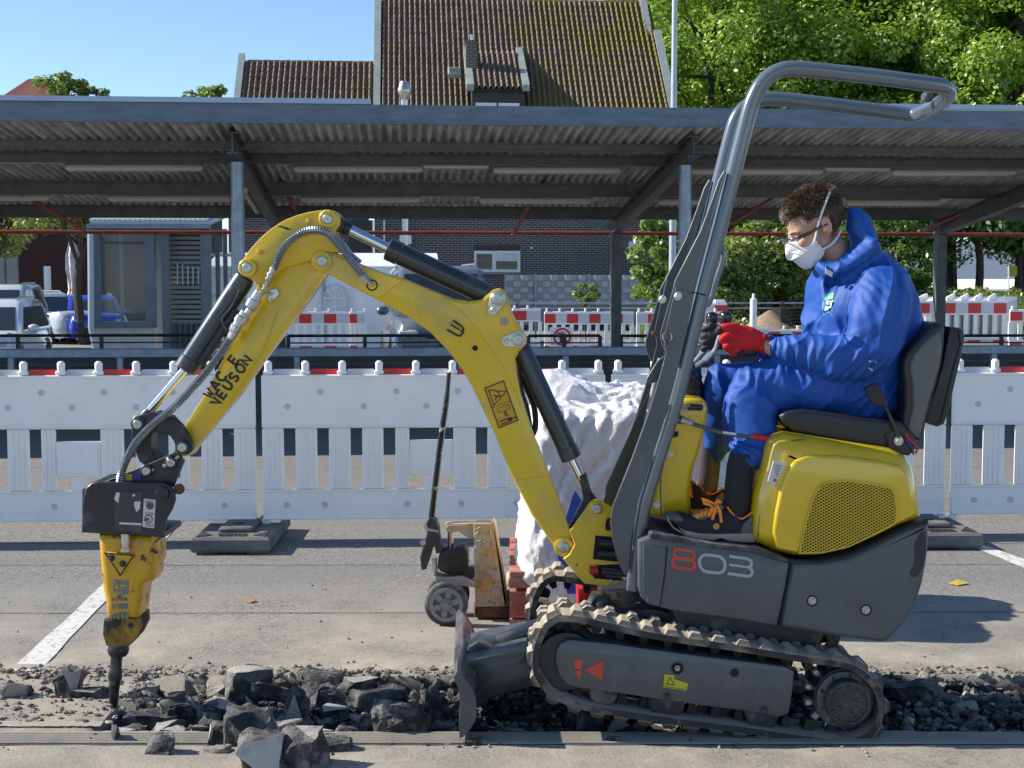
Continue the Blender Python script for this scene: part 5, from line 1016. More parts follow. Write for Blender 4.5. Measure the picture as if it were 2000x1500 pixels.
col = obj('lower_collar', G().prism(pl([(201, 1212), (272, 1207), (273, 1228), (262, 1250), (250, 1264), (206, 1263), (199, 1240)], 4.965), (0, 1, 0), .155, .012, 2), mat('oily_yellow_steel', (.42, .25, .02), .5, .2, .2, 8, .2, 60, dust=(.03, .026, .022), ds=9, da=.53, sharp=.1), hm)
bolt(255, 1222, 4.963, .008, col, CYLM); a = P(231, 1262, 5.04)
bs_ = obj('bushing', G().lathe(a, (0, 0, -1), [(0, .036), (.012, .04), (.028, .036), (.036, .03)], 20), BLKM, hm)
a, b_ = P(228, 1278, 5.04), P(219, 1409, 5.04); d = (b_ - a).normalized(); g = G(); L = (b_ - a).length; ch = G()
ch.lathe(a, d, [(0, .0215), (.05, .0215), (.06, .024), (.085, .026), (.095, .024), (.1, .021), (.14, .018), (L * .85, .0155), (L - .004, .012), (L, .006)], 14); obj('chisel', ch, mat('chisel_steel', (.05, .05, .055), .3, .7, .4, 14, .1, 50, dust=(.25, .22, .18), ds=20, da=.35), hm)

# swing bracket at the boom foot
sb = obj('swing_bracket', G().prism(pl([(1112, 1037), (1122, 1025), (1140, 1000), (1152, 982), (1160, 976), (1172, 976), (1184, 984), (1205, 994), (1212, 1060), (1212, 1140), (1180, 1145), (1141, 1140), (1120, 1116), (1100, 1092), (1112, 1082), (1122, 1064)], 4.955), (0, 1, 0), .02, .003, 1), YEL, M_)
obj('far_plate', G().prism(pl([(1112, 1037), (1140, 1000), (1156, 978), (1184, 984), (1205, 994), (1212, 1140), (1141, 1140), (1100, 1092), (1122, 1064)], 5.125), (0, 1, 0), .02, .003, 1), YEL, sb)
obj('core', G().prism(pl([(1158, 1010), (1215, 1000), (1215, 1135), (1150, 1130)], 4.99), (0, 1, 0), .12, .01, 1), DARK, sb)
pin(1165, 993, 4.953, .0175, sb, .023, YEL, .006)
for q in (((1186, 1012), (1212, 1012), (1212, 1036), (1183, 1036), (1182, 1024)), ((1163, 1046), (1210, 1050), (1210, 1098), (1158, 1092)), ((1165, 1104), (1210, 1102), (1210, 1134), (1162, 1130), (1153, 1118))): obj('cutout', G().prism(pl(q, 4.952), (0, 1, 0), .004), DARK, sb, 0)
for a, b_, r, m in (((1190, 1022), (1216, 1022), .012, HOSE), ((1170, 1060), (1216, 1064), .013, HOSE), ((1168, 1080), (1216, 1084), .013, HOSE), ((1175, 1116), (1225, 1120), .014, HOSE), ((1152, 1114), (1168, 1114), .016, REDG), ((1183, 1124), (1215, 1126), .01, HOSE)): obj('hydraulic_hose', G().tube(pl([a, b_], 4.94), r, 10), m, sb)
obj('grease_nipple', G().lathe(P(1193, 1134, 4.95), NY, [(0, .009), (.012, .007), (.014, .003)], 10), PINM, sb)

# roll bar: near tube, top loop, far tube
NYR, FYR = 4.80, 5.30
path = [P(1238, 1152, NYR), P(1241, 1105, NYR), P(1247, 1055, NYR), P(1258, 988, NYR), P(1278, 918, NYR), P(1300, 848, NYR), P(1321, 778, NYR), P(1348, 668, NYR), P(1377, 552, NYR), P(1408, 436, NYR), P(1441, 305, NYR), P(1462, 222, NYR), P(1473, 190, NYR), P(1490, 161, NYR), P(1516, 141, NYR), P(1550, 134, NYR), P(1620, 140, NYR), P(1720, 151, NYR), P(1815, 164, NYR)]
path = spline(path[:-1], 4) + [P(1815, 164, NYR), P(1838, 168, NYR + .01), P(1852, 177, NYR + .04), P(1853, 188, NYR + .09), P(1842, 198, NYR + .17)]
far = [P(1815, 212, FYR - .12), P(1800, 221, FYR - .05), P(1784, 224, FYR - .01), P(1760, 222, FYR), P(1690, 213, FYR), P(1600, 202, FYR), P(1516, 193, FYR), P(1482, 196, FYR), P(1455, 210, FYR), P(1438, 232, FYR), P(1428, 262, FYR), P(1408, 340, FYR), P(1390, 410, FYR), P(1370, 490, FYR), P(1345, 590, FYR), P(1318, 700, FYR), P(1290, 800, FYR), P(1262, 900, FYR), P(1240, 1000, FYR), P(1235, 1100, FYR)]
rbar = obj('roll_bar', G().tube(path + spline(far, 4), .0275, 20), TUBEM, M_, 50)
obj('weld_flange', G().box(P(1810, 190, 5.02), (.03, .05, .035), None, .006), GREY, rbar)
upper = [(1414, 333), (1404, 350), (1390, 391), (1368, 450), (1340, 505), (1318, 548), (1313, 570), (1290, 649), (1290, 662), (1294, 676), (1315, 711), (1322, 690), (1340, 625), (1362, 545), (1392, 430), (1419, 338)]
lower = [(1320, 560), (1356, 575), (1340, 655), (1318, 745), (1296, 825), (1270, 905), (1246, 975), (1234, 1050), (1228, 1118), (1220, 1124), (1206, 1095), (1196, 1055), (1192, 1020), (1196, 990), (1212, 950), (1236, 890), (1262, 820), (1278, 770), (1294, 715), (1300, 690), (1296, 660), (1310, 600)]
for yy in (4.775, 5.285):
    sx_, sy_ = (0, 0) if yy < 5 else (-29, 17)
    obj('side_plate', G().prism(pl([(x + sx_, y + sy_) for x, y in upper], yy), (0, 1, 0), .012, .002, 1), GREY, rbar); obj('side_plate', G().prism(pl([(x + sx_ * .6, y + sy_ * -1) for x, y in lower], yy - .0135), (0, 1, 0), .012, .002, 1), GREY, rbar)
wl = G(); wl.tube([P(x + .15 * math.sin(k * 1.3), y, 4.775) for k, (x, y) in enumerate([(1416 + (1352 - 1416) * q / 60, 338 + (552 - 338) * q / 60) for q in range(61)])], [.0022 + .0008 * (k % 2) for k in range(61)], 6); obj('weld_bead', wl, TUBEM, rbar)
wl = G(); cc_ = spline([Vector((1308, 790, 0)), Vector((1284, 850, 0)), Vector((1258, 925, 0)), Vector((1240, 1000, 0)), Vector((1229, 1112, 0))], 14); wl.tube([P(c.x, c.y, 4.775) for c in cc_], [.003 + .0012 * (k % 2) for k in range(len(cc_))], 6); obj('weld_bead', wl, TUBEM, rbar)
for x, y in ((1293, 584), (1323, 578)): bolt(x, y, 4.757 if x > 1300 else 4.76, .011, rbar)
bolt(1276, 651, 4.765, .008, rbar, mat('rusty_bolt', (.13, .07, .05), .7, .4, .4, 30)); obj('split_pin_ring', G().tube([P(1303 + 9 * math.cos(q * math.pi / 9), 658 + 10 * math.sin(q * math.pi / 9), 4.755) for q in range(19)], .002, 6), ZINC, rbar); obj('split_pin', G().tube(pl([(1302, 647), (1305, 672)], 4.752), .004, 6), MATS['rusty_bolt'], rbar)
obj('clamp_joint', G().tube(pl([(1352, 570), (1379, 577)], 4.768), .0022, 6), DARK, rbar)
obj('grab_handle', G().tube(spline(pl([(1388, 560), (1376, 596), (1372, 598), (1392, 575), (1400, 545), (1411, 512), (1413, 495), (1408, 485), (1400, 492)], 4.84)[3:], 5), .0105, 12), TUBEM, rbar); obj('grab_handle', G().tube(spline(pl([(1392, 575), (1384, 592), (1372, 598), (1366, 590)], 4.84), 5), .0105, 12), TUBEM, rbar)
fs = obj('front_screen_strip', G().prism(pl([(1277, 748), (1292, 742), (1262, 840), (1228, 930), (1212, 990), (1181, 972), (1183, 950), (1215, 880), (1250, 800)], 4.96), (0, 1, 0), .012, .002, 1), mat('scratched_olive_plate', (.07, .065, .045), .4, .2, .2, 8, .1, 40, coat=.3), rbar)
obj('latch_plate', G().prism(pl([(1306, 700), (1296, 742), (1281, 746), (1270, 750), (1262, 740), (1283, 706), (1297, 695)], 4.86), (0, 1, 0), .01, .002, 1), GREY, rbar); obj('hinge_tube', G().tube(pl([(1290, 700), (1282, 735), (1262, 830), (1235, 905), (1212, 960)], 4.90), .010, 10), mat('pale_scuffed_bar', (.3, .32, .3), .5, .4, .3, 30), rbar)

# control console
con = obj('control_console', G().prism(pl([(1322, 780), (1350, 776), (1372, 778), (1380, 786), (1384, 800), (1380, 826), (1374, 855), (1366, 885), (1354, 918), (1349, 945), (1349, 975), (1352, 1010), (1330, 1020), (1268, 1006), (1275, 960), (1290, 890), (1308, 820)], 4.86), (0, 1, 0), .2, .02, 3), YEL2, M_, 50)
obj('console_slot', G().prism(pl([(1309, 843), (1325, 842), (1325, 852), (1309, 856)], 4.858), (0, 1, 0), .004), DARK, con); g = G(); g.tube(spline(pl([(1300, 855), (1302, 880), (1292, 920), (1290, 960), (1292, 1008)], 4.859), 5), .0022, 6); obj('panel_joint', g, mat('joint_shadow_gap', (.2, .13, .01), .6), con)
for x, y in ((1309, 887), (1283, 986)): bolt(x, y, 4.857, .009, con)
g = G(); g.tube(pl([(1322, 794), (1345, 795)], 4.85), .005, 8); ls = obj('short_lever', g, ZINC, con); obj('lever_grip', G().tube(pl([(1343, 795), (1346, 795), (1370, 796), (1373, 796)], 4.85), [.006, .0115, .0115, .006], 12), BLACK, ls); obj('lever_nut', G().lathe(P(1335, 795, 4.85), (1, 0, 0), [(0, .012), (.006, .012)], 6), ZINC, ls)
g = G(); g.tube(spline(pl([(1322, 820), (1350, 827), (1390, 840), (1420, 847), (1475, 855)], 4.79), 5), .0075, 10); l2 = obj('safety_lever', g, GREY, con); obj('lever_grip', G().tube(pl([(1466, 851), (1470, 852), (1502, 857), (1505, 857)], 4.79), [.007, .0115, .0115, .007], 12), REDG, l2)
obj('lever_tube', G().tube(pl([(1330, 820), (1352, 827)], 4.79), .011, 10), mat('pale_lever_tube', (.4, .4, .36), .4, .5, .15, 30), l2); obj('lever_bracket', G().prism(pl([(1315, 813), (1330, 811), (1343, 820), (1340, 829), (1317, 827)], 4.80), (0, 1, 0), .05, .004, 1), BLKM, l2); bolt(1321, 819, 4.798, .009, l2, PINM)
obj('tag_strip', G().prism(pl([(1412, 842), (1438, 846), (1438, 850), (1412, 847)], 4.781), (0, 1, 0), .002), STK, l2, 0)
for n_, (xc, Yc) in enumerate(((1346, 5.0), (1352, 5.14))):
    g = G(); rs = [];
    for k in range(11):
        t = k / 10; c = P(xc + 4 * t + n_ * 2, 780 - 72 * t, Yc); r = (.046 - .024 * t) * (1 if k % 2 else .86); rs.append([c + Vector((r * math.cos(i * math.pi / 8), r * math.sin(i * math.pi / 8), -.01 * math.cos(i * math.pi / 8))) for i in range(16)])
    g.rings(rs); bt = obj('lever_boot', g, BLACK, con, 30)
KN = mat('glossy_black_knob', (.012, .012, .013), .15, 0, .1, coat=.6)
for (pth, Yc, kx, ky) in (([(1352, 712), (1372, 688), (1388, 668), (1394, 648)], 5.16, 1390, 628), ([(1357, 716), (1380, 700), (1396, 684), (1403, 664), (1412, 640)], 4.99, 1417, 626)):
    js = obj('joystick', G().tube(spline(pl(pth, Yc), 5), .0085, 10), mat('brushed_lever_rod', (.35, .36, .36), .35, .7, .1, 30) if 'brushed_lever_rod' not in MATS else MATS['brushed_lever_rod'], M_)
    a, b_ = P(kx - 2, ky + 34, Yc), P(kx + 2, ky - 18, Yc); d = (b_ - a).normalized(); L = (b_ - a).length; obj('knob', G().lathe(a, d, [(0, .011), (.02, .013), (L * .35, .014), (L * .55, .02), (L * .8, .0245), (L * .93, .022), (L, .013), (L + .003, 0)], 18), KN, js, 60)
    obj('rod_clamp', G().tube(pl([(1370, 690), (1384, 672)] if kx < 1400 else [(1376, 704), (1388, 692)], Yc), .012, 10), ZINC, js)

# platform body, engine cover and counterweight
SY0, SY1 = 4.70, 5.40
plate('platform_body', [(1247, 1058), (1272, 1048), (1340, 1056), (1400, 1066), (1482, 1078), (1514, 1090), (1543, 1100), (1533, 1160), (1519, 1224), (1450, 1212), (1370, 1201), (1318, 1194), (1288, 1187), (1266, 1181), (1252, 1166), (1247, 1150)], SY0, SY1, GREYB, M_, .012, 2)
pb = obj('front_post', G().prism(pl([(1256, 1062), (1302, 1070), (1298, 1120), (1289, 1184), (1270, 1180), (1256, 1160)], SY0 - .003), (0, 1, 0), .01, .002, 1), GREYB, M_); g = G(); g.ribbon(pl([(1303, 1068), (1298, 1125), (1288, 1186)], SY0 - .001), .0035, NY, .003); obj('panel_gap', g, DARK, pb, 0)
for x in (1266, 1276): obj('fluting', G().tube(pl([(x, 1066), (x - 1, 1176)], SY0 - .002), .003, 6), GREYB, pb)
obj('floor_mat', G().prism(pl([(1268, 1046), (1275, 1041), (1300, 1046), (1395, 1062), (1482, 1070), (1517, 1083), (1540, 1094), (1540, 1098), (1515, 1094), (1478, 1080), (1395, 1071), (1300, 1056), (1270, 1050)], SY0 - .012), (0, 1, 0), .7, .002, 1), mat('floor_mat_rubber', (.03, .032, .036), .6, 0, .2, 12, .3, 60, dust=(.17, .17, .17), ds=14, da=.42), M_)
cwp = [(1547, 1101), (1600, 1099), (1657, 1089), (1710, 1065), (1762, 1037), (1800, 1024), (1813, 1021), (1815, 1030), (1814, 1070), (1811, 1098), (1803, 1140), (1790, 1182), (1768, 1218), (1745, 1242), (1736, 1251), (1724, 1255), (1680, 1250), (1622, 1242), (1570, 1233), (1522, 1226), (1533, 1170)]
cw = plate('counterweight', cwp, SY0, SY1, GREYB, M_, .02, 4, 50)
g = G(); g.ribbon(pl([(1544, 1100), (1534, 1160), (1520, 1226)], SY0 + .002), .004, NY, .004); obj('panel_gap', g, DARK, cw, 0)
for x, y in ((1586, 1173), (1691, 1191)):
    obj('bolt_recess', G().lathe(P(x, y, SY0 + .004), NY, [(0, .0195), (.005, .0195), (.006, .015), (.001, .014)], 20), DARK, cw); bolt(x, y, SY0 - .001, .0105, cw, ZINC)
obj('rear_handle_recess', G().prism(pl([(1786, 1062), (1798, 1040), (1809, 1038), (1808, 1080), (1802, 1108), (1792, 1125), (1780, 1128), (1777, 1118), (1786, 1100)], SY0 - .001), (0, 1, 0), .01), mat('recess_dark_grey', (.02, .022, .025), .5), cw)
cvp = [(1470, 1040), (1473, 1004), (1477, 970), (1484, 940), (1493, 912), (1500, 880), (1506, 864), (1519, 853), (1538, 848), (1560, 851), (1620, 860), (1690, 871), (1745, 879), (1773, 891), (1789, 910), (1798, 940), (1804, 978), (1808, 1012), (1796, 1020), (1762, 1033), (1710, 1058), (1657, 1081), (1600, 1092), (1556, 1092), (1517, 1083), (1488, 1068), (1474, 1060)]
cv = plate('engine_cover', cvp, SY0 + .004, SY1 - .02, YEL2, M_, .075, 7, 60)
sp_ = [(1508, 1040), (1514, 1000), (1522, 960), (1536, 920), (1552, 898), (1576, 888), (1640, 890), (1720, 900), (1762, 910), (1778, 932), (1786, 975), (1790, 1006), (1762, 1020), (1708, 1046), (1655, 1069), (1600, 1080), (1555, 1080), (1516, 1072)]
obj('side_panel', G().prism(pl(sp_, SY0 - .006), (0, 1, 0), .03, .014, 4), YEL2, cv, 60)
seal = G(); seal.tube(spline(pl([(1512, 1085), (1545, 1096), (1600, 1098), (1655, 1088), (1710, 1064), (1762, 1038), (1812, 1019)], SY0 + .012), 6), .0085, 8); obj('rubber_seal', seal, BLACK, cv)
vent = [(1561, 1080), (1565, 1060), (1576, 1012), (1587, 976), (1595, 958), (1606, 946), (1622, 941), (1654, 939), (1700, 945), (1738, 953), (1746, 962), (1750, 990), (1749, 1018), (1738, 1028), (1710, 1042), (1657, 1067), (1605, 1079)]
VYY = SY0 - .0085
obj('vent_backing', G().prism(pl(vent, VYY), (0, 1, 0), .003), DARK, cv, 0)
def clip(poly, p, d):                                      # inside spans of a line
    ts = []
    for i in range(len(poly)):
        a, b_ = poly[i - 1], poly[i]; ex_, ey_ = b_[0] - a[0], b_[1] - a[1]; den = d[0] * ey_ - d[1] * ex_
        if abs(den) < 1e-9: continue
        t = ((a[0] - p[0]) * ey_ - (a[1] - p[1]) * ex_) / den; s_ = ((a[0] - p[0]) * d[1] - (a[1] - p[1]) * d[0]) / den
        if 0 <= s_ < 1: ts.append(t)
    ts.sort(); return list(zip(ts[::2], ts[1::2]))
for k, (dx, dy) in enumerate(((1, .62), (1, -.52))):
    g = G()
    for i in range(-60, 60):
        p = (1655, 1010 + i * 5.9)
        for t0, t1 in clip(vent, p, (dx, dy)): g.ribbon([P(p[0] + dx * t0, p[1] + dy * t0, VYY - .001 - k * .0022), P(p[0] + dx * t1, p[1] + dy * t1, VYY - .001 - k * .0022)], .0029, NY, .002)
    o = obj('vent_mesh', g, YEL2, cv, 0); o['kind'] = 'stuff'
g = G(); g.ribbon(pl(vent, VYY - .001), .004, NY, .005, True); obj('vent_frame', g, YEL2, cv)
lab = obj('data_label', G().prism(pl([(1511, 900), (1537, 905), (1512, 952), (1500, 940)], SY0 + .0), (0, 1, 0), .02), STK, cv, 0)
g = G(); g.lathe(P(1514, 938, SY0 - .001), NY, [(0, .006), (.001, .006)], 10); obj('label_emblem', g, LETR, lab, 0); g = G()
for k in range(5): g.ribbon(pl([(1512 + k * .5, 908 + k * 5), (1526 - k * 1.5, 911 + k * 5)], SY0 - .001), .002, NY, .001)
obj('print_line', g, LETB, lab, 0)
obj('seam', G().tube(spline(pl([(1478, 1060), (1484, 1010), (1492, 960), (1508, 910), (1522, 880), (1545, 862), (1575, 858)], SY0 + .026), 5), .0022, 6), MATS['joint_shadow_gap'], cv)
# big model number
Y8 = SY0 - .0015
def arcstroke(cx, cy, w_, h_, r, skew=(.98, .13), n=4, a0=0, a1=4):
    pts = []
    for q, (sx, sy) in enumerate(((1, -1), (1, 1), (-1, 1), (-1, -1))):
        for k in range(n + 1):
            a = math.radians(-90 + 90 * q + 90 * k / n); pts.append((cx + sx * (w_ / 2 - r) + r * math.cos(a), cy + sy * (h_ / 2 - r) + r * math.sin(a)))
    return pts
def skewp(pts): return [(x, y + (x - 1390) * .12) for x, y in pts]
g = G(); g.ribbon(pl(skewp(arcstroke(1336, 1089, 39, 17, 7.5)), Y8), .0105, NY, .002, True); g.ribbon(pl(skewp(arcstroke(1335, 1108, 43, 18, 8)), Y8), .0105, NY, .0015, True); obj('model_digit', g, LETR, M_, 0)
g = G(); g.ribbon(pl(skewp(arcstroke(1391, 1101, 50, 33, 15)), Y8), .0105, NY, .002, True); obj('model_digit', g, LETG, M_, 0)
g = G(); g.ribbon(pl(skewp([(1424, 1082), (1460, 1083), (1466, 1086), (1468, 1091), (1466, 1096), (1461, 1099), (1467, 1102), (1469, 1108), (1467, 1114), (1461, 1117), (1421, 1116)]), Y8), .0105, NY, .002); g.ribbon(pl(skewp([(1424, 1098.5), (1457, 1099)]), Y8), .008, NY, .0024); obj('model_digit', g, LETG, M_, 0)

# seat
seat = obj('seat_cushion', G().prism(pl([(1522, 812), (1535, 804), (1570, 800), (1620, 806), (1700, 818), (1762, 822), (1790, 850), (1788, 885), (1745, 880), (1690, 872), (1630, 862), (1585, 852), (1550, 843), (1529, 829)], 4.80), (0, 1, 0), .48, .016, 3), SEATM, M_, 60)
obj('seat_rail', G().prism(pl([(1560, 846), (1640, 860), (1775, 882), (1776, 890), (1640, 872), (1562, 854)], 4.86), (0, 1, 0), .36, .003, 1), BLKM, seat)
bk = obj('backrest', G().prism(pl([(1800, 862), (1770, 858), (1757, 840), (1768, 800), (1768, 750), (1763, 712), (1770, 690), (1792, 664), (1814, 640), (1826, 630), (1840, 630), (1848, 642), (1846, 680), (1842, 710), (1832, 750), (1822, 786), (1810, 830)], 4.81), (0, 1, 0), .45, .022, 3), SEATM, M_, 60)
obj('backrest_shell', G().prism(pl([(1796, 858), (1784, 852), (1774, 835), (1784, 800), (1783, 750), (1778, 716), (1784, 696), (1804, 670), (1830, 648), (1840, 648), (1840, 690), (1836, 714), (1824, 755), (1814, 792), (1803, 834)], 4.797), (0, 1, 0), .03, .012, 3), SHELL, bk, 60)
db = obj('document_box', G().prism(pl([(1856, 638), (1874, 640), (1884, 646), (1886, 660), (1876, 710), (1863, 765), (1852, 812), (1845, 829), (1832, 834), (1808, 826), (1812, 800), (1826, 762), (1840, 715), (1849, 670)], 4.84), (0, 1, 0), .4, .012, 2), BLACK, M_)
g = G(); g.ribbon(pl([(1872, 645), (1876, 670), (1862, 720), (1848, 775), (1836, 826)], 4.839), .003, NY, .002); obj('box_seam', g, DARK, db, 0)
bl = obj('seat_belt_strap', G().tube(spline(pl([(1722, 780), (1738, 812), (1750, 838), (1756, 862)], 4.785), 5), [(.006, .006)] * 16, 8), BLACK, seat)
obj('buckle', G().prism(pl([(1690, 758), (1712, 748), (1735, 782), (1717, 795), (1700, 782)], 4.765), (0, 1, 0), .03, .006, 2), mat('buckle_plastic', (.02, .02, .022), .6, 0, .1, 10), bl)
obj('belt_anchor', G().prism(pl([(1730, 850), (1745, 843), (1778, 858), (1784, 882), (1775, 890), (1755, 886), (1735, 875)], 4.79), (0, 1, 0), .014, .004, 1), BLACK, seat); bolt(1755, 861, 4.786, .012, seat, ZINC)
g = G(); g.tube(spline(pl([(1770, 850), (1785, 868), (1792, 875), (1788, 886)], 4.79), 4), .004, 6); obj('red_cord', g, REDG, seat); obj('blue_cord', G().tube(spline(pl([(1766, 856), (1780, 874), (1784, 888)], 4.785), 4), .0035, 6), BLUE, seat)

# undercarriage ------------------------------------------------
TP = [(1062, 1216), (1080, 1203), (1099, 1199), (1125, 1201), (1154, 1206), (1210, 1219), (1274, 1233), (1340, 1243), (1412, 1253), (1480, 1264), (1550, 1276), (1600, 1283), (1642, 1289), (1668, 1298), (1690, 1312), (1708, 1330), (1720, 1352), (1725, 1378), (1719, 1408), (1704, 1430), (1685, 1444), (1660, 1451), (1640, 1452), (1573, 1447), (1500, 1436), (1412, 1424), (1340, 1415), (1274, 1406), (1200, 1395), (1136, 1383), (1100, 1371), (1077, 1360), (1058, 1340), (1044, 1315), (1040, 1285), (1046, 1250)]
def track(y0, y1):
    base = spline([P(x, y, 4.66) for x, y in TP] + [P(*TP[0], 4.66)], 4)[:-1]
    n = len(base); c = sum(base, Vector()) / n; N = []
    for i in range(n):
        t = (base[(i + 1) % n] - base[i - 1]).normalized(); q = Vector((t.z, 0, -t.x))
        if q.dot(base[i] - c) < 0: q = -q
        N.append(q)
    T = .036; rs = []
    for k, (dy, o_) in enumerate(((0, -.004), (.0, T * .5), (.012, T * .62), (y1 - y0 - .012, T * .62), (y1 - y0, T * .5), (y1 - y0, -.004), (y1 - y0 - .05, -.008), (.05, -.008))): rs.append([base[i] + N[i] * (o_ - T * .5) + Vector((0, y0 - 4.66 + dy, 0)) for i in range(n)])
    g = G(); o = len(g.v)
    for r in rs: g.v.extend(tuple(p) for p in r)
    m = len(rs)
    for k in range(m):
        for i in range(n): j = (i + 1) % n; k2 = (k + 1) % m; g.f.append((k * n + i, k * n + j, k2 * n + j, k2 * n + i)); g.m.append(0)
    tr = obj('track_belt', g, TRACKM, M_, 50)
    W = y1 - y0; lg = G(); h_ = .015
    def lug(ya, yb, l0, l1, hh):
        b0 = [Vector((-l0, ya, -.004)), Vector((l0, ya, -.004)), Vector((l0, yb, -.004)), Vector((-l0, yb, -.004))]; t0 = [Vector((-l1, ya + .008, hh)), Vector((l1, ya + .008, hh)), Vector((l1 * .6, yb - .004, hh)), Vector((-l1 * .6, yb - .004, hh))]
        lg.rings([b0, t0])
    lug(-.003, W * .52, .026, .015, h_); 
    me = mesh_of('lug', lg, LUGM, 20); lg = G()
    lg.rings([[Vector((-.026, W * .5, -.004)), Vector((.026, W * .5, -.004)), Vector((.026, W + .004, -.004)), Vector((-.026, W + .004, -.004))], [Vector((-.008, W * .5 + .004, h_)), Vector((.008, W * .5 + .004, h_)), Vector((.012, W - .004, h_)), Vector((-.012, W - .004, h_))]]); me2 = mesh_of('lug', lg, LUGM, 20)
    rb_me = G(); 
    for q in (-.008, 0, .008): rb_me.box((q, -.006, .004), (.003, .008, .02))
    d = [0]
    for i in range(n): d.append(d[-1] + (base[(i + 1) % n] - base[i]).length)
    nl = int(d[-1] / .0815); off = ORG[M_.name]; j = 0
    ins = G(); ins.rings([[Vector((-.02, W * .3, -.02)), Vector((.02, W * .3, -.02)), Vector((.02, W * .7, -.02)), Vector((-.02, W * .7, -.02))], [Vector((-.01, W * .35, -.062)), Vector((.01, W * .35, -.062)), Vector((.01, W * .65, -.062)), Vector((-.01, W * .65, -.062))]]); im = mesh_of('guide_tooth', ins, TRACKI, 20)
    for k in range(nl * 2):
        s_ = d[-1] * k / (nl * 2); j = max(q for q in range(n) if d[q] <= s_); t = (s_ - d[j]) / max(1e-6, d[j + 1] - d[j]); p = base[j].lerp(base[(j + 1) % n], t); nn = N[j].lerp(N[(j + 1) % n], t).normalized(); tt_ = Vector((0, 1, 0)).cross(nn)
        Mx = Matrix((tt_, Vector((0, 1, 0)), nn)).transposed(); loc = p + nn * T * .12; loc.y = y0
        o = inst('lug', me if k % 2 else me2, tr, loc - off, Mx.to_euler())
        if k % 2: inst('guide_tooth', im, tr, (p - nn * 0 + Vector((0, y0 - p.y, 0))) - off, Mx.to_euler())
    return tr
TRN = track(4.64, 4.83); TRF = track(5.27, 5.46)
sf = [(1085, 1290), (1087, 1270), (1096, 1256), (1113, 1249), (1200, 1258), (1300, 1272), (1400, 1285), (1500, 1297), (1533, 1302), (1551, 1312), (1548, 1350), (1541, 1394), (1520, 1402), (1453, 1389), (1389, 1381), (1300, 1368), (1200, 1353), (1132, 1344), (1106, 1337), (1092, 1318)]
for y0, nm_ in ((4.655, 'side_frame'), (5.30, 'side_frame')): o = plate(nm_, sf, y0, y0 + .14, GREY, M_, .006, 2); SFR = o if y0 < 5 else SFR
obj('red_triangle', G().prism(pl([(1142, 1308), (1179, 1290), (1177, 1329)], 4.652), (0, 1, 0), .003), LETR, SFR, 0); obj('red_triangle', G().prism(pl([(1121, 1291), (1138, 1285), (1136, 1308), (1122, 1306)], 4.652), (0, 1, 0), .003), LETR, SFR, 0); obj('red_triangle', G().prism(pl([(1120, 1311), (1136, 1309), (1134, 1325), (1128, 1322)], 4.652), (0, 1, 0), .003), LETR, SFR, 0)
ys_ = obj('track_warning_sticker', G().prism(pl([(1297, 1317), (1318, 1319), (1316, 1326), (1344, 1335), (1341, 1349), (1294, 1342)], 4.652), (0, 1, 0), .003), MATS['yellow_label_film'], SFR, 0); g = G(); g.ribbon(pl([(1302, 1336), (1309, 1323), (1317, 1338)], 4.651), .0022, NY, .001, True); g.ribbon(pl([(1297, 1319), (1295, 1340), (1340, 1347)], 4.651), .0012, NY, .001); obj('pictogram', g, LETB, ys_, 0)
obj('grease_hole', G().lathe(P(1323, 1305, 4.654), NY, [(0, .021), (.004, .021), (.004, .016), (.002, .016)], 18), DARK, SFR); bolt(1323, 1305, 4.65, .007, SFR, PINM); obj('frame_hole', G().lathe(P(1435, 1314, 4.654), NY, [(0, .0145), (.003, .0145)], 16), DARK, SFR)
for x, y in ((1303, 1361), (1493, 1387)): bolt(x, y, 4.653, .010, SFR, CYLM)
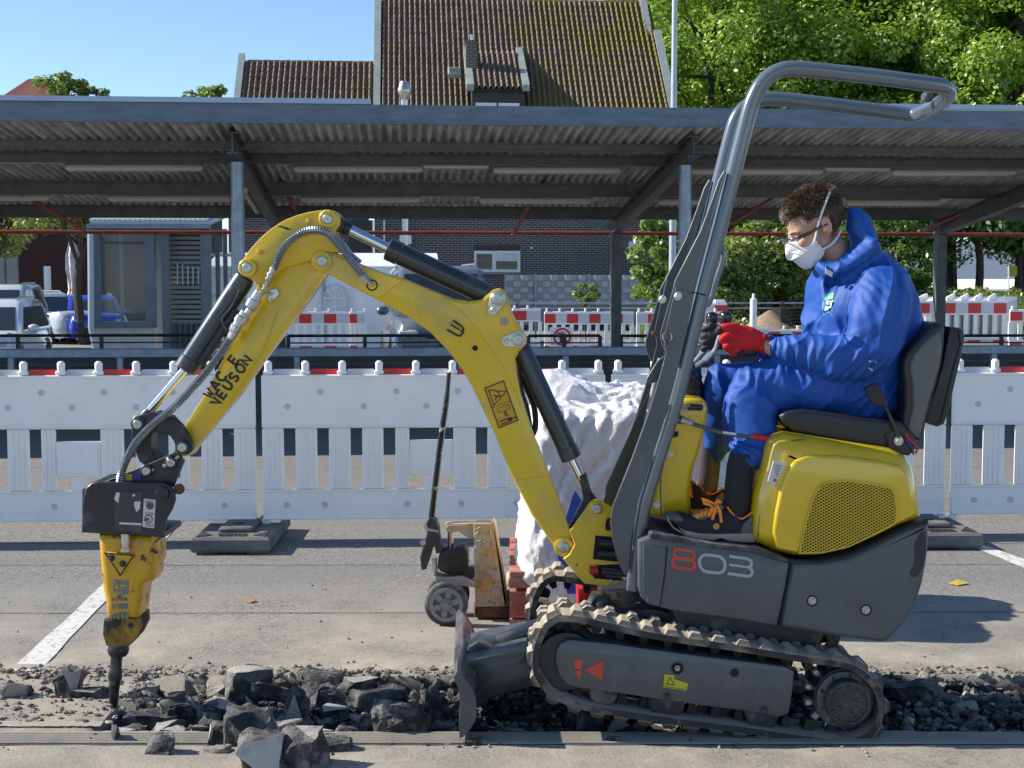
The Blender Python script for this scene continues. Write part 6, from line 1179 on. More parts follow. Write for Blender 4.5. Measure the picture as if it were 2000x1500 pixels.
for Yr in (4.68, 5.31):
    for x, y, r in ((1303, 1382, .062), (1490, 1404, .058), (1180, 1362, .05)): obj('track_roller', G().lathe(P(x, y - 8, Yr - .012), (0, 1, 0), [(0, r * .85), (.01, r), (.12, r), (.13, r * .8)], 24), TRACKI, M_)
    c = P(1649, 1364, Yr); sp = obj('drive_sprocket', G().lathe(c, (0, 1, 0), [(0, .105), (.02, .108), (.12, .108), (.13, .09)], 30), BLKM, M_)
    g = G()
    for k in range(13): an = k * 2 * math.pi / 13; g.box(c + Vector((math.cos(an) * .115, .06, math.sin(an) * .115)), (.035, .04, .026), Matrix.Rotation(-an, 3, 'Y'), .006)
    o = obj('sprocket_teeth', g, PINM if Yr < 5 else TRACKI, sp); o['kind'] = 'stuff'
    if Yr < 5:
        obj('flange_ring', G().lathe(c, NY, [(0, .098), (.012, .098), (.014, .094), (.014, .07)], 36), mat('worn_hub_steel', (.10, .095, .085), .45, .4, .3, 20, .1, 50, dust=(.22, .2, .17), ds=9, da=.35), sp)
        mt_ = obj('travel_motor', G().lathe(c + NY * .012 + Vector((-.0, 0, 0)), NY, [(0, .077), (.045, .077), (.05, .073), (.05, .066), (.046, .066), (.046, 0)], 40), mat('dark_hub_cover', (.035, .035, .037), .5, .2, .3, 18, .2, 70, dust=(.12, .11, .1), ds=12, da=.4), sp)
        hm_ = mesh_of('hub_bolt', G().lathe((0, 0, 0), NY, [(0, .0065), (.004, .0065), (.005, .005), (.002, .004)], 10), CYLM)
        for k in range(12): an = k * math.pi / 6; inst('hub_bolt', hm_, sp, c + NY * .06 + Vector((math.cos(an) * .056, 0, math.sin(an) * .056)) - ORG[sp.name])
        for k in range(4): an = k * math.pi / 2 + .4; inst('hub_bolt', hm_, sp, c + NY * .06 + Vector((math.cos(an) * .03, 0, math.sin(an) * .03)) - ORG[sp.name])
        for k in range(9): an = k * 2 * math.pi / 9; o = inst('hub_bolt', hm_, sp, c + NY * .014 + Vector((math.cos(an) * .087, 0, math.sin(an) * .087)) - ORG[sp.name])
    ci = P(1106, 1292, Yr); idl = obj('front_idler', G().lathe(ci, (0, 1, 0), [(0, .03), (.0, .1), (.03, .105), (.04, .12), (.09, .12), (.1, .105), (.13, .1), (.13, .03)], 32), BLKM, M_)
tag_parts = None
obj('cross_frame', G().prism(pl([(1180, 1190), (1270, 1185), (1500, 1225), (1560, 1260), (1540, 1330), (1400, 1350), (1250, 1330), (1190, 1290)], 4.83), (0, 1, 0), .45, .01, 1), BLKM, M_)
obj('slew_ring', G().lathe(P(1450, 1262, 5.05), (0, 0, 1), [(0, .2), (.03, .2), (.04, .23), (.1, .23)], 36), BLKM, M_)
obj('under_tray', G().prism(pl([(1300, 1180), (1620, 1228), (1600, 1262), (1560, 1270), (1330, 1238)], 4.76), (0, 1, 0), .58, .01, 1), BLKM, M_)
sw = obj('swing_cylinder_mount', G().prism(pl([(1060, 1215), (1150, 1188), (1160, 1170), (1180, 1166), (1195, 1180), (1235, 1190), (1262, 1200), (1262, 1226), (1150, 1215), (1070, 1240)], 4.93), (0, 1, 0), .14, .01, 2), BLKM, M_); pin(1173, 1181, 4.928, .016, sw, .032, BLKM, .008)
for k, pth in enumerate(([(1190, 1190), (1215, 1205), (1230, 1200), (1232, 1185), (1250, 1178)], [(1200, 1215), (1240, 1212), (1262, 1190), (1300, 1196)], [(1180, 1222), (1220, 1222), (1260, 1230)])): obj('hydraulic_hose', G().tube(spline(pl(pth, 4.90 + .02 * k), 5), .009, 8), HOSE if k else ZINC, M_)
# dozer blade
BLY0, BLY1 = 4.60, 5.50
bld = obj('dozer_blade', G().rings([[P(x, y, BLY0) + Vector((-.028 * t, (BLY1 - BLY0) * t, 0)) for x, y in [(886, 1322), (893, 1312), (901, 1318), (911, 1328), (922, 1345), (930, 1366), (931, 1398), (926, 1412), (911, 1434), (898, 1443), (896, 1420), (899, 1392), (900, 1366), (893, 1340)]] for t in (0, .25, .5, .75, 1)]), GREY, M_)
obj('edge_web', G().prism(pl([(894, 1240), (906, 1268), (930, 1262), (944, 1256), (948, 1268), (920, 1290), (902, 1292)], 5.2), (0, 1, 0), .02), BLKM, bld); obj('side_gusset', G().prism(pl([(893, 1222), (900, 1224), (915, 1250), (908, 1256), (897, 1250)], 5.25), (0, 1, 0), .02, .002, 1), BLKM, bld)
pa_ = obj('push_arm', G().prism(pl([(900, 1298), (950, 1288), (1030, 1270), (1070, 1285), (1062, 1335), (1000, 1352), (955, 1362), (930, 1385), (928, 1350), (915, 1325)], 4.90), (0, 1, 0), .08, .006, 2), GREY, M_); o = obj('push_arm', G().prism(pl([(900, 1298), (950, 1288), (1030, 1270), (1070, 1285), (1062, 1335), (1000, 1352), (955, 1362), (930, 1385), (928, 1350), (915, 1325)], 5.15), (0, 1, 0), .08, .006, 2), GREY, M_)
obj('arm_top_plate', G().prism(pl([(905, 1294), (1030, 1266), (1032, 1272), (908, 1301)], 4.84), (0, 1, 0), .4), GREY, pa_); obj('step_bracket', G().tube(spline(pl([(908, 1310), (922, 1308), (928, 1330), (926, 1350)], 4.86), 4), .005, 6), ZINC, pa_)
cyl((1062, 1222), (948, 1266), (922, 1276), 5.03, .034, .018, 'blade_cylinder'); obj('cylinder_bracket', G().prism(pl([(898, 1278), (935, 1255), (965, 1262), (966, 1280), (945, 1288), (902, 1292)], 4.96), (0, 1, 0), .14, .008, 1), BLKM, bld); pin(952, 1280, 4.957, .012, bld)
obj('hose_clamp_block', G().prism(pl([(1050, 1210), (1078, 1192), (1086, 1200), (1060, 1220)], 4.98), (0, 1, 0), .08, .004, 1), TUBEM, M_)
# ---------------------------------------------------------------- pallet truck, pallets and bulk bags
YJ = mat('scuffed_orange_paint', (.58, .3, .03), .5, 0, .15, 6, .1, 50, dust=(.5, .43, .32), ds=9, da=.53, sharp=.1); CEM = mat('dried_cement_crust', (.40, .36, .29), .9, 0, .15, 20, .8, 60)
JY = 6.34
jk = thing('pallet_truck', 'hand pallet truck with upright black handle, grey wheels and cement-splashed orange frame', 'pallet truck', (P(890, 0, JY).x, JY + .1, 0))
def jp(name, pts, y0, y1, m, parent=jk, bev=.004, seg=1): return obj(name, G().prism(pl(pts, y0), (0, 1, 0), y1 - y0, bev, seg), m, parent)
obj('handle_shaft', G().tube(spline(pl([(877, 728), (873, 775), (868, 810), (860, 870), (849, 960), (841, 1025)], JY + .06), 4), [(.011, .011)] * 4 + [(.014, .014)] * 3 + [(.015, .015)] * 14, 10), mat('worn_black_handle', (.015, .015, .016), .25, .2, .3, 8, 0, 60, coat=.5, dust2=(.6, .56, .5), d2s=22, d2a=.36), jk)
jp('handle_yoke', [(832, 1022), (838, 1010), (852, 1018), (857, 1032), (858, 1046), (864, 1078), (852, 1082), (848, 1060), (842, 1085), (832, 1112), (823, 1114), (820, 1090), (828, 1060), (834, 1040)], JY, JY + .1, mat('greasy_dark_steel', (.05, .048, .045), .5, .3, .4, 10, .2, 60, dust=(.3, .28, .24), ds=14, da=.36))
jp('yoke_plate', [(827, 1030), (857, 1036), (856, 1041), (827, 1036)], JY - .01, JY + .12, ZINC); obj('foot_spring', G().tube(pl([(849, 1090), (850, 1118)], JY), .011, 8), ZINC, jk); obj('yoke_roller', G().tube([P(826, 1060, JY - .02), P(826, 1060, JY + .12)], .014, 10), mat('worn_white_roller', (.5, .49, .45), .6, 0, .2, 20), jk)
jp('pump_body', [(862, 1078), (872, 1072), (884, 1076), (892, 1070), (908, 1070), (914, 1080), (915, 1108), (908, 1118), (885, 1124), (862, 1118), (854, 1110), (856, 1090)], JY + .0, JY + .13, mat('greasy_black_casting', (.028, .025, .023), .45, .2, .4, 9, .3, 60, dust=(.14, .12, .1), ds=8, da=.4), jk, .012, 2)
obj('piston', G().tube(pl([(880, 1078), (880, 1036)], JY + .06), .0135, 14), CHROME, jk)
jp('base_yoke', [(848, 1124), (864, 1128), (905, 1126), (928, 1138), (928, 1148), (890, 1142), (870, 1146), (850, 1136)], JY - .01, JY + .14, mat('pale_worn_steel', (.42, .41, .38), .5, .4, .25, 12, .1, 60)); jp('link_arm', [(903, 1112), (928, 1110), (928, 1128), (905, 1126)], JY + .03, JY + .1, MATS['greasy_dark_steel'])
fr_ = jp('lifting_head', [(871, 1030), (876, 1026), (904, 1026), (926, 1024), (926, 1052), (912, 1050), (896, 1038), (884, 1040), (873, 1040)], JY + .02, JY + .12, YJ)
obj('top_rim', G().tube(spline(pl([(872, 1026), (880, 1020), (940, 1018), (962, 1020), (968, 1032)], JY + .02), 4), .006, 8), mat('worn_bright_edge', (.5, .48, .44), .45, .5, .2, 30), fr_)
bt = G(); fpts = [(925, 1022), (962, 1022), (968, 1040), (985, 1130), (992, 1184), (928, 1186)]; bt.prism(pl(fpts, JY + .0), (0, 1, 0), .016, .003, 1); fp = obj('fork_head_plate', bt, YJ, jk)
me_ = G(); rr = random.Random(11)
for k in range(110):
    y = rr.uniform(1028, 1180); x = rr.uniform(929, 958 + (y - 1022) * .17); c = P(x, y, JY - .001); s = rr.uniform(.003, .011); R0 = Matrix.Rotation(rr.uniform(0, 3), 3, 'Y')
    me_.ell(c, (s * rr.uniform(.5, 1.3), .008, s * rr.uniform(.3, .8)), R0, 6, 4)
o = obj('cement_splashes', me_, CEM, fp); o['kind'] = 'stuff'
obj('side_flange', G().prism(pl([(962, 1022), (968, 1030), (992, 1184), (985, 1184), (966, 1050)], JY + .0), (0, 1, 0), .2, .002, 1), YJ, fp); obj('pivot_boss', G().lathe(P(970, 1157, JY), NY, [(-.01, .022), (.014, .022), (.016, .013), (.012, .012)], 18), YJ, fp)
jp('base_channel', [(926, 1188), (996, 1188), (996, 1208), (926, 1206)], JY - .005, JY + .3, mat('rust_stained_orange', (.33, .15, .03), .6, .1, .3, 7, .1, 40, dust=(.08, .04, .025), ds=6, da=.5))
for y0 in (JY + .12, JY + .52):
    g = G(); a = P(980, 1206, JY); g.box((a.x + .62, y0 + .02, .075), (1.2, .15, .05), None, .01); obj('fork', g, YJ, jk)
GW = mat('grey_wheel_rubber', (.05, .05, .053), .6, 0, .12, 10, .1, 50, dust=(.3, .28, .25), ds=7, da=.4); AW = mat('cast_wheel_centre', (.27, .27, .28), .5, .4, .15, 20)
for Yw in (JY - .10, JY + .1):
    c = P(872, 1186, JY - .10); c = Vector((c.x, Yw, .1)); w_ = obj('wheel', G().lathe(c, (0, 1, 0), [(-.025, .078), (-.024, .092), (-.018, .1), (.018, .1), (.024, .092), (.025, .078)], 40), GW, jk)
    obj('wheel_disc', G().lathe(c, (0, 1, 0), [(-.0258, .079), (.0258, .079)], 32), mat('wheel_web_dark', (.1, .1, .105), .6), w_)
    obj('hub', G().lathe(c, NY, [(0, .03), (.034, .03), (.03, .026), (.03, .014), (.038, .013), (.038, .006)], 20), AW, w_); rg = G(); rg.ribbon([c + NY * .0255 + Vector((.069 * math.cos(q * math.pi / 16), 0, .069 * math.sin(q * math.pi / 16))) for q in range(32)], .018, NY, .006, True); obj('rim', rg, AW, w_)
    for k in range(6): an = k * math.pi / 3 + .3; g = G(); g.ribbon([c + NY * .0262 + Vector((math.cos(an), 0, math.sin(an))) * .028, c + NY * .0262 + Vector((math.cos(an), 0, math.sin(an))) * .062], .026, NY, .003); obj('spoke', g, AW, w_)

RP = mat('faded_red_wood', (.36, .075, .055), .75, 0, .2, 9, .4, 40, dust=(.42, .3, .26), ds=7, da=.42, sharp=.15)
px0 = P(995, 0, 6.0).x
pt_ = thing('red_pallet', 'red painted pallet carrying the white bulk bags', 'pallet', (px0 + .6, 6.55, 0))
for k in range(5): obj('deck_board', G().box((px0 + .6, 6.22 + k * .18, .255), (1.2, .14, .024), None, .003), RP, pt_)
for y in (6.22, 6.58, 6.94): obj('stringer', G().box((px0 + .6, y, .16), (1.2, .09, .02)), RP, pt_); obj('skid_board', G().box((px0 + .6, y, .03), (1.2, .1, .024)), RP, pt_)
for x in (px0 + .06, px0 + .6, px0 + 1.14):
    for y in (6.22, 6.58, 6.94): obj('block', G().box((x, y, .1), (.12, .1, .1)), RP, pt_)
    obj('cross_board', G().box((x, 6.58, .215), (.12, .85, .05)), RP, pt_)
BAG = mat('white_woven_plastic', (.72, .71, .73), .5, 0, .05, 4, .8, 30, dust=(.6, .57, .54), ds=3, da=.36, sharp=.2)
def ridged(p, f, seed): return 1 - abs(noise.noise((p[0] * f + seed, p[1] * f + seed * 2, p[2] * f))) * 2
def crumple(me, amp, f, seed=0, mask=None, stretch=(1, 1, 1), off=Vector()):
    n = len(me.vertices); no = [v.normal.copy() for v in me.vertices]
    for v, q in zip(me.vertices, no):
        p = (v.co.x * stretch[0], v.co.y * stretch[1], v.co.z * stretch[2])
        wv = noise.noise_vector((p[0] * f * .5, p[1] * f * .5, p[2] * f * .5)) * .35
        p = (p[0] + wv.x / f * 2, p[1] + wv.y / f * 2, p[2] + wv.z / f * 2)
        d = ridged(p, f, seed) ** 2 * .6 + ridged(p, f * 2.3, seed + 5) ** 2 * .28 + ridged(p, f * 5, seed + 9) * .1 - .45
        v.co += q * (d * amp * (mask(v.co) if mask else 1))
def tri(x): return abs((x % 1) * 2 - 1)
rq = random.Random(21); DIRS = [Vector((rq.gauss(0, 1), rq.gauss(0, 1), rq.gauss(0, 1))).normalized() for _ in range(9)]
def pleats(p, fs, amps, wf, wa, seed=0):
    w_ = noise.noise_vector(p * wf + Vector((seed, 0, 0))) * wa; q = p + w_; d = 0
    for k, (f, a) in enumerate(zip(fs, amps)): d += a * (tri(q.dot(DIRS[(k + seed) % 9]) * f + k * .37) - .5) * (.35 + 1.1 * max(0, .5 + noise.noise(p * (f * .35) + Vector((k * 7, seed, 0)))))
    return d
def bag(label, outline, y0, y1, seed):
    g = G(); rs = []; n = len(outline); D = y1 - y0
    for t, s_ in ((0, .8), (.06, .93), (.2, 1.0), (.5, 1.03), (.8, 1.0), (.95, .92), (1, .8)):
        Y = y0 + D * t; base = [P(x, y, y0) for x, y in outline]; c = sum(base, Vector()) / n
        rs.append([Vector((c.x + (b.x - c.x) * s_, Y, c.z + (b.z - c.z) * (1 - (1 - s_) * .6))) for b in base])
    g.rings(rs); me = remesh(g, .022, 2); me2 = me
    sub = bpy.data.objects.new('tmp', me2); COL.objects.link(sub); sd = sub.modifiers.new('s', 'SUBSURF'); sd.levels = 1; dg = bpy.context.evaluated_depsgraph_get(); m3 = bpy.data.meshes.new_from_object(sub.evaluated_get(dg)); bpy.data.objects.remove(sub)
    crumple(m3, .02, 2.6, seed); m3.update()
    for v, q in zip(m3.vertices, [v.normal.copy() for v in m3.vertices]): v.co += q * pleats(v.co, (3.5, 5, 8, 11, 16, 24, 33), (.022, .022, .018, .014, .010, .0065, .0045), 2.5, .16, seed)
    m3.update(); o = mesh_obj('bulk_bag', m3, BAG, None, 38)
    return tag(o, label, 'bag', 'white bulk bags on the red pallet')
bag('large crumpled white bulk bag bulging low beside the boom foot', [(1014, 1080), (1012, 1040), (1024, 1000), (1030, 960), (1034, 900), (1042, 820), (1060, 790), (1120, 800), (1170, 806), (1230, 800), (1290, 800), (1330, 840), (1340, 950), (1340, 1100), (1330, 1190), (1200, 1200), (1100, 1200), (1038, 1190), (1018, 1130)], 6.12, 6.68, 1)
bag('taller crumpled white bulk bag behind, its slanting top below the barrier pegs', [(1050, 1150), (1044, 980), (1050, 850), (1052, 760), (1066, 730), (1110, 742), (1160, 762), (1215, 764), (1260, 758), (1330, 770), (1400, 800), (1430, 900), (1430, 1100), (1400, 1150), (1200, 1160)], 6.5, 7.0, 7)
bs_ = obj('blue_strap', G().prism(pl([(1106, 1010), (1118, 968), (1124, 958), (1140, 985), (1146, 1000), (1130, 1012), (1104, 1030)], 6.0), (0, 1, 0), .008), mat('blue_bag_print', (.03, .09, .45), .5, 0, .3, 60), None); BAG.node_tree.nodes['Principled BSDF'].inputs['Subsurface Weight'].default_value = .35; BAG.node_tree.nodes['Principled BSDF'].inputs['Subsurface Radius'].default_value = (.03, .03, .03); tag(bs_, 'blue printed strap of the bulk bag showing above the boom foot', 'strap')
b2 = obj('blue_strap', G().prism(pl([(1085, 1070), (1096, 1078), (1128, 1135), (1136, 1160), (1108, 1160), (1096, 1115)], 5.98), (0, 1, 0), .008), MATS['blue_bag_print'], None); tag(b2, 'blue printed strap of the bulk bag showing below the boom pivot', 'strap')
# red machine part glimpsed over the far track
rt = thing('red_toolbox', 'red toolbox edge glimpsed between the two rubber tracks', 'toolbox', P(1195, 1190, 5.75)); obj('body', G().prism(pl([(1128, 1150), (1160, 1146), (1250, 1165), (1255, 1210), (1130, 1205)], 5.7), (0, 1, 0), .2, .01, 2), REDG, rt)

# ---------------------------------------------------------------- broken asphalt
CRK = mat('fresh_broken_asphalt', (.026, .026, .028), .7, 0, .45, 18, .9, 70, dust=(.25, .237, .215), ds=11, da=.46, sharp=.1)
CTOP = mat('pale_asphalt_skin', (.36, .34, .305), .9, 0, .2, 14, .6, 80, dust=(.12, .115, .11), ds=15, da=.42, sharp=.08)
CDUST = mat('dust_covered_asphalt', (.27, .245, .20), .92, 0, .2, 12, .7, 60, dust=(.07, .065, .06), ds=12, da=.38, sharp=.1)
def chunk(name, px, py, wpx, hpx, Y, seed, skin=0, rot=None, m=None, sub=2):
    if Y < 5.6 and sub > 1:
        Y1 = F_PX * (CAM_H + .045) / (py + hpx * .42 - 550); Y = Y1 if TR_Y0 + .05 < Y1 < TR_Y1 + .02 and px > 215 else F_PX * CAM_H / (py + hpx * .42 - 550)
    rr = random.Random(seed); c = P(px, py, Y); k = Y / F_PX * 1.1; W, H_ = wpx * k, hpx * k; D = (W + H_) * .5 * rr.uniform(.7, 1.0)
    bm = bmesh.new()
    for i in range(17 if sub > 1 else 11):
        v = Vector((rr.uniform(-1, 1), rr.uniform(-1, 1), rr.uniform(-1, 1))); v = v / max(abs(v.x), abs(v.y), abs(v.z)) * rr.uniform(.75, 1); bm.verts.new(v)
    r = bmesh.ops.convex_hull(bm, input=bm.verts); bmesh.ops.delete(bm, geom=[g_ for g_ in r['geom_interior'] if isinstance(g_, bmesh.types.BMVert)], context='VERTS')
    ax = Vector((rr.uniform(-1, 1), rr.uniform(-1.2, .2), rr.uniform(.1, 1.2))).normalized() if skin else None
    bm.normal_update()
    sk = []
    if ax is not None:
        best = max(bm.faces, key=lambda f: f.normal.dot(ax)); bn = best.normal.copy(); sk = [f for f in bm.faces if f.normal.dot(bn) > .93]
    for f in sk: f.material_index = 1
    bmesh.ops.subdivide_edges(bm, edges=bm.edges, cuts=sub, use_grid_fill=True)
    if sub > 1: bmesh.ops.triangulate(bm, faces=[f for f in bm.faces if len(f.verts) > 4])
    bm.normal_update(); sc = Vector((W / 2, D / 2, H_ / 2)); amp = .10
    for v in bm.verts:
        q = noise.noise_vector(v.co * 1.6 + Vector((seed, 0, 0))) * amp * 1.8 + noise.noise_vector(v.co * 4.5 + Vector((0, seed, 0))) * amp * .9 + noise.noise_vector(v.co * 11 + Vector((0, seed, 4))) * amp * .5
        on = any(f.material_index == 1 for f in v.link_faces); v.co += q * (.3 if on else 1)
        v.co = Vector((v.co.x * sc.x, v.co.y * sc.y, v.co.z * sc.z)) + c
    vs = [tuple(v.co) for v in bm.verts]; bm.verts.index_update(); fs = [tuple(v.index for v in f.verts) for f in bm.faces]; mi = [f.material_index for f in bm.faces]; bm.free()
    g = G(); g.v, g.f, g.m = vs, fs, mi; return g
lab_pos = [
 (29, 1355, 62, 38, 5.35, 1, 'low dark slab of asphalt at the far left edge of the rubble'), (138, 1338, 50, 70, 5.36, 1, 'upright dusty slab of asphalt standing alone left of the chisel'), (175, 1358, 70, 34, 5.40, 1, 'flat grey slab lying against the upright one left of the chisel'),
 (268, 1358, 76, 30, 5.36, 2, 'flat dust-covered slab just right of the chisel'), (330, 1348, 70, 36, 5.40, 2, 'pale dusty slab, second to the right of the chisel'), (378, 1352, 36, 24, 5.36, 2, 'small dusty lump between two pale slabs right of the chisel'), (438, 1344, 56, 48, 5.42, 2, 'round dust-covered boulder of asphalt below the rubber foot'),
 (486, 1350, 74, 66, 5.3, 1, 'big dark block with pale left face, highest left of the middle'), (620, 1334, 80, 36, 5.38, 0, 'dark knobbly lump on the far rim of the cut, below the solitary stone'), (668, 1314, 34, 32, 5.75, 1, 'solitary grey stone lying beyond the cut on clean pavement'),
 (352, 1396, 56, 48, 5.12, 0, 'knobbly dark lump in the hole edge right of the chisel'), (300, 1404, 90, 34, 5.15, 0, 'long dark broken edge directly right of the chisel tip'), (322, 1432, 40, 34, 4.95, 1, 'small dark block below the chisel, near side'), (262, 1438, 46, 30, 4.86, 3, 'small white-skinned chip at the near rim below the chisel'),
 (228, 1440, 28, 52, 4.84, 0, 'narrow dark broken corner of the pavement below the chisel'), (345, 1438, 42, 30, 4.93, 1, 'dark lump next to the white-skinned chip'), (440, 1392, 96, 40, 5.08, 1, 'flat pale-topped slab in the middle left of the rubble'), (400, 1416, 50, 30, 5.0, 0, 'dark fragment under the pale-topped slab'),
 (430, 1440, 40, 46, 4.9, 1, 'dark block with speckled front face, left of the big tilted block'), (490, 1424, 84, 72, 4.88, 1, 'big tilted block with speckled grey face in the left half of the rubble'), (540, 1362, 70, 50, 5.2, 0, 'dark slab leaning in the far row below the second barrier'), (576, 1384, 46, 64, 5.1, 1, 'upright pale-faced slab in the middle of the rubble'),
 (610, 1368, 60, 46, 5.2, 1, 'grey-topped slab behind the upright pale one'), (660, 1398, 48, 32, 5.05, 1, 'small pale-skinned piece right of the middle'), (646, 1366, 70, 44, 5.25, 0, 'dark lump below the knobbly one on the far rim'), (560, 1432, 56, 40, 4.92, 1, 'brown layered piece next to the big tilted block'),
 (594, 1466, 90, 74, 4.66, 1, 'large brown-grey boulder nearest the camera'), (515, 1474, 76, 72, 4.64, 3, 'pale slab with knobbly dark back, nearest the camera at the drain rail'), (680, 1440, 48, 34, 4.9, 3, 'white-faced small block right of the large near boulder'), (634, 1438, 40, 24, 4.86, 3, 'small white chip between the near boulder and the white-faced block'),
 (652, 1460, 60, 36, 4.78, 0, 'dark knobbly piece right of the large near boulder'), (314, 1462, 44, 46, 4.62, 0, 'rough dark ball of asphalt lying on the drain rail'), (425, 1474, 44, 24, 4.62, 2, 'flat grey chip lying on the drain rail'), (280, 1484, 20, 12, 4.6, 0, 'tiny dark crumb on the drain rail at the left'),
 (732, 1430, 32, 40, 4.95, 1, 'slim grey chip standing in front of the dark heap'), (790, 1416, 96, 80, 5.0, 0, 'wide dark heap of bitumen left of the dozer blade'), (846, 1378, 50, 70, 5.15, 0, 'tall dark slab just left of the dozer blade'), (740, 1374, 100, 60, 5.2, 0, 'dark mound in the far row left of the dozer blade'),
 (700, 1350, 70, 36, 5.3, 1, 'grey-topped slab at the far rim left of the blade'), (810, 1440, 54, 34, 4.86, 1, 'grey lump at the near side left of the dozer blade'), (862, 1436, 50, 36, 4.85, 1, 'brown-edged slab right beside the lower tip of the dozer blade'), (878, 1462, 22, 18, 4.72, 2, 'small pale stone under the tip of the dozer blade'),
 (930, 1456, 50, 30, 4.7, 1, 'grey lump right of the blade tip'), (1010, 1434, 56, 20, 4.84, 3, 'long pale chip between blade and front of the track'), (1085, 1436, 60, 24, 4.84, 1, 'flat pale chip below the front of the track'), (1150, 1420, 56, 60, 4.8, 1, 'pointed slab leaning under the track, left of two'), (1206, 1424, 56, 50, 4.82, 1, 'brown-topped slab leaning under the track, right of two'),
 (1246, 1428, 30, 30, 4.8, 2, 'small tan stone under the middle of the track'), (1295, 1426, 70, 22, 4.8, 3, 'low heap piece of white chips under the track'), (1195, 1452, 40, 28, 4.62, 1, 'grey block on the drain rail below the track'), (1030, 1410, 60, 30, 5.0, 0, 'dark slab in the shade behind the blade'), (1335, 1488, 24, 18, 4.5, 0, 'small dark stone on the pavement in the near shadow, left of two'), (1532, 1480, 30, 16, 4.5, 1, 'small dark stone on the pavement in the near shadow, right of two'),
 (1790, 1362, 100, 60, 5.2, 0, 'large dark heap of bitumen right behind the rear of the track'), (1885, 1392, 50, 36, 5.05, 2, 'grey boulder in the dark rubble at the right'), (1850, 1380, 60, 40, 5.15, 0, 'dark lump in the rubble at the right'), (1940, 1375, 70, 40, 5.15, 0, 'dark lump near the right edge of the picture'), (1990, 1396, 44, 18, 5.0, 3, 'flat pale chip at the right edge'), (1790, 1464, 22, 14, 4.6, 3, 'small white chip on the pavement behind the rear of the track'), (1855, 1408, 24, 10, 4.9, 3, 'thin white chip in the dark rubble at the right'), (1960, 1400, 40, 22, 4.98, 0, 'dark lump in front of the pale chip at the right edge'),
]
WHC = mat('white_painted_skin', (.45, .43, .39), .8, 0, .12, 10, .3, 60, dust=(.25, .24, .22), ds=16, da=.38, sharp=.08)
for i, (px, py, w_, h_, Y, sk_, lb) in enumerate(lab_pos):
    g = chunk('asphalt_chunk', px, py, w_ * (1.25 if 240 < px < 880 else 1.05), h_ * (1.3 if 240 < px < 880 else 1.05), Y, 100 + i, sk_, sub=5 if max(w_, h_) > 56 else (4 if max(w_, h_) > 34 else 2))
    o = obj('asphalt_chunk', g, [CDUST if sk_ == 2 else CRK, {0: CRK, 1: CTOP, 2: CDUST, 3: WHC}[sk_]], None, 28); tag(o, lb, 'rubble', 'chunks of broken asphalt')
# medium broken pieces between the larger ones: too many and too mixed to count
mg_ = G(); rr = random.Random(77)
for k in range(420):
    px = rr.uniform(235, 1990); Y = rr.uniform(4.8, 5.38)
    if 880 < px < 1740 and rr.random() < .75: continue
    s = rr.uniform(16, 44) if px < 900 else rr.uniform(12, 30); X = (px - 1000) / F_PX * Y; zc = -.045 + .075 * rr.random() * max(0, 1 - abs(Y - 5.05) / .34) * (1 if px < 900 else .5); py = 550 + (CAM_H - zc) * F_PX / Y
    q = chunk('piece', px, py, s * rr.uniform(.8, 1.6), s * rr.uniform(.6, 1.1), Y, 500 + k, rr.choice((0, 0, 1, 1, 2)), sub=1)
    off = {0: 0, 1: 1}; sk_ = rr.choice((1, 1, 2)); o0 = len(mg_.v); mg_.v.extend(q.v); mg_.f.extend(tuple(i + o0 for i in f) for f in q.f); mg_.m.extend([(0 if m_ == 0 else sk_) for m_ in q.m])
tag(obj('broken_pieces', mg_, [CRK, CTOP, CDUST], None, 25, (0, 4.9, 0)), 'mixed hand-sized broken pieces of asphalt lying between the larger chunks', 'rubble', None, 'stuff')
# fine rubble
def pebbles(name, n, fx, label, mats, seed):
    rr = random.Random(seed); g = G()
    ico = bmesh.new(); bmesh.ops.create_icosphere(ico, subdivisions=1, radius=1); iv = [v.co.copy() for v in ico.verts]; jf = [tuple(v.index for v in f.verts) for f in ico.faces]; ico.free()
    for i in range(n):
        x, y, z, s, mi = fx(rr); a = rr.uniform(0, 6); sx, sy, sz = s * rr.uniform(.6, 1.4), s * rr.uniform(.6, 1.4), s * rr.uniform(.45, 1.0); c_, s_ = math.cos(a), math.sin(a); g.cm = mi
        small = s < .006; V = []
        use = iv if not small else [Vector((1, 0, 0)), Vector((-.6, .9, 0)), Vector((-.5, -.8, 0)), Vector((0, 0, 1)), Vector((0.1, .1, -.8))]; fc = jf if not small else [(0, 1, 3), (1, 2, 3), (2, 0, 3), (1, 0, 4), (2, 1, 4), (0, 2, 4)]
        for v in use: k = rr.uniform(.6, 1.15); p = Vector((v.x * sx * k, v.y * sy * k, v.z * sz * k)); V.append((x + p.x * c_ - p.y * s_, y + p.x * s_ + p.y * c_, z + p.z))
        g.add(V, fc)
    o = obj(name, g, mats, None, 0, (0, 4.9, 0), False); return tag(o, label, 'rubble', None, 'stuff')
def in_trench(rr):
    x = rr.uniform(TR_X0 + .02, 2.3); y = rr.uniform(TR_Y0 + .01, TR_Y1); s = .004 + .026 * rr.random() ** 4; t = trench(x, y)
    mid = 1 - abs((y - 5.08) / .36); zz = -.06 * t + .045 * max(0, mid) * rr.random()
    return x, y, zz, s, (0 if rr.random() < .86 else (1 if rr.random() < .6 else 2))
pebbles('rubble_in_cut', 8000, in_trench, 'loose dark crumbled asphalt filling the long cut in the pavement', [CRK, CTOP, CDUST], 3)
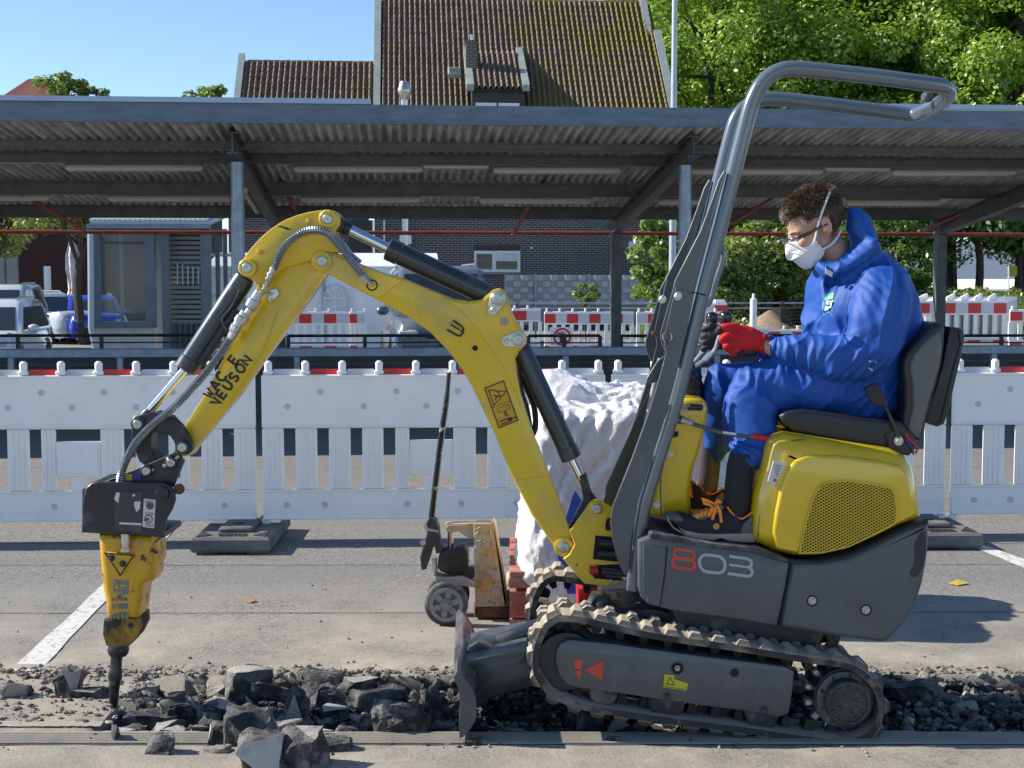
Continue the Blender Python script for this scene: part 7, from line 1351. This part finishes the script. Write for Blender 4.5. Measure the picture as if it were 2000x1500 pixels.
def scatter(rr):
    q = rr.random()
    if q < .5: x = rr.uniform(-2.2, 2.4); y = TR_Y1 + .02 + abs(rr.gauss(0, .055)); s = .003 + .011 * rr.random() ** 3
    elif q < .7: x = rr.uniform(-2.2, 2.4); y = TR_Y0 - .02 - abs(rr.gauss(0, .09)); s = .002 + .008 * rr.random() ** 3
    elif q < .88: x = rr.uniform(-2.1, TR_X0 + .05); y = rr.uniform(4.8, 5.5); s = .003 + .012 * rr.random() ** 3
    else: x = rr.uniform(-2.6, 2.8); y = 5.4 + 2.0 * rr.random() ** 2; s = .002 + .006 * rr.random() ** 3
    return x, y, s * .3, s, (0 if rr.random() < .4 else (2 if rr.random() < .75 else 1))
pebbles('loose_grit', 4200, scatter, 'small crumbs and grit scattered on the pavement around the cut', [CRK, CTOP, CDUST], 4)
def rim(rr): x = rr.uniform(-2.15, 2.4); y = TR_Y1 + .04 + rr.uniform(-.06, .05); s = .008 + .014 * rr.random() ** 2; return x, y, .002, s, (2 if rr.random() < .7 else 0)
pebbles('broken_rim_crumbs', 260, rim, 'dusty crumbs heaped along the far rim of the cut', [CRK, CTOP, CDUST], 5)
tag(obj('dead_leaf', G().prism([ground_pt(1852, 1141) + Vector((0, 0, .006)), ground_pt(1870, 1139) + Vector((0, 0, .018)), ground_pt(1892, 1142) + Vector((0, 0, .008)), ground_pt(1870, 1145) + Vector((0, 0, .004))], (0, 0, 1), .002), mat('yellow_leaf', (.5, .38, .05), .7), None), 'single yellow leaf lying on the pavement at the right', 'leaf')
tag(obj('dead_leaf', G().prism([ground_pt(478, 1176) + Vector((0, 0, .006)), ground_pt(490, 1173) + Vector((0, 0, .014)), ground_pt(500, 1176) + Vector((0, 0, .006)), ground_pt(489, 1179) + Vector((0, 0, .004))], (0, 0, 1), .002), mat('brown_leaf', (.38, .2, .1), .7), None), 'small brown leaf on the pavement below the left rubber foot', 'leaf')
# ---------------------------------------------------------------- driver
SKIN = mat('skin', (.52, .30, .215), .5, 0, .08, 14, .05, 160); SKIN.node_tree.nodes['Principled BSDF'].inputs['Subsurface Weight'].default_value = .12
SKIN.node_tree.nodes['Principled BSDF'].inputs['Subsurface Radius'].default_value = (.012, .005, .003)
SUIT = mat('blue_coverall_fabric', (.004, .068, .34), .62, 0, .06, 4, .12, 150)
HAIR = mat('dark_brown_hair', (.13, .085, .055), .45, 0, .35, 60, spec=.4); MASKM = mat('white_mask_fabric', (.78, .78, .78), .75, 0, .03, 6, .1, 120)
GLR = mat('red_knitted_glove', (.62, .012, .012), .75, 0, .08, 20, .35, 380); GLB = mat('black_glove_coating', (.02, .02, .022), .5, 0, .2, 30, .4, 200)
SOCK = mat('black_ribbed_sock', (.018, .018, .021), .85, 0, .2, 30, .2, 200); SHOE = mat('black_suede_shoe', (.016, .016, .022), .85, 0, .25, 14, .2, 160); SHOEG = mat('grey_shoe_leather', (.1, .1, .1), .6, 0, .2, 12, .1, 120)
SOLE = mat('beige_rubber_sole', (.30, .26, .20), .7, 0, .15, 12, .15, 80); ORNG = mat('orange_lace', (.85, .24, .02), .6)
def loft(g, segs, n=16):                                   # segs: (px, py, Y, half width across the limb in picture, half depth)
    pts = [P(x, y, Y) for x, y, Y, a, b_ in segs]; k = len(pts)
    T = [(pts[min(i + 1, k - 1)] - pts[max(i - 1, 0)]).normalized() for i in range(k)]; rs = []
    for p, t, (x, y, Y, a, b_) in zip(pts, T, segs):
        yv = Vector((0, 1, 0)); yv = (yv - t * yv.dot(t)); yv = yv.normalized() if yv.length > .2 else Vector((1, 0, 0)); sv = t.cross(yv).normalized()
        rs.append([p + sv * (a * math.cos(2 * math.pi * i / n)) + yv * (b_ * math.sin(2 * math.pi * i / n)) for i in range(n)])
    t0 = T[0]; c0, c1 = pts[0], pts[-1]
    first = [c0 + (q - c0) * .5 - T[0] * min(segs[0][3], segs[0][4]) * .5 for q in rs[0]]; last = [c1 + (q - c1) * .5 + T[-1] * min(segs[-1][3], segs[-1][4]) * .5 for q in rs[-1]]
    g.rings([first] + rs + [last])
# head frame: forward, left (towards camera), up
HC = P(1594, 444, 5.03)
pt, yw, rl = math.radians(25), math.radians(10), 0
fwd = Vector((-math.cos(pt) * math.cos(yw), -math.cos(pt) * math.sin(yw), -math.sin(pt))); lft = Vector((math.sin(yw), -math.cos(yw), 0)); upv = lft.cross(fwd) * -1
if upv.z < 0: upv = -upv
HM = Matrix((fwd, lft, upv)).transposed()
def hp(a, l_, h_): return HC + HM @ Vector((a, l_, h_))
def hell(g, c, r, n=18, k=12, R=None): g.ell(hp(*c), r, HM @ R if R is not None else HM, n, k)
g = G()
hell(g, (-.012, 0, .038), (.100, .078, .088)); hell(g, (.03, 0, .025), (.068, .068, .075)); hell(g, (.045, 0, -.03), (.056, .058, .075)); hell(g, (.05, 0, -.08), (.042, .044, .036)); hell(g, (.01, 0, -.055), (.05, .058, .05))
hell(g, (.088, 0, .014), (.018, .046, .012)); hell(g, (.106, 0, -.012), (.013, .010, .028)); hell(g, (.116, 0, -.03), (.014, .014, .012)); hell(g, (.108, .013, -.034), (.012, .008, .008)); hell(g, (.108, -.013, -.034), (.012, .008, .008))
for s in (-1, 1): hell(g, (.07, s * .038, -.024), (.032, .022, .024))
hell(g, (.097, 0, -.062), (.012, .026, .008)); hell(g, (.094, 0, -.074), (.013, .022, .009)); hell(g, (.083, 0, -.102), (.018, .022, .016))
for s in (-1, 1):
    ec = (-.004, s * .078, -.004); hell(g, ec, (.012, .010, .026)); 
    for q in range(10): an = math.radians(-60 + q * 27); hell(g, (-.006 - .017 * math.cos(an) * -1 * -1, s * .087, -.0 + .028 * math.sin(an)), (.006, .006, .006), 8, 6)
    hell(g, (.0, s * .083, -.03), (.008, .006, .010), 8, 6); hell(g, (.010, s * .079, -.004), (.006, .006, .009), 8, 6)
loft(g, [(1650, 540, 5.04, .055, .06), (1638, 510, 5.035, .054, .055), (1622, 478, 5.03, .056, .052)])
loft(g, [(1690, 770, 5.05, .08, .12), (1700, 740, 5.05, .09, .12), (1690, 680, 5.05, .10, .14), (1688, 610, 5.04, .10, .15), (1680, 560, 5.04, .08, .15), (1660, 530, 5.04, .06, .08)])
NSH, FSH = 4.86, 5.22
loft(g, [(1705, 575, NSH + .06, .04, .04), (1705, 620, NSH + .02, .04, .04), (1690, 700, NSH + .0, .038, .038), (1620, 702, 4.87, .04, .04), (1560, 686, 4.90, .034, .034), (1505, 680, 4.93, .028, .028), (1482, 670, 4.945, .02, .02), (1462, 666, 4.955, .012, .014)])
loft(g, [(1690, 560, FSH, .055, .055), (1670, 630, FSH + .04, .05, .05), (1630, 705, FSH + .03, .043, .04), (1560, 700, 5.2, .036, .036), (1480, 680, 5.18, .028, .028), (1445, 670, 5.17, .018, .02), (1425, 663, 5.17, .012, .014)])
NL, FL = 4.93, 5.15
YF = {4.93: 4.79, 5.15: 5.2}; OF = {4.93: 0, 5.15: -48}
def leg(g, Y, k, dx=0):
    Z = YF[Y]; oy = OF[Y]
    loft(g, [(1680, 770, Y, .06, .06), (1600, 760, Y, .06, .06), (1510 + dx * .6, 752, Y, .045, .045), (1470 + dx, 762, Y, .04, .04), (1460 + dx, 800, (Y * .8 + Z * .2), .04, .04), (1453 + dx, 870 + oy * .3, (Y + Z) / 2, .030, .030), (1449 + dx, 905 + oy * .5, Y * .2 + Z * .8, .024, .024), (1447 + dx, 940 + oy * .7, Z, .026, .026), (1440 + dx, 990 + oy, Z, .028, .026), (1420 + dx, 1018 + oy, Z, .022, .03), (1370 + dx, 1018 + oy, Z, .017, .03), (1340 + dx, 1015 + oy, Z, .015, .026)])
leg(g, NL, 1); leg(g, FL, -1, -56)
bme = remesh(g, .0065, 3, .5)
person = mesh_obj('person', bme, SKIN, None, 80)
tag(person, 'person in a blue hooded coverall, white mask and red glove driving the mini excavator', 'person')

# coverall ------------------------------------------------------
g = G()
loft(g, [(1690, 806, 5.04, .12, .17), (1682, 780, 5.04, .165, .185), (1668, 740, 5.04, .20, .185), (1678, 690, 5.04, .215, .185), (1688, 640, 5.04, .222, .19), (1690, 590, 5.04, .20, .205), (1688, 548, 5.04, .165, .20), (1676, 516, 5.04, .115, .14)], 28)
loft(g, [(1716, 545, NSH + .05, .085, .072), (1722, 580, NSH + .0, .108, .074), (1718, 630, NSH - .03, .104, .068), (1702, 676, NSH - .035, .096, .062), (1672, 706, NSH - .03, .080, .062), (1628, 698, 4.855, .074, .058), (1580, 688, 4.88, .064, .052), (1545, 682, 4.90, .052, .045), (1514, 678, 4.92, .040, .042)], 20)
loft(g, [(1700, 556, FSH - .02, .07, .065), (1680, 610, FSH + .03, .075, .065), (1650, 690, FSH + .03, .065, .055), (1580, 690, 5.2, .05, .048), (1500, 680, 5.18, .042, .042), (1462, 672, 5.17, .036, .038)], 18)
def sleg(g, Y, dx, hem, wd=1):
    loft(g, [(1716, 770, Y + (.01 if Y < 5 else -.01), .09, .095), (1640, 765, Y, .084, .088), (1560, 756, Y, .086, .085), (1500 + dx * .7, 748, Y, .084, .08), (1468 + dx, 752, Y, .084, .076), (1460 + dx, 790, Y * .8 + YF[Y] * .2, .086, .076), (1460 + dx, 830, Y * .6 + YF[Y] * .4, .085 * wd, .072), (1458 + dx, 872, Y * .35 + YF[Y] * .65, .076 * wd, .066), (1453 + dx, hem - 22, YF[Y], .064 * wd, .058), (1450 + dx, hem, YF[Y], .047 * wd, .046)], 20)
sleg(g, NL, 4, 914); sleg(g, FL, -56, 900, .85)
# hood and collar
loft(g, [(1600, 520, 4.99, .02, .05), (1618, 530, 4.97, .03, .07), (1640, 528, 4.96, .036, .085), (1664, 512, 4.97, .044, .10), (1684, 490, 4.99, .045, .115)], 16); loft(g, [(1664, 412, 5.02, .018, .05), (1672, 430, 5.02, .035, .08), (1682, 455, 5.02, .045, .10), (1690, 485, 5.03, .055, .12), (1690, 520, 5.04, .07, .15)], 18)
loft(g, [(1602, 528, 5.03, .02, .05), (1600, 560, 5.03, .03, .09), (1606, 600, 5.03, .05, .12)], 14)
sme = remesh(g, .010, 2, .5)
tmp = bpy.data.objects.new('tmp', sme); COL.objects.link(tmp); sd = tmp.modifiers.new('s', 'SUBSURF'); sd.levels = 1; dg = bpy.context.evaluated_depsgraph_get(); s3 = bpy.data.meshes.new_from_object(tmp.evaluated_get(dg)); bpy.data.objects.remove(tmp)
ELB, KNE, HIP, ANK, SHO = P(1670, 716, 4.83), P(1470, 750, NL), P(1712, 790, 4.9), P(1450, 890, 4.80), P(1700, 560, 4.86)
def folds(me):
    no = [v.normal.copy() for v in me.vertices]
    for v, q in zip(me.vertices, no):
        p = v.co; w1 = noise.noise_vector(p * 3.5) * .05; s = p + w1
        big = 1 - abs(noise.noise((s.x * 7, s.y * 5, s.z * 4.2))) * 2.2; mid = 1 - abs(noise.noise((s.x * 13 + 4, s.y * 9, s.z * 10))) * 2
        fine = 1 - abs(noise.noise((s.x * 24, s.y * 20, s.z * 17 + 3))) * 2
        d = .014 * max(-.4, big) ** 3 * .8 + pleats(p, (2.6, 4.2, 7, 12, 19), (.013, .010, .006, .003, .0022), 3.4, .16, 2) + .0008 * fine
        for c, r, amp, f in ((ELB, .13, .012, 52), (KNE, .12, .010, 46), (P(1560, 700, 4.88), .12, .009, 48), (ANK, .10, .010, 60), (HIP, .14, .010, 40), (P(1590, 660, 5.0), .11, .012, 46), (P(1560, 790, NL), .08, .010, 50), (P(1655, 500, 4.97), .08, .007, 60), (P(1680, 450, 5), .09, .010, 38)):
            dd = (p - c); L = dd.length
            if L < r:
                k = (1 - L / r); ang = noise.noise(c * 3) * 2 + (1.2 if c is ANK else 0); ph = (dd.x * math.cos(ang) + dd.z * math.sin(ang)) * f * 2 + noise.noise(p * 12) * 3.2; d += amp * k * (1 - abs(math.sin(ph)) * 1.8)
        v.co = v.co + q * (d - .004)
folds(s3); s3.update(); suit = mesh_obj('coverall', s3, SUIT, person, 70)
g = G(); g.tube(spline([P(x, y, Y) for x, y, Y in ((1517, 662, 4.90), (1511, 678, 4.885), (1513, 694, 4.91), (1518, 694, 4.95), (1517, 668, 4.96))], 4), .007, 8); obj('cuff', g, SUIT, suit)
obj('zip_flap', G().prism(pl([(1614, 518), (1628, 527), (1628, 545), (1610, 536)], 4.868 + .03), (0, 1, 0), .006, .001, 1), SUIT, suit); g = G(); g.prism(pl([(1613, 524), (1627, 532), (1625, 541), (1613, 535)], 4.886), (0, 1, 0), .006); obj('white_tab', g, STK, suit, 0)
# emblem on the chest: find the cloth surface by casting towards it
dg = bpy.context.evaluated_depsgraph_get(); dg.update()
def surf(px, py, o=suit, lift=.0015, dflt=4.86):
    a = Vector((0, 0, CAM_H)) ; d = ray(px, py).normalized(); hit, loc, nr, _ = o.ray_cast(a - o.location - person.location, d)
    return (Vector(loc) + person.location + o.location - d * lift) if hit else P(px, py, dflt)
for pts in (((1706, 512), (1690, 530), (1668, 560), (1655, 600), (1650, 650)), ((1640, 548), (1618, 600), (1596, 650), (1590, 668))):
    obj('seam', G().tube(spline([surf(x, y, suit, .0) for x, y in pts], 8), .0016, 5), SUIT, suit)
EMB = mat('green_emblem_print', (.16, .75, .2), .5); EMW = mat('pale_emblem_print', (.45, .72, .6), .5)
g = G(); oc = [surf(x, y) for x, y in ((1608, 616), (1606, 604), (1607, 592), (1612, 580), (1618, 574), (1625, 571), (1630, 575), (1629, 584), (1625, 596), (1618, 610))]; cm = sum(oc, Vector()) / len(oc); g.add(oc + [cm - Vector((0, .004, 0))], [(i, (i + 1) % 10, 10) for i in range(10)]); em = obj('chest_emblem', g, EMB, suit, 0)
for q in (((1612, 598), (1620, 599), (1616, 606), (1610, 606)), ((1614, 586), (1619, 587), (1618, 595), (1613, 594)), ((1621, 587), (1626, 588), (1622, 596), (1620, 595)), ((1618, 578), (1627, 579), (1626, 584), (1616, 584))): g = G(); g.add([surf(x, y, suit, .008) for x, y in q], [(0, 1, 2, 3)]); obj('emblem_shape', g, EMW, em, 0)
for q in (((1697, 704), (1712, 706), (1712, 709), (1697, 707)), ((1696, 717), (1705, 722), (1704, 725), (1696, 720))): g = G(); g.add([surf(x, y, suit, .004) for x, y in q], [(0, 1, 2, 3)]); obj('white_tab', g, STK, suit, 0)
# gloves: palm plus five bent fingers --------------------------
def glove(Y, dx, dy, palm, back, fing, name='glove'):
    gl = G(); K = lambda x, y, d=0: P(x + dx, y + dy, Y + d)
    def ch(pts, rr): gl.tube(spline([K(*p) for p in pts], 3), [rr[0] + (rr[1] - rr[0]) * i / ((len(pts) - 1) * 3) for i in range((len(pts) - 1) * 3 + 1)], 10); gl.ell(K(*pts[-1]), (rr[1],) * 3, None, 10, 7); gl.ell(K(*pts[0]), (rr[0],) * 3, None, 10, 7)
    loft(gl, [(1496 + dx, 672 + dy, Y, .030, .028), (1482 + dx, 668 + dy, Y, .038, .032), (1462 + dx, 662 + dy, Y - .005, .046, .032), (1445 + dx, 658 + dy, Y - .01, .046, .028), (1434 + dx, 655 + dy, Y - .012, .036, .022)], 14)
    return gl, ch, K
gl, ch, K = glove(4.95, 0, 0, None, None, None)
ch([(1440, 638, -.028), (1422, 638, -.04), (1408, 640, -.035), (1402, 648, -.012)], (.0145, .0115)); ch([(1436, 654, -.036), (1418, 656, -.048), (1410, 663, -.038), (1416, 670, -.012)], (.0145, .0115)); ch([(1438, 668, -.034), (1424, 672, -.046), (1417, 678, -.036), (1424, 684, -.012)], (.0135, .011)); ch([(1444, 680, -.026), (1434, 685, -.036), (1428, 689, -.028), (1436, 692, -.006)], (.012, .010))
ch([(1466, 652, .02), (1444, 644, .03), (1424, 640, .03), (1412, 646, .026)], (.015, .012))
gme = remesh(gl, .0042, 2); glv = mesh_obj('glove', gme, GLR, person, 80)
bl_ = G()
for pts, r in (([(1408, 641, -.037), (1402, 648, -.014)], .0135), ([(1412, 664, -.02), (1418, 671, -.008)], .013), ([(1419, 679, -.02), (1426, 685, -.008)], .012)): bl_.tube([K(*p) for p in pts], r, 10); bl_.ell(K(*pts[-1]), (r,) * 3, None, 10, 7); bl_.ell(K(*pts[0]), (r,) * 3, None, 10, 7)
loft(bl_, [(1474, 688, 4.955, .016, .028), (1458, 686, 4.96, .02, .032), (1440, 688, 4.965, .017, .026), (1430, 688, 4.965, .01, .02)], 12)
mesh_obj('palm_coating', remesh(bl_, .004, 2), GLB, glv, 80)
obj('glove_cuff', G().tube(spline([P(x, y, Y) for x, y, Y in ((1492, 655, 4.93), (1489, 672, 4.915), (1492, 690, 4.93), (1494, 690, 4.97), (1494, 658, 4.97), (1492, 655, 4.93))], 4), .0055, 8), GLR, glv)
g2, ch2, K2 = glove(5.15, -52, -2, None, None, None)
for k, (y0, r) in enumerate(((645, .013), (659, .0135), (671, .013), (682, .0115))): ch2([(1450, y0, -.012), (1434, y0 - 2, -.02), (1424, y0 + 1, -.012), (1428, y0 + 5, .01)], (r, r * .85))
ch2([(1465, 650, .02), (1448, 640, -.02), (1440, 636, -.026)], (.014, .012)); mesh_obj('far_glove', remesh(g2, .005, 2), GLB, person, 80)
# socks and shoes
def sock(Y, dx, m, top, label=None):
    oy = OF[Y]; Y = YF[Y]; prf = [(1450 + dx, top, .042), (1447 + dx, top + 20, .046), (1442 + dx, 950 + oy, .046), (1440 + dx, 975 + oy, .046), (1436 + dx, 1000 + oy, .047), (1430 + dx, 1018 + oy, .047)]
    rs = []
    for x, y, r in prf:
        c = P(x, y, Y); rs.append([c + Vector((math.cos(2 * math.pi * i / 64) * r * (1 + (.05 if i % 2 else 0)), math.sin(2 * math.pi * i / 64) * r * .85 * (1 + (.05 if i % 2 else 0)), 0)) for i in range(64)])
    return obj('sock', G().rings(rs), m, person, 60)
sock(NL, 0, SOCK, 885); sock(FL, -60, mat('grey_violet_sock', (.085, .08, .11), .85, 0, .2, 30, .2, 200), 826)
def shoe(Y, ox, oy, s=1.0):
    q = lambda x, y, d=0: P(x + ox, y + oy, Y + d)
    up = [(1475, 1030), (1474, 1012), (1470, 1000), (1458, 1008), (1445, 1012), (1432, 1003), (1420, 990), (1408, 984), (1396, 990), (1378, 1000), (1362, 1006), (1345, 1003), (1330, 999), (1318, 998), (1309, 1001), (1304, 1008), (1308, 1020), (1320, 1032), (1340, 1040), (1380, 1048), (1440, 1048), (1472, 1048)]
    prof = [q(x, y) for x, y in up]; g = G(); rs = []; c = q(1400, 1025)
    hw = .044
    for t in (-1, -.86, -.5, 0, .5, .86, 1):
        k = math.sqrt(max(0, 1 - t * t)); rs.append([Vector((c.x + (p.x - c.x) * (.93 + .07 * k), p.y + t * hw, c.z + (p.z - c.z) * (.45 + .55 * k) if p.z > c.z else p.z)) for p in prof])
    g.rings(rs); sh = mesh_obj('shoe', remesh(g, .005, 3), SHOE, person, 80)
    so_ = [(1303, 1006), (1308, 1012), (1318, 1026), (1338, 1036), (1370, 1042), (1400, 1043), (1440, 1042), (1476, 1040), (1477, 1052), (1474, 1060), (1450, 1060), (1425, 1058), (1408, 1052), (1395, 1056), (1370, 1056), (1340, 1048), (1316, 1034), (1304, 1018)]
    obj('sole', G().prism([q(x, y, -hw - .004) for x, y in so_], (0, 1, 0), 2 * hw + .008, .006, 2), SOLE, sh, 50)
    obj('toe_cap', G().ell(q(1320, 1011, -.004), (.045 * s, .044, .02), Matrix.Rotation(math.radians(14), 3, 'Y'), 16, 10), SHOEG, sh); obj('heel_panel', G().prism([q(x, y, -hw - .001) for x, y in ((1452, 1024), (1468, 1008), (1474, 1016), (1475, 1040), (1445, 1041))], (0, 1, 0), .01, .003, 2), SHOEG, sh)
    obj('eyelet_panel', G().prism([q(x, y, -hw * .9) for x, y in ((1352, 1004), (1378, 999), (1405, 985), (1416, 990), (1404, 1004), (1380, 1014), (1366, 1016), (1352, 1010))], (0, 1, 0), .012, .003, 2), SHOEG, sh)
    ls = G()
    for k in range(6): t = k / 5; a = q(1356 + 42 * t, 1001 - 14 * t, -.018); b_ = q(1364 + 36 * t, 1012 - 12 * t, -.046); ls.ribbon([a, (a + b_) / 2 + Vector((-.003, -.006, .004)), b_], .008, NY, .004); a2 = q(1362 + 42 * t, 1003 - 14 * t, -.02)
    for pts in ([(1395, 985), (1382, 978), (1373, 975), (1376, 983), (1392, 987)], [(1396, 986), (1402, 978), (1408, 982)], [(1397, 986), (1395, 1000), (1391, 1015)], [(1400, 986), (1406, 998), (1409, 1020)], [(1394, 986), (1388, 1000), (1384, 1008)]): ls.ribbon([q(x, y, -.05) for x, y in pts], .010, NY, .003)
    obj('laces', ls, ORNG, sh, 0); obj('orange_patch', G().lathe(q(1399, 1028, -hw - .003), NY, [(0, .012), (.002, .011)], 12), mat('orange_patch_leather', (.5, .22, .06), .6) if 'orange_patch_leather' not in MATS else MATS['orange_patch_leather'], sh)
    obj('collar_trim', G().tube(spline([q(x, y, -hw * .85) for x, y in ((1420, 990), (1432, 1004), (1446, 1013), (1458, 1009), (1470, 1000))], 4), .0035, 6), ORNG, sh)
shoe(YF[NL], 0, 0); shoe(YF[FL], -58, -48)
# mask
mg = G(); rs = []
mp_ = [(.132, -.018, .0), (.13, -.03, .02)]
bnd = []
for i in range(28):
    an = 2 * math.pi * i / 28; bnd.append((.052 * math.sin(an), .0, .054 * math.cos(an)))
for k, (f, s_) in enumerate(((0.0, 1.0), (.3, .97), (.6, .85), (.85, .6), (1.0, .3), (1.04, .05))):
    r = []
    for i in range(28):
        an = 2 * math.pi * i / 28; l_ = .067 * math.sin(an) * s_; h_ = (-.066 + .060 * math.cos(an) * s_); base = .092 - .85 * l_ * l_ / .064 - (.010 if math.cos(an) < -.2 else 0) * s_ + (.0 if True else 0); 
        if math.cos(an) > .7: base += .022 * (math.cos(an) - .7) / .3 * (1 - abs(math.sin(an)))
        a = base + .004 + .042 * f * (1 - .3 * abs(math.cos(an))); r.append(hp(a, l_, h_))
    rs.append(r)
mg.rings(rs, True, True); mk_ = obj('face_mask', mg, MASKM, person, 70)
obj('mask_seam', G().tube(spline([hp(.130, .0, -.04), hp(.126, .02, -.042), hp(.112, .045, -.046), hp(.098, .06, -.05)], 4), .0012, 6), MASKM, mk_)
def strap(pts, w_): g = G(); P3 = spline([hp(*p) for p in pts], 5); g.tube(P3, [(.0012, w_)] * len(P3) if 0 else [w_] * len(P3), 6); return g
obj('mask_strap', strap([(.062, .064, -.045), (.045, .074, -.02), (.022, .086, .018), (-.012, .088, .056), (-.05, .080, .088), (-.08, .055, .105), (-.09, .0, .11), (-.08, -.05, .1)], .0042), MASKM, mk_); obj('mask_strap', strap([(.055, .064, -.072), (.03, .070, -.072), (.0, .070, -.070), (-.03, .068, -.058), (-.06, .06, -.04)], .0042), MASKM, mk_)
obj('strap_tab', G().prism([hp(.07, .064, -.04), hp(.05, .072, -.03), (hp(.045, .074, -.04)), hp(.062, .067, -.056)], lft, .003), MASKM, mk_)
# eyes, brows, glasses, ear plug
EYE = mat('eye_white', (.6, .58, .56), .2); BRW = HAIR
for s in (-1, 1):
    e = obj('eye', G().ell(hp(.088, s * .031, -.004), (.011, .013, .0105), HM, 14, 10), EYE, person); obj('iris', G().lathe(hp(.0985, s * .031, -.006), fwd, [(-.001, .0055), (.0012, .005)], 12), mat('brown_iris', (.05, .025, .012), .2) if 'brown_iris' not in MATS else MATS['brown_iris'], e)
    obj('eyelid', G().ell(hp(.0885, s * .031, -.000), (.0125, .0148, .010), HM, 14, 10), SKIN, e)
    obj('eyebrow', G().tube(spline([hp(.103, s * .012, .018), hp(.100, s * .03, .023), (hp(.086, s * .05, .017))], 4), [(.003, .0042)] * 9, 6), BRW, person)
GF = mat('dark_glasses_frame', (.02, .022, .03), .2, 0, .1, coat=.5); GLN = mat('clear_lens', (.9, .93, .95), .03, 0, .02, alpha=.22, spec=1)
gs = obj('safety_glasses', G().tube(spline([hp(.108, -.068, .006), hp(.126, -.045, .010), hp(.132, 0, .010), hp(.126, .045, .010), hp(.108, .068, .006), hp(.06, .082, .006), hp(.02, .086, .006), hp(-.01, .085, .004)], 5), [.0032] * 26 + [.0042] * 10, 8), GF, person)
obj('temple_arm', G().prism([hp(.108, .071, .010), hp(.075, .083, .011), hp(.02, .090, .008), hp(.02, .090, .004), hp(.07, .084, -.003), hp(.105, .072, -.002)], lft, .004, .001, 1), GF, gs)
for s in (-1, 1):
    rs = []
    for k in range(7): 
        l_ = s * (.006 + .058 * k / 6); a = .1315 - 6.0 * (abs(l_)) ** 2 * .9; rs.append([hp(a, l_, .010), hp(a + .001, l_, -.008), hp(a - .004, l_, -.026 + (.008 if k in (0, 6) else 0))])
    g = G(); g.rings(rs, False, False); obj('lens', g, GLN, gs, 60); obj('lens_rim', G().tube([r[2] for r in rs], .0012, 6), GLN, gs)
obj('ear_plug', G().tube([hp(.006, .082, -.008), hp(.010, .094, -.009)], [.005, .0065], 10), mat('yellow_foam', (.75, .5, .03), .8), person)
# hair: dark cap plus many curls
hg = G(); hell(hg, (-.018, 0, .044), (.101, .081, .090), 26, 18); hme = remesh(hg, .006, 1)
bm = bmesh.new(); bm.from_mesh(hme); Hi = HM.transposed()
def hair_ok(q):
    a, l_, h_ = q
    if h_ > .085: return a < .074
    if a > .05: return h_ > .068
    if a > .012: return h_ > .03 - (a - .05) * .3
    if a > -.028: return h_ > .028
    return h_ > -.058
kill = [v for v in bm.verts if not hair_ok(Hi @ (v.co - HC))]; bmesh.ops.delete(bm, geom=kill, context='VERTS'); bm.to_mesh(hme); bm.free(); hair = mesh_obj('hair', hme, HAIR, person, 80)
rr = random.Random(9); cg = G(); cnt = 0
while cnt < 3400:
    d = Vector((rr.gauss(0, 1), rr.gauss(0, 1), rr.gauss(0, 1))).normalized(); q = Vector((-.018 + d.x * .1, d.y * .08, .044 + d.z * .089))
    if not hair_ok(q) or q.y < -.05 and rr.random() < .6: continue
    top = max(0, min(1, (q.z - .045) / .05)); frontal = max(0, min(1, (q.x - .02) / .05)) * (1 if q.z > .06 else 0)
    L = .005 + .022 * top + .016 * frontal; nrm = Vector((d.x, d.y, d.z)); 
    base = q; t1 = nrm.cross(Vector((rr.gauss(0, 1), rr.gauss(0, 1), rr.gauss(0, 1)))).normalized(); t2 = nrm.cross(t1); cr = .0012 + .003 * top * rr.random(); ph = rr.uniform(0, 6); turns = rr.uniform(.1, .55)
    lean = (Vector((.55 + .3 * math.sin(q.z * 90 + q.x * 60), .3 * math.sin(q.x * 70), -.1 + .25 * math.sin(q.y * 80 + q.x * 50))) * max(.4, frontal) + Vector((rr.gauss(0, .3), rr.gauss(0, .3), rr.gauss(0, .3))) + Vector((0, 0, -.5)) * (1 - top))
    pts = []
    for k in range(7):
        t = k / 6; w_ = ph + turns * 6.28 * t; p = base + (nrm + lean * t).normalized() * L * t + (t1 * (math.cos(w_) - math.cos(ph)) + t2 * (math.sin(w_) - math.sin(ph))) * cr; pts.append(HC + HM @ p)
    cg.tube(pts, [.0016, .0017, .0017, .0016, .0014, .0011, .0006], 3, False); cnt += 1
o = obj('curls', cg, HAIR, hair, 60); o['kind'] = 'stuff'
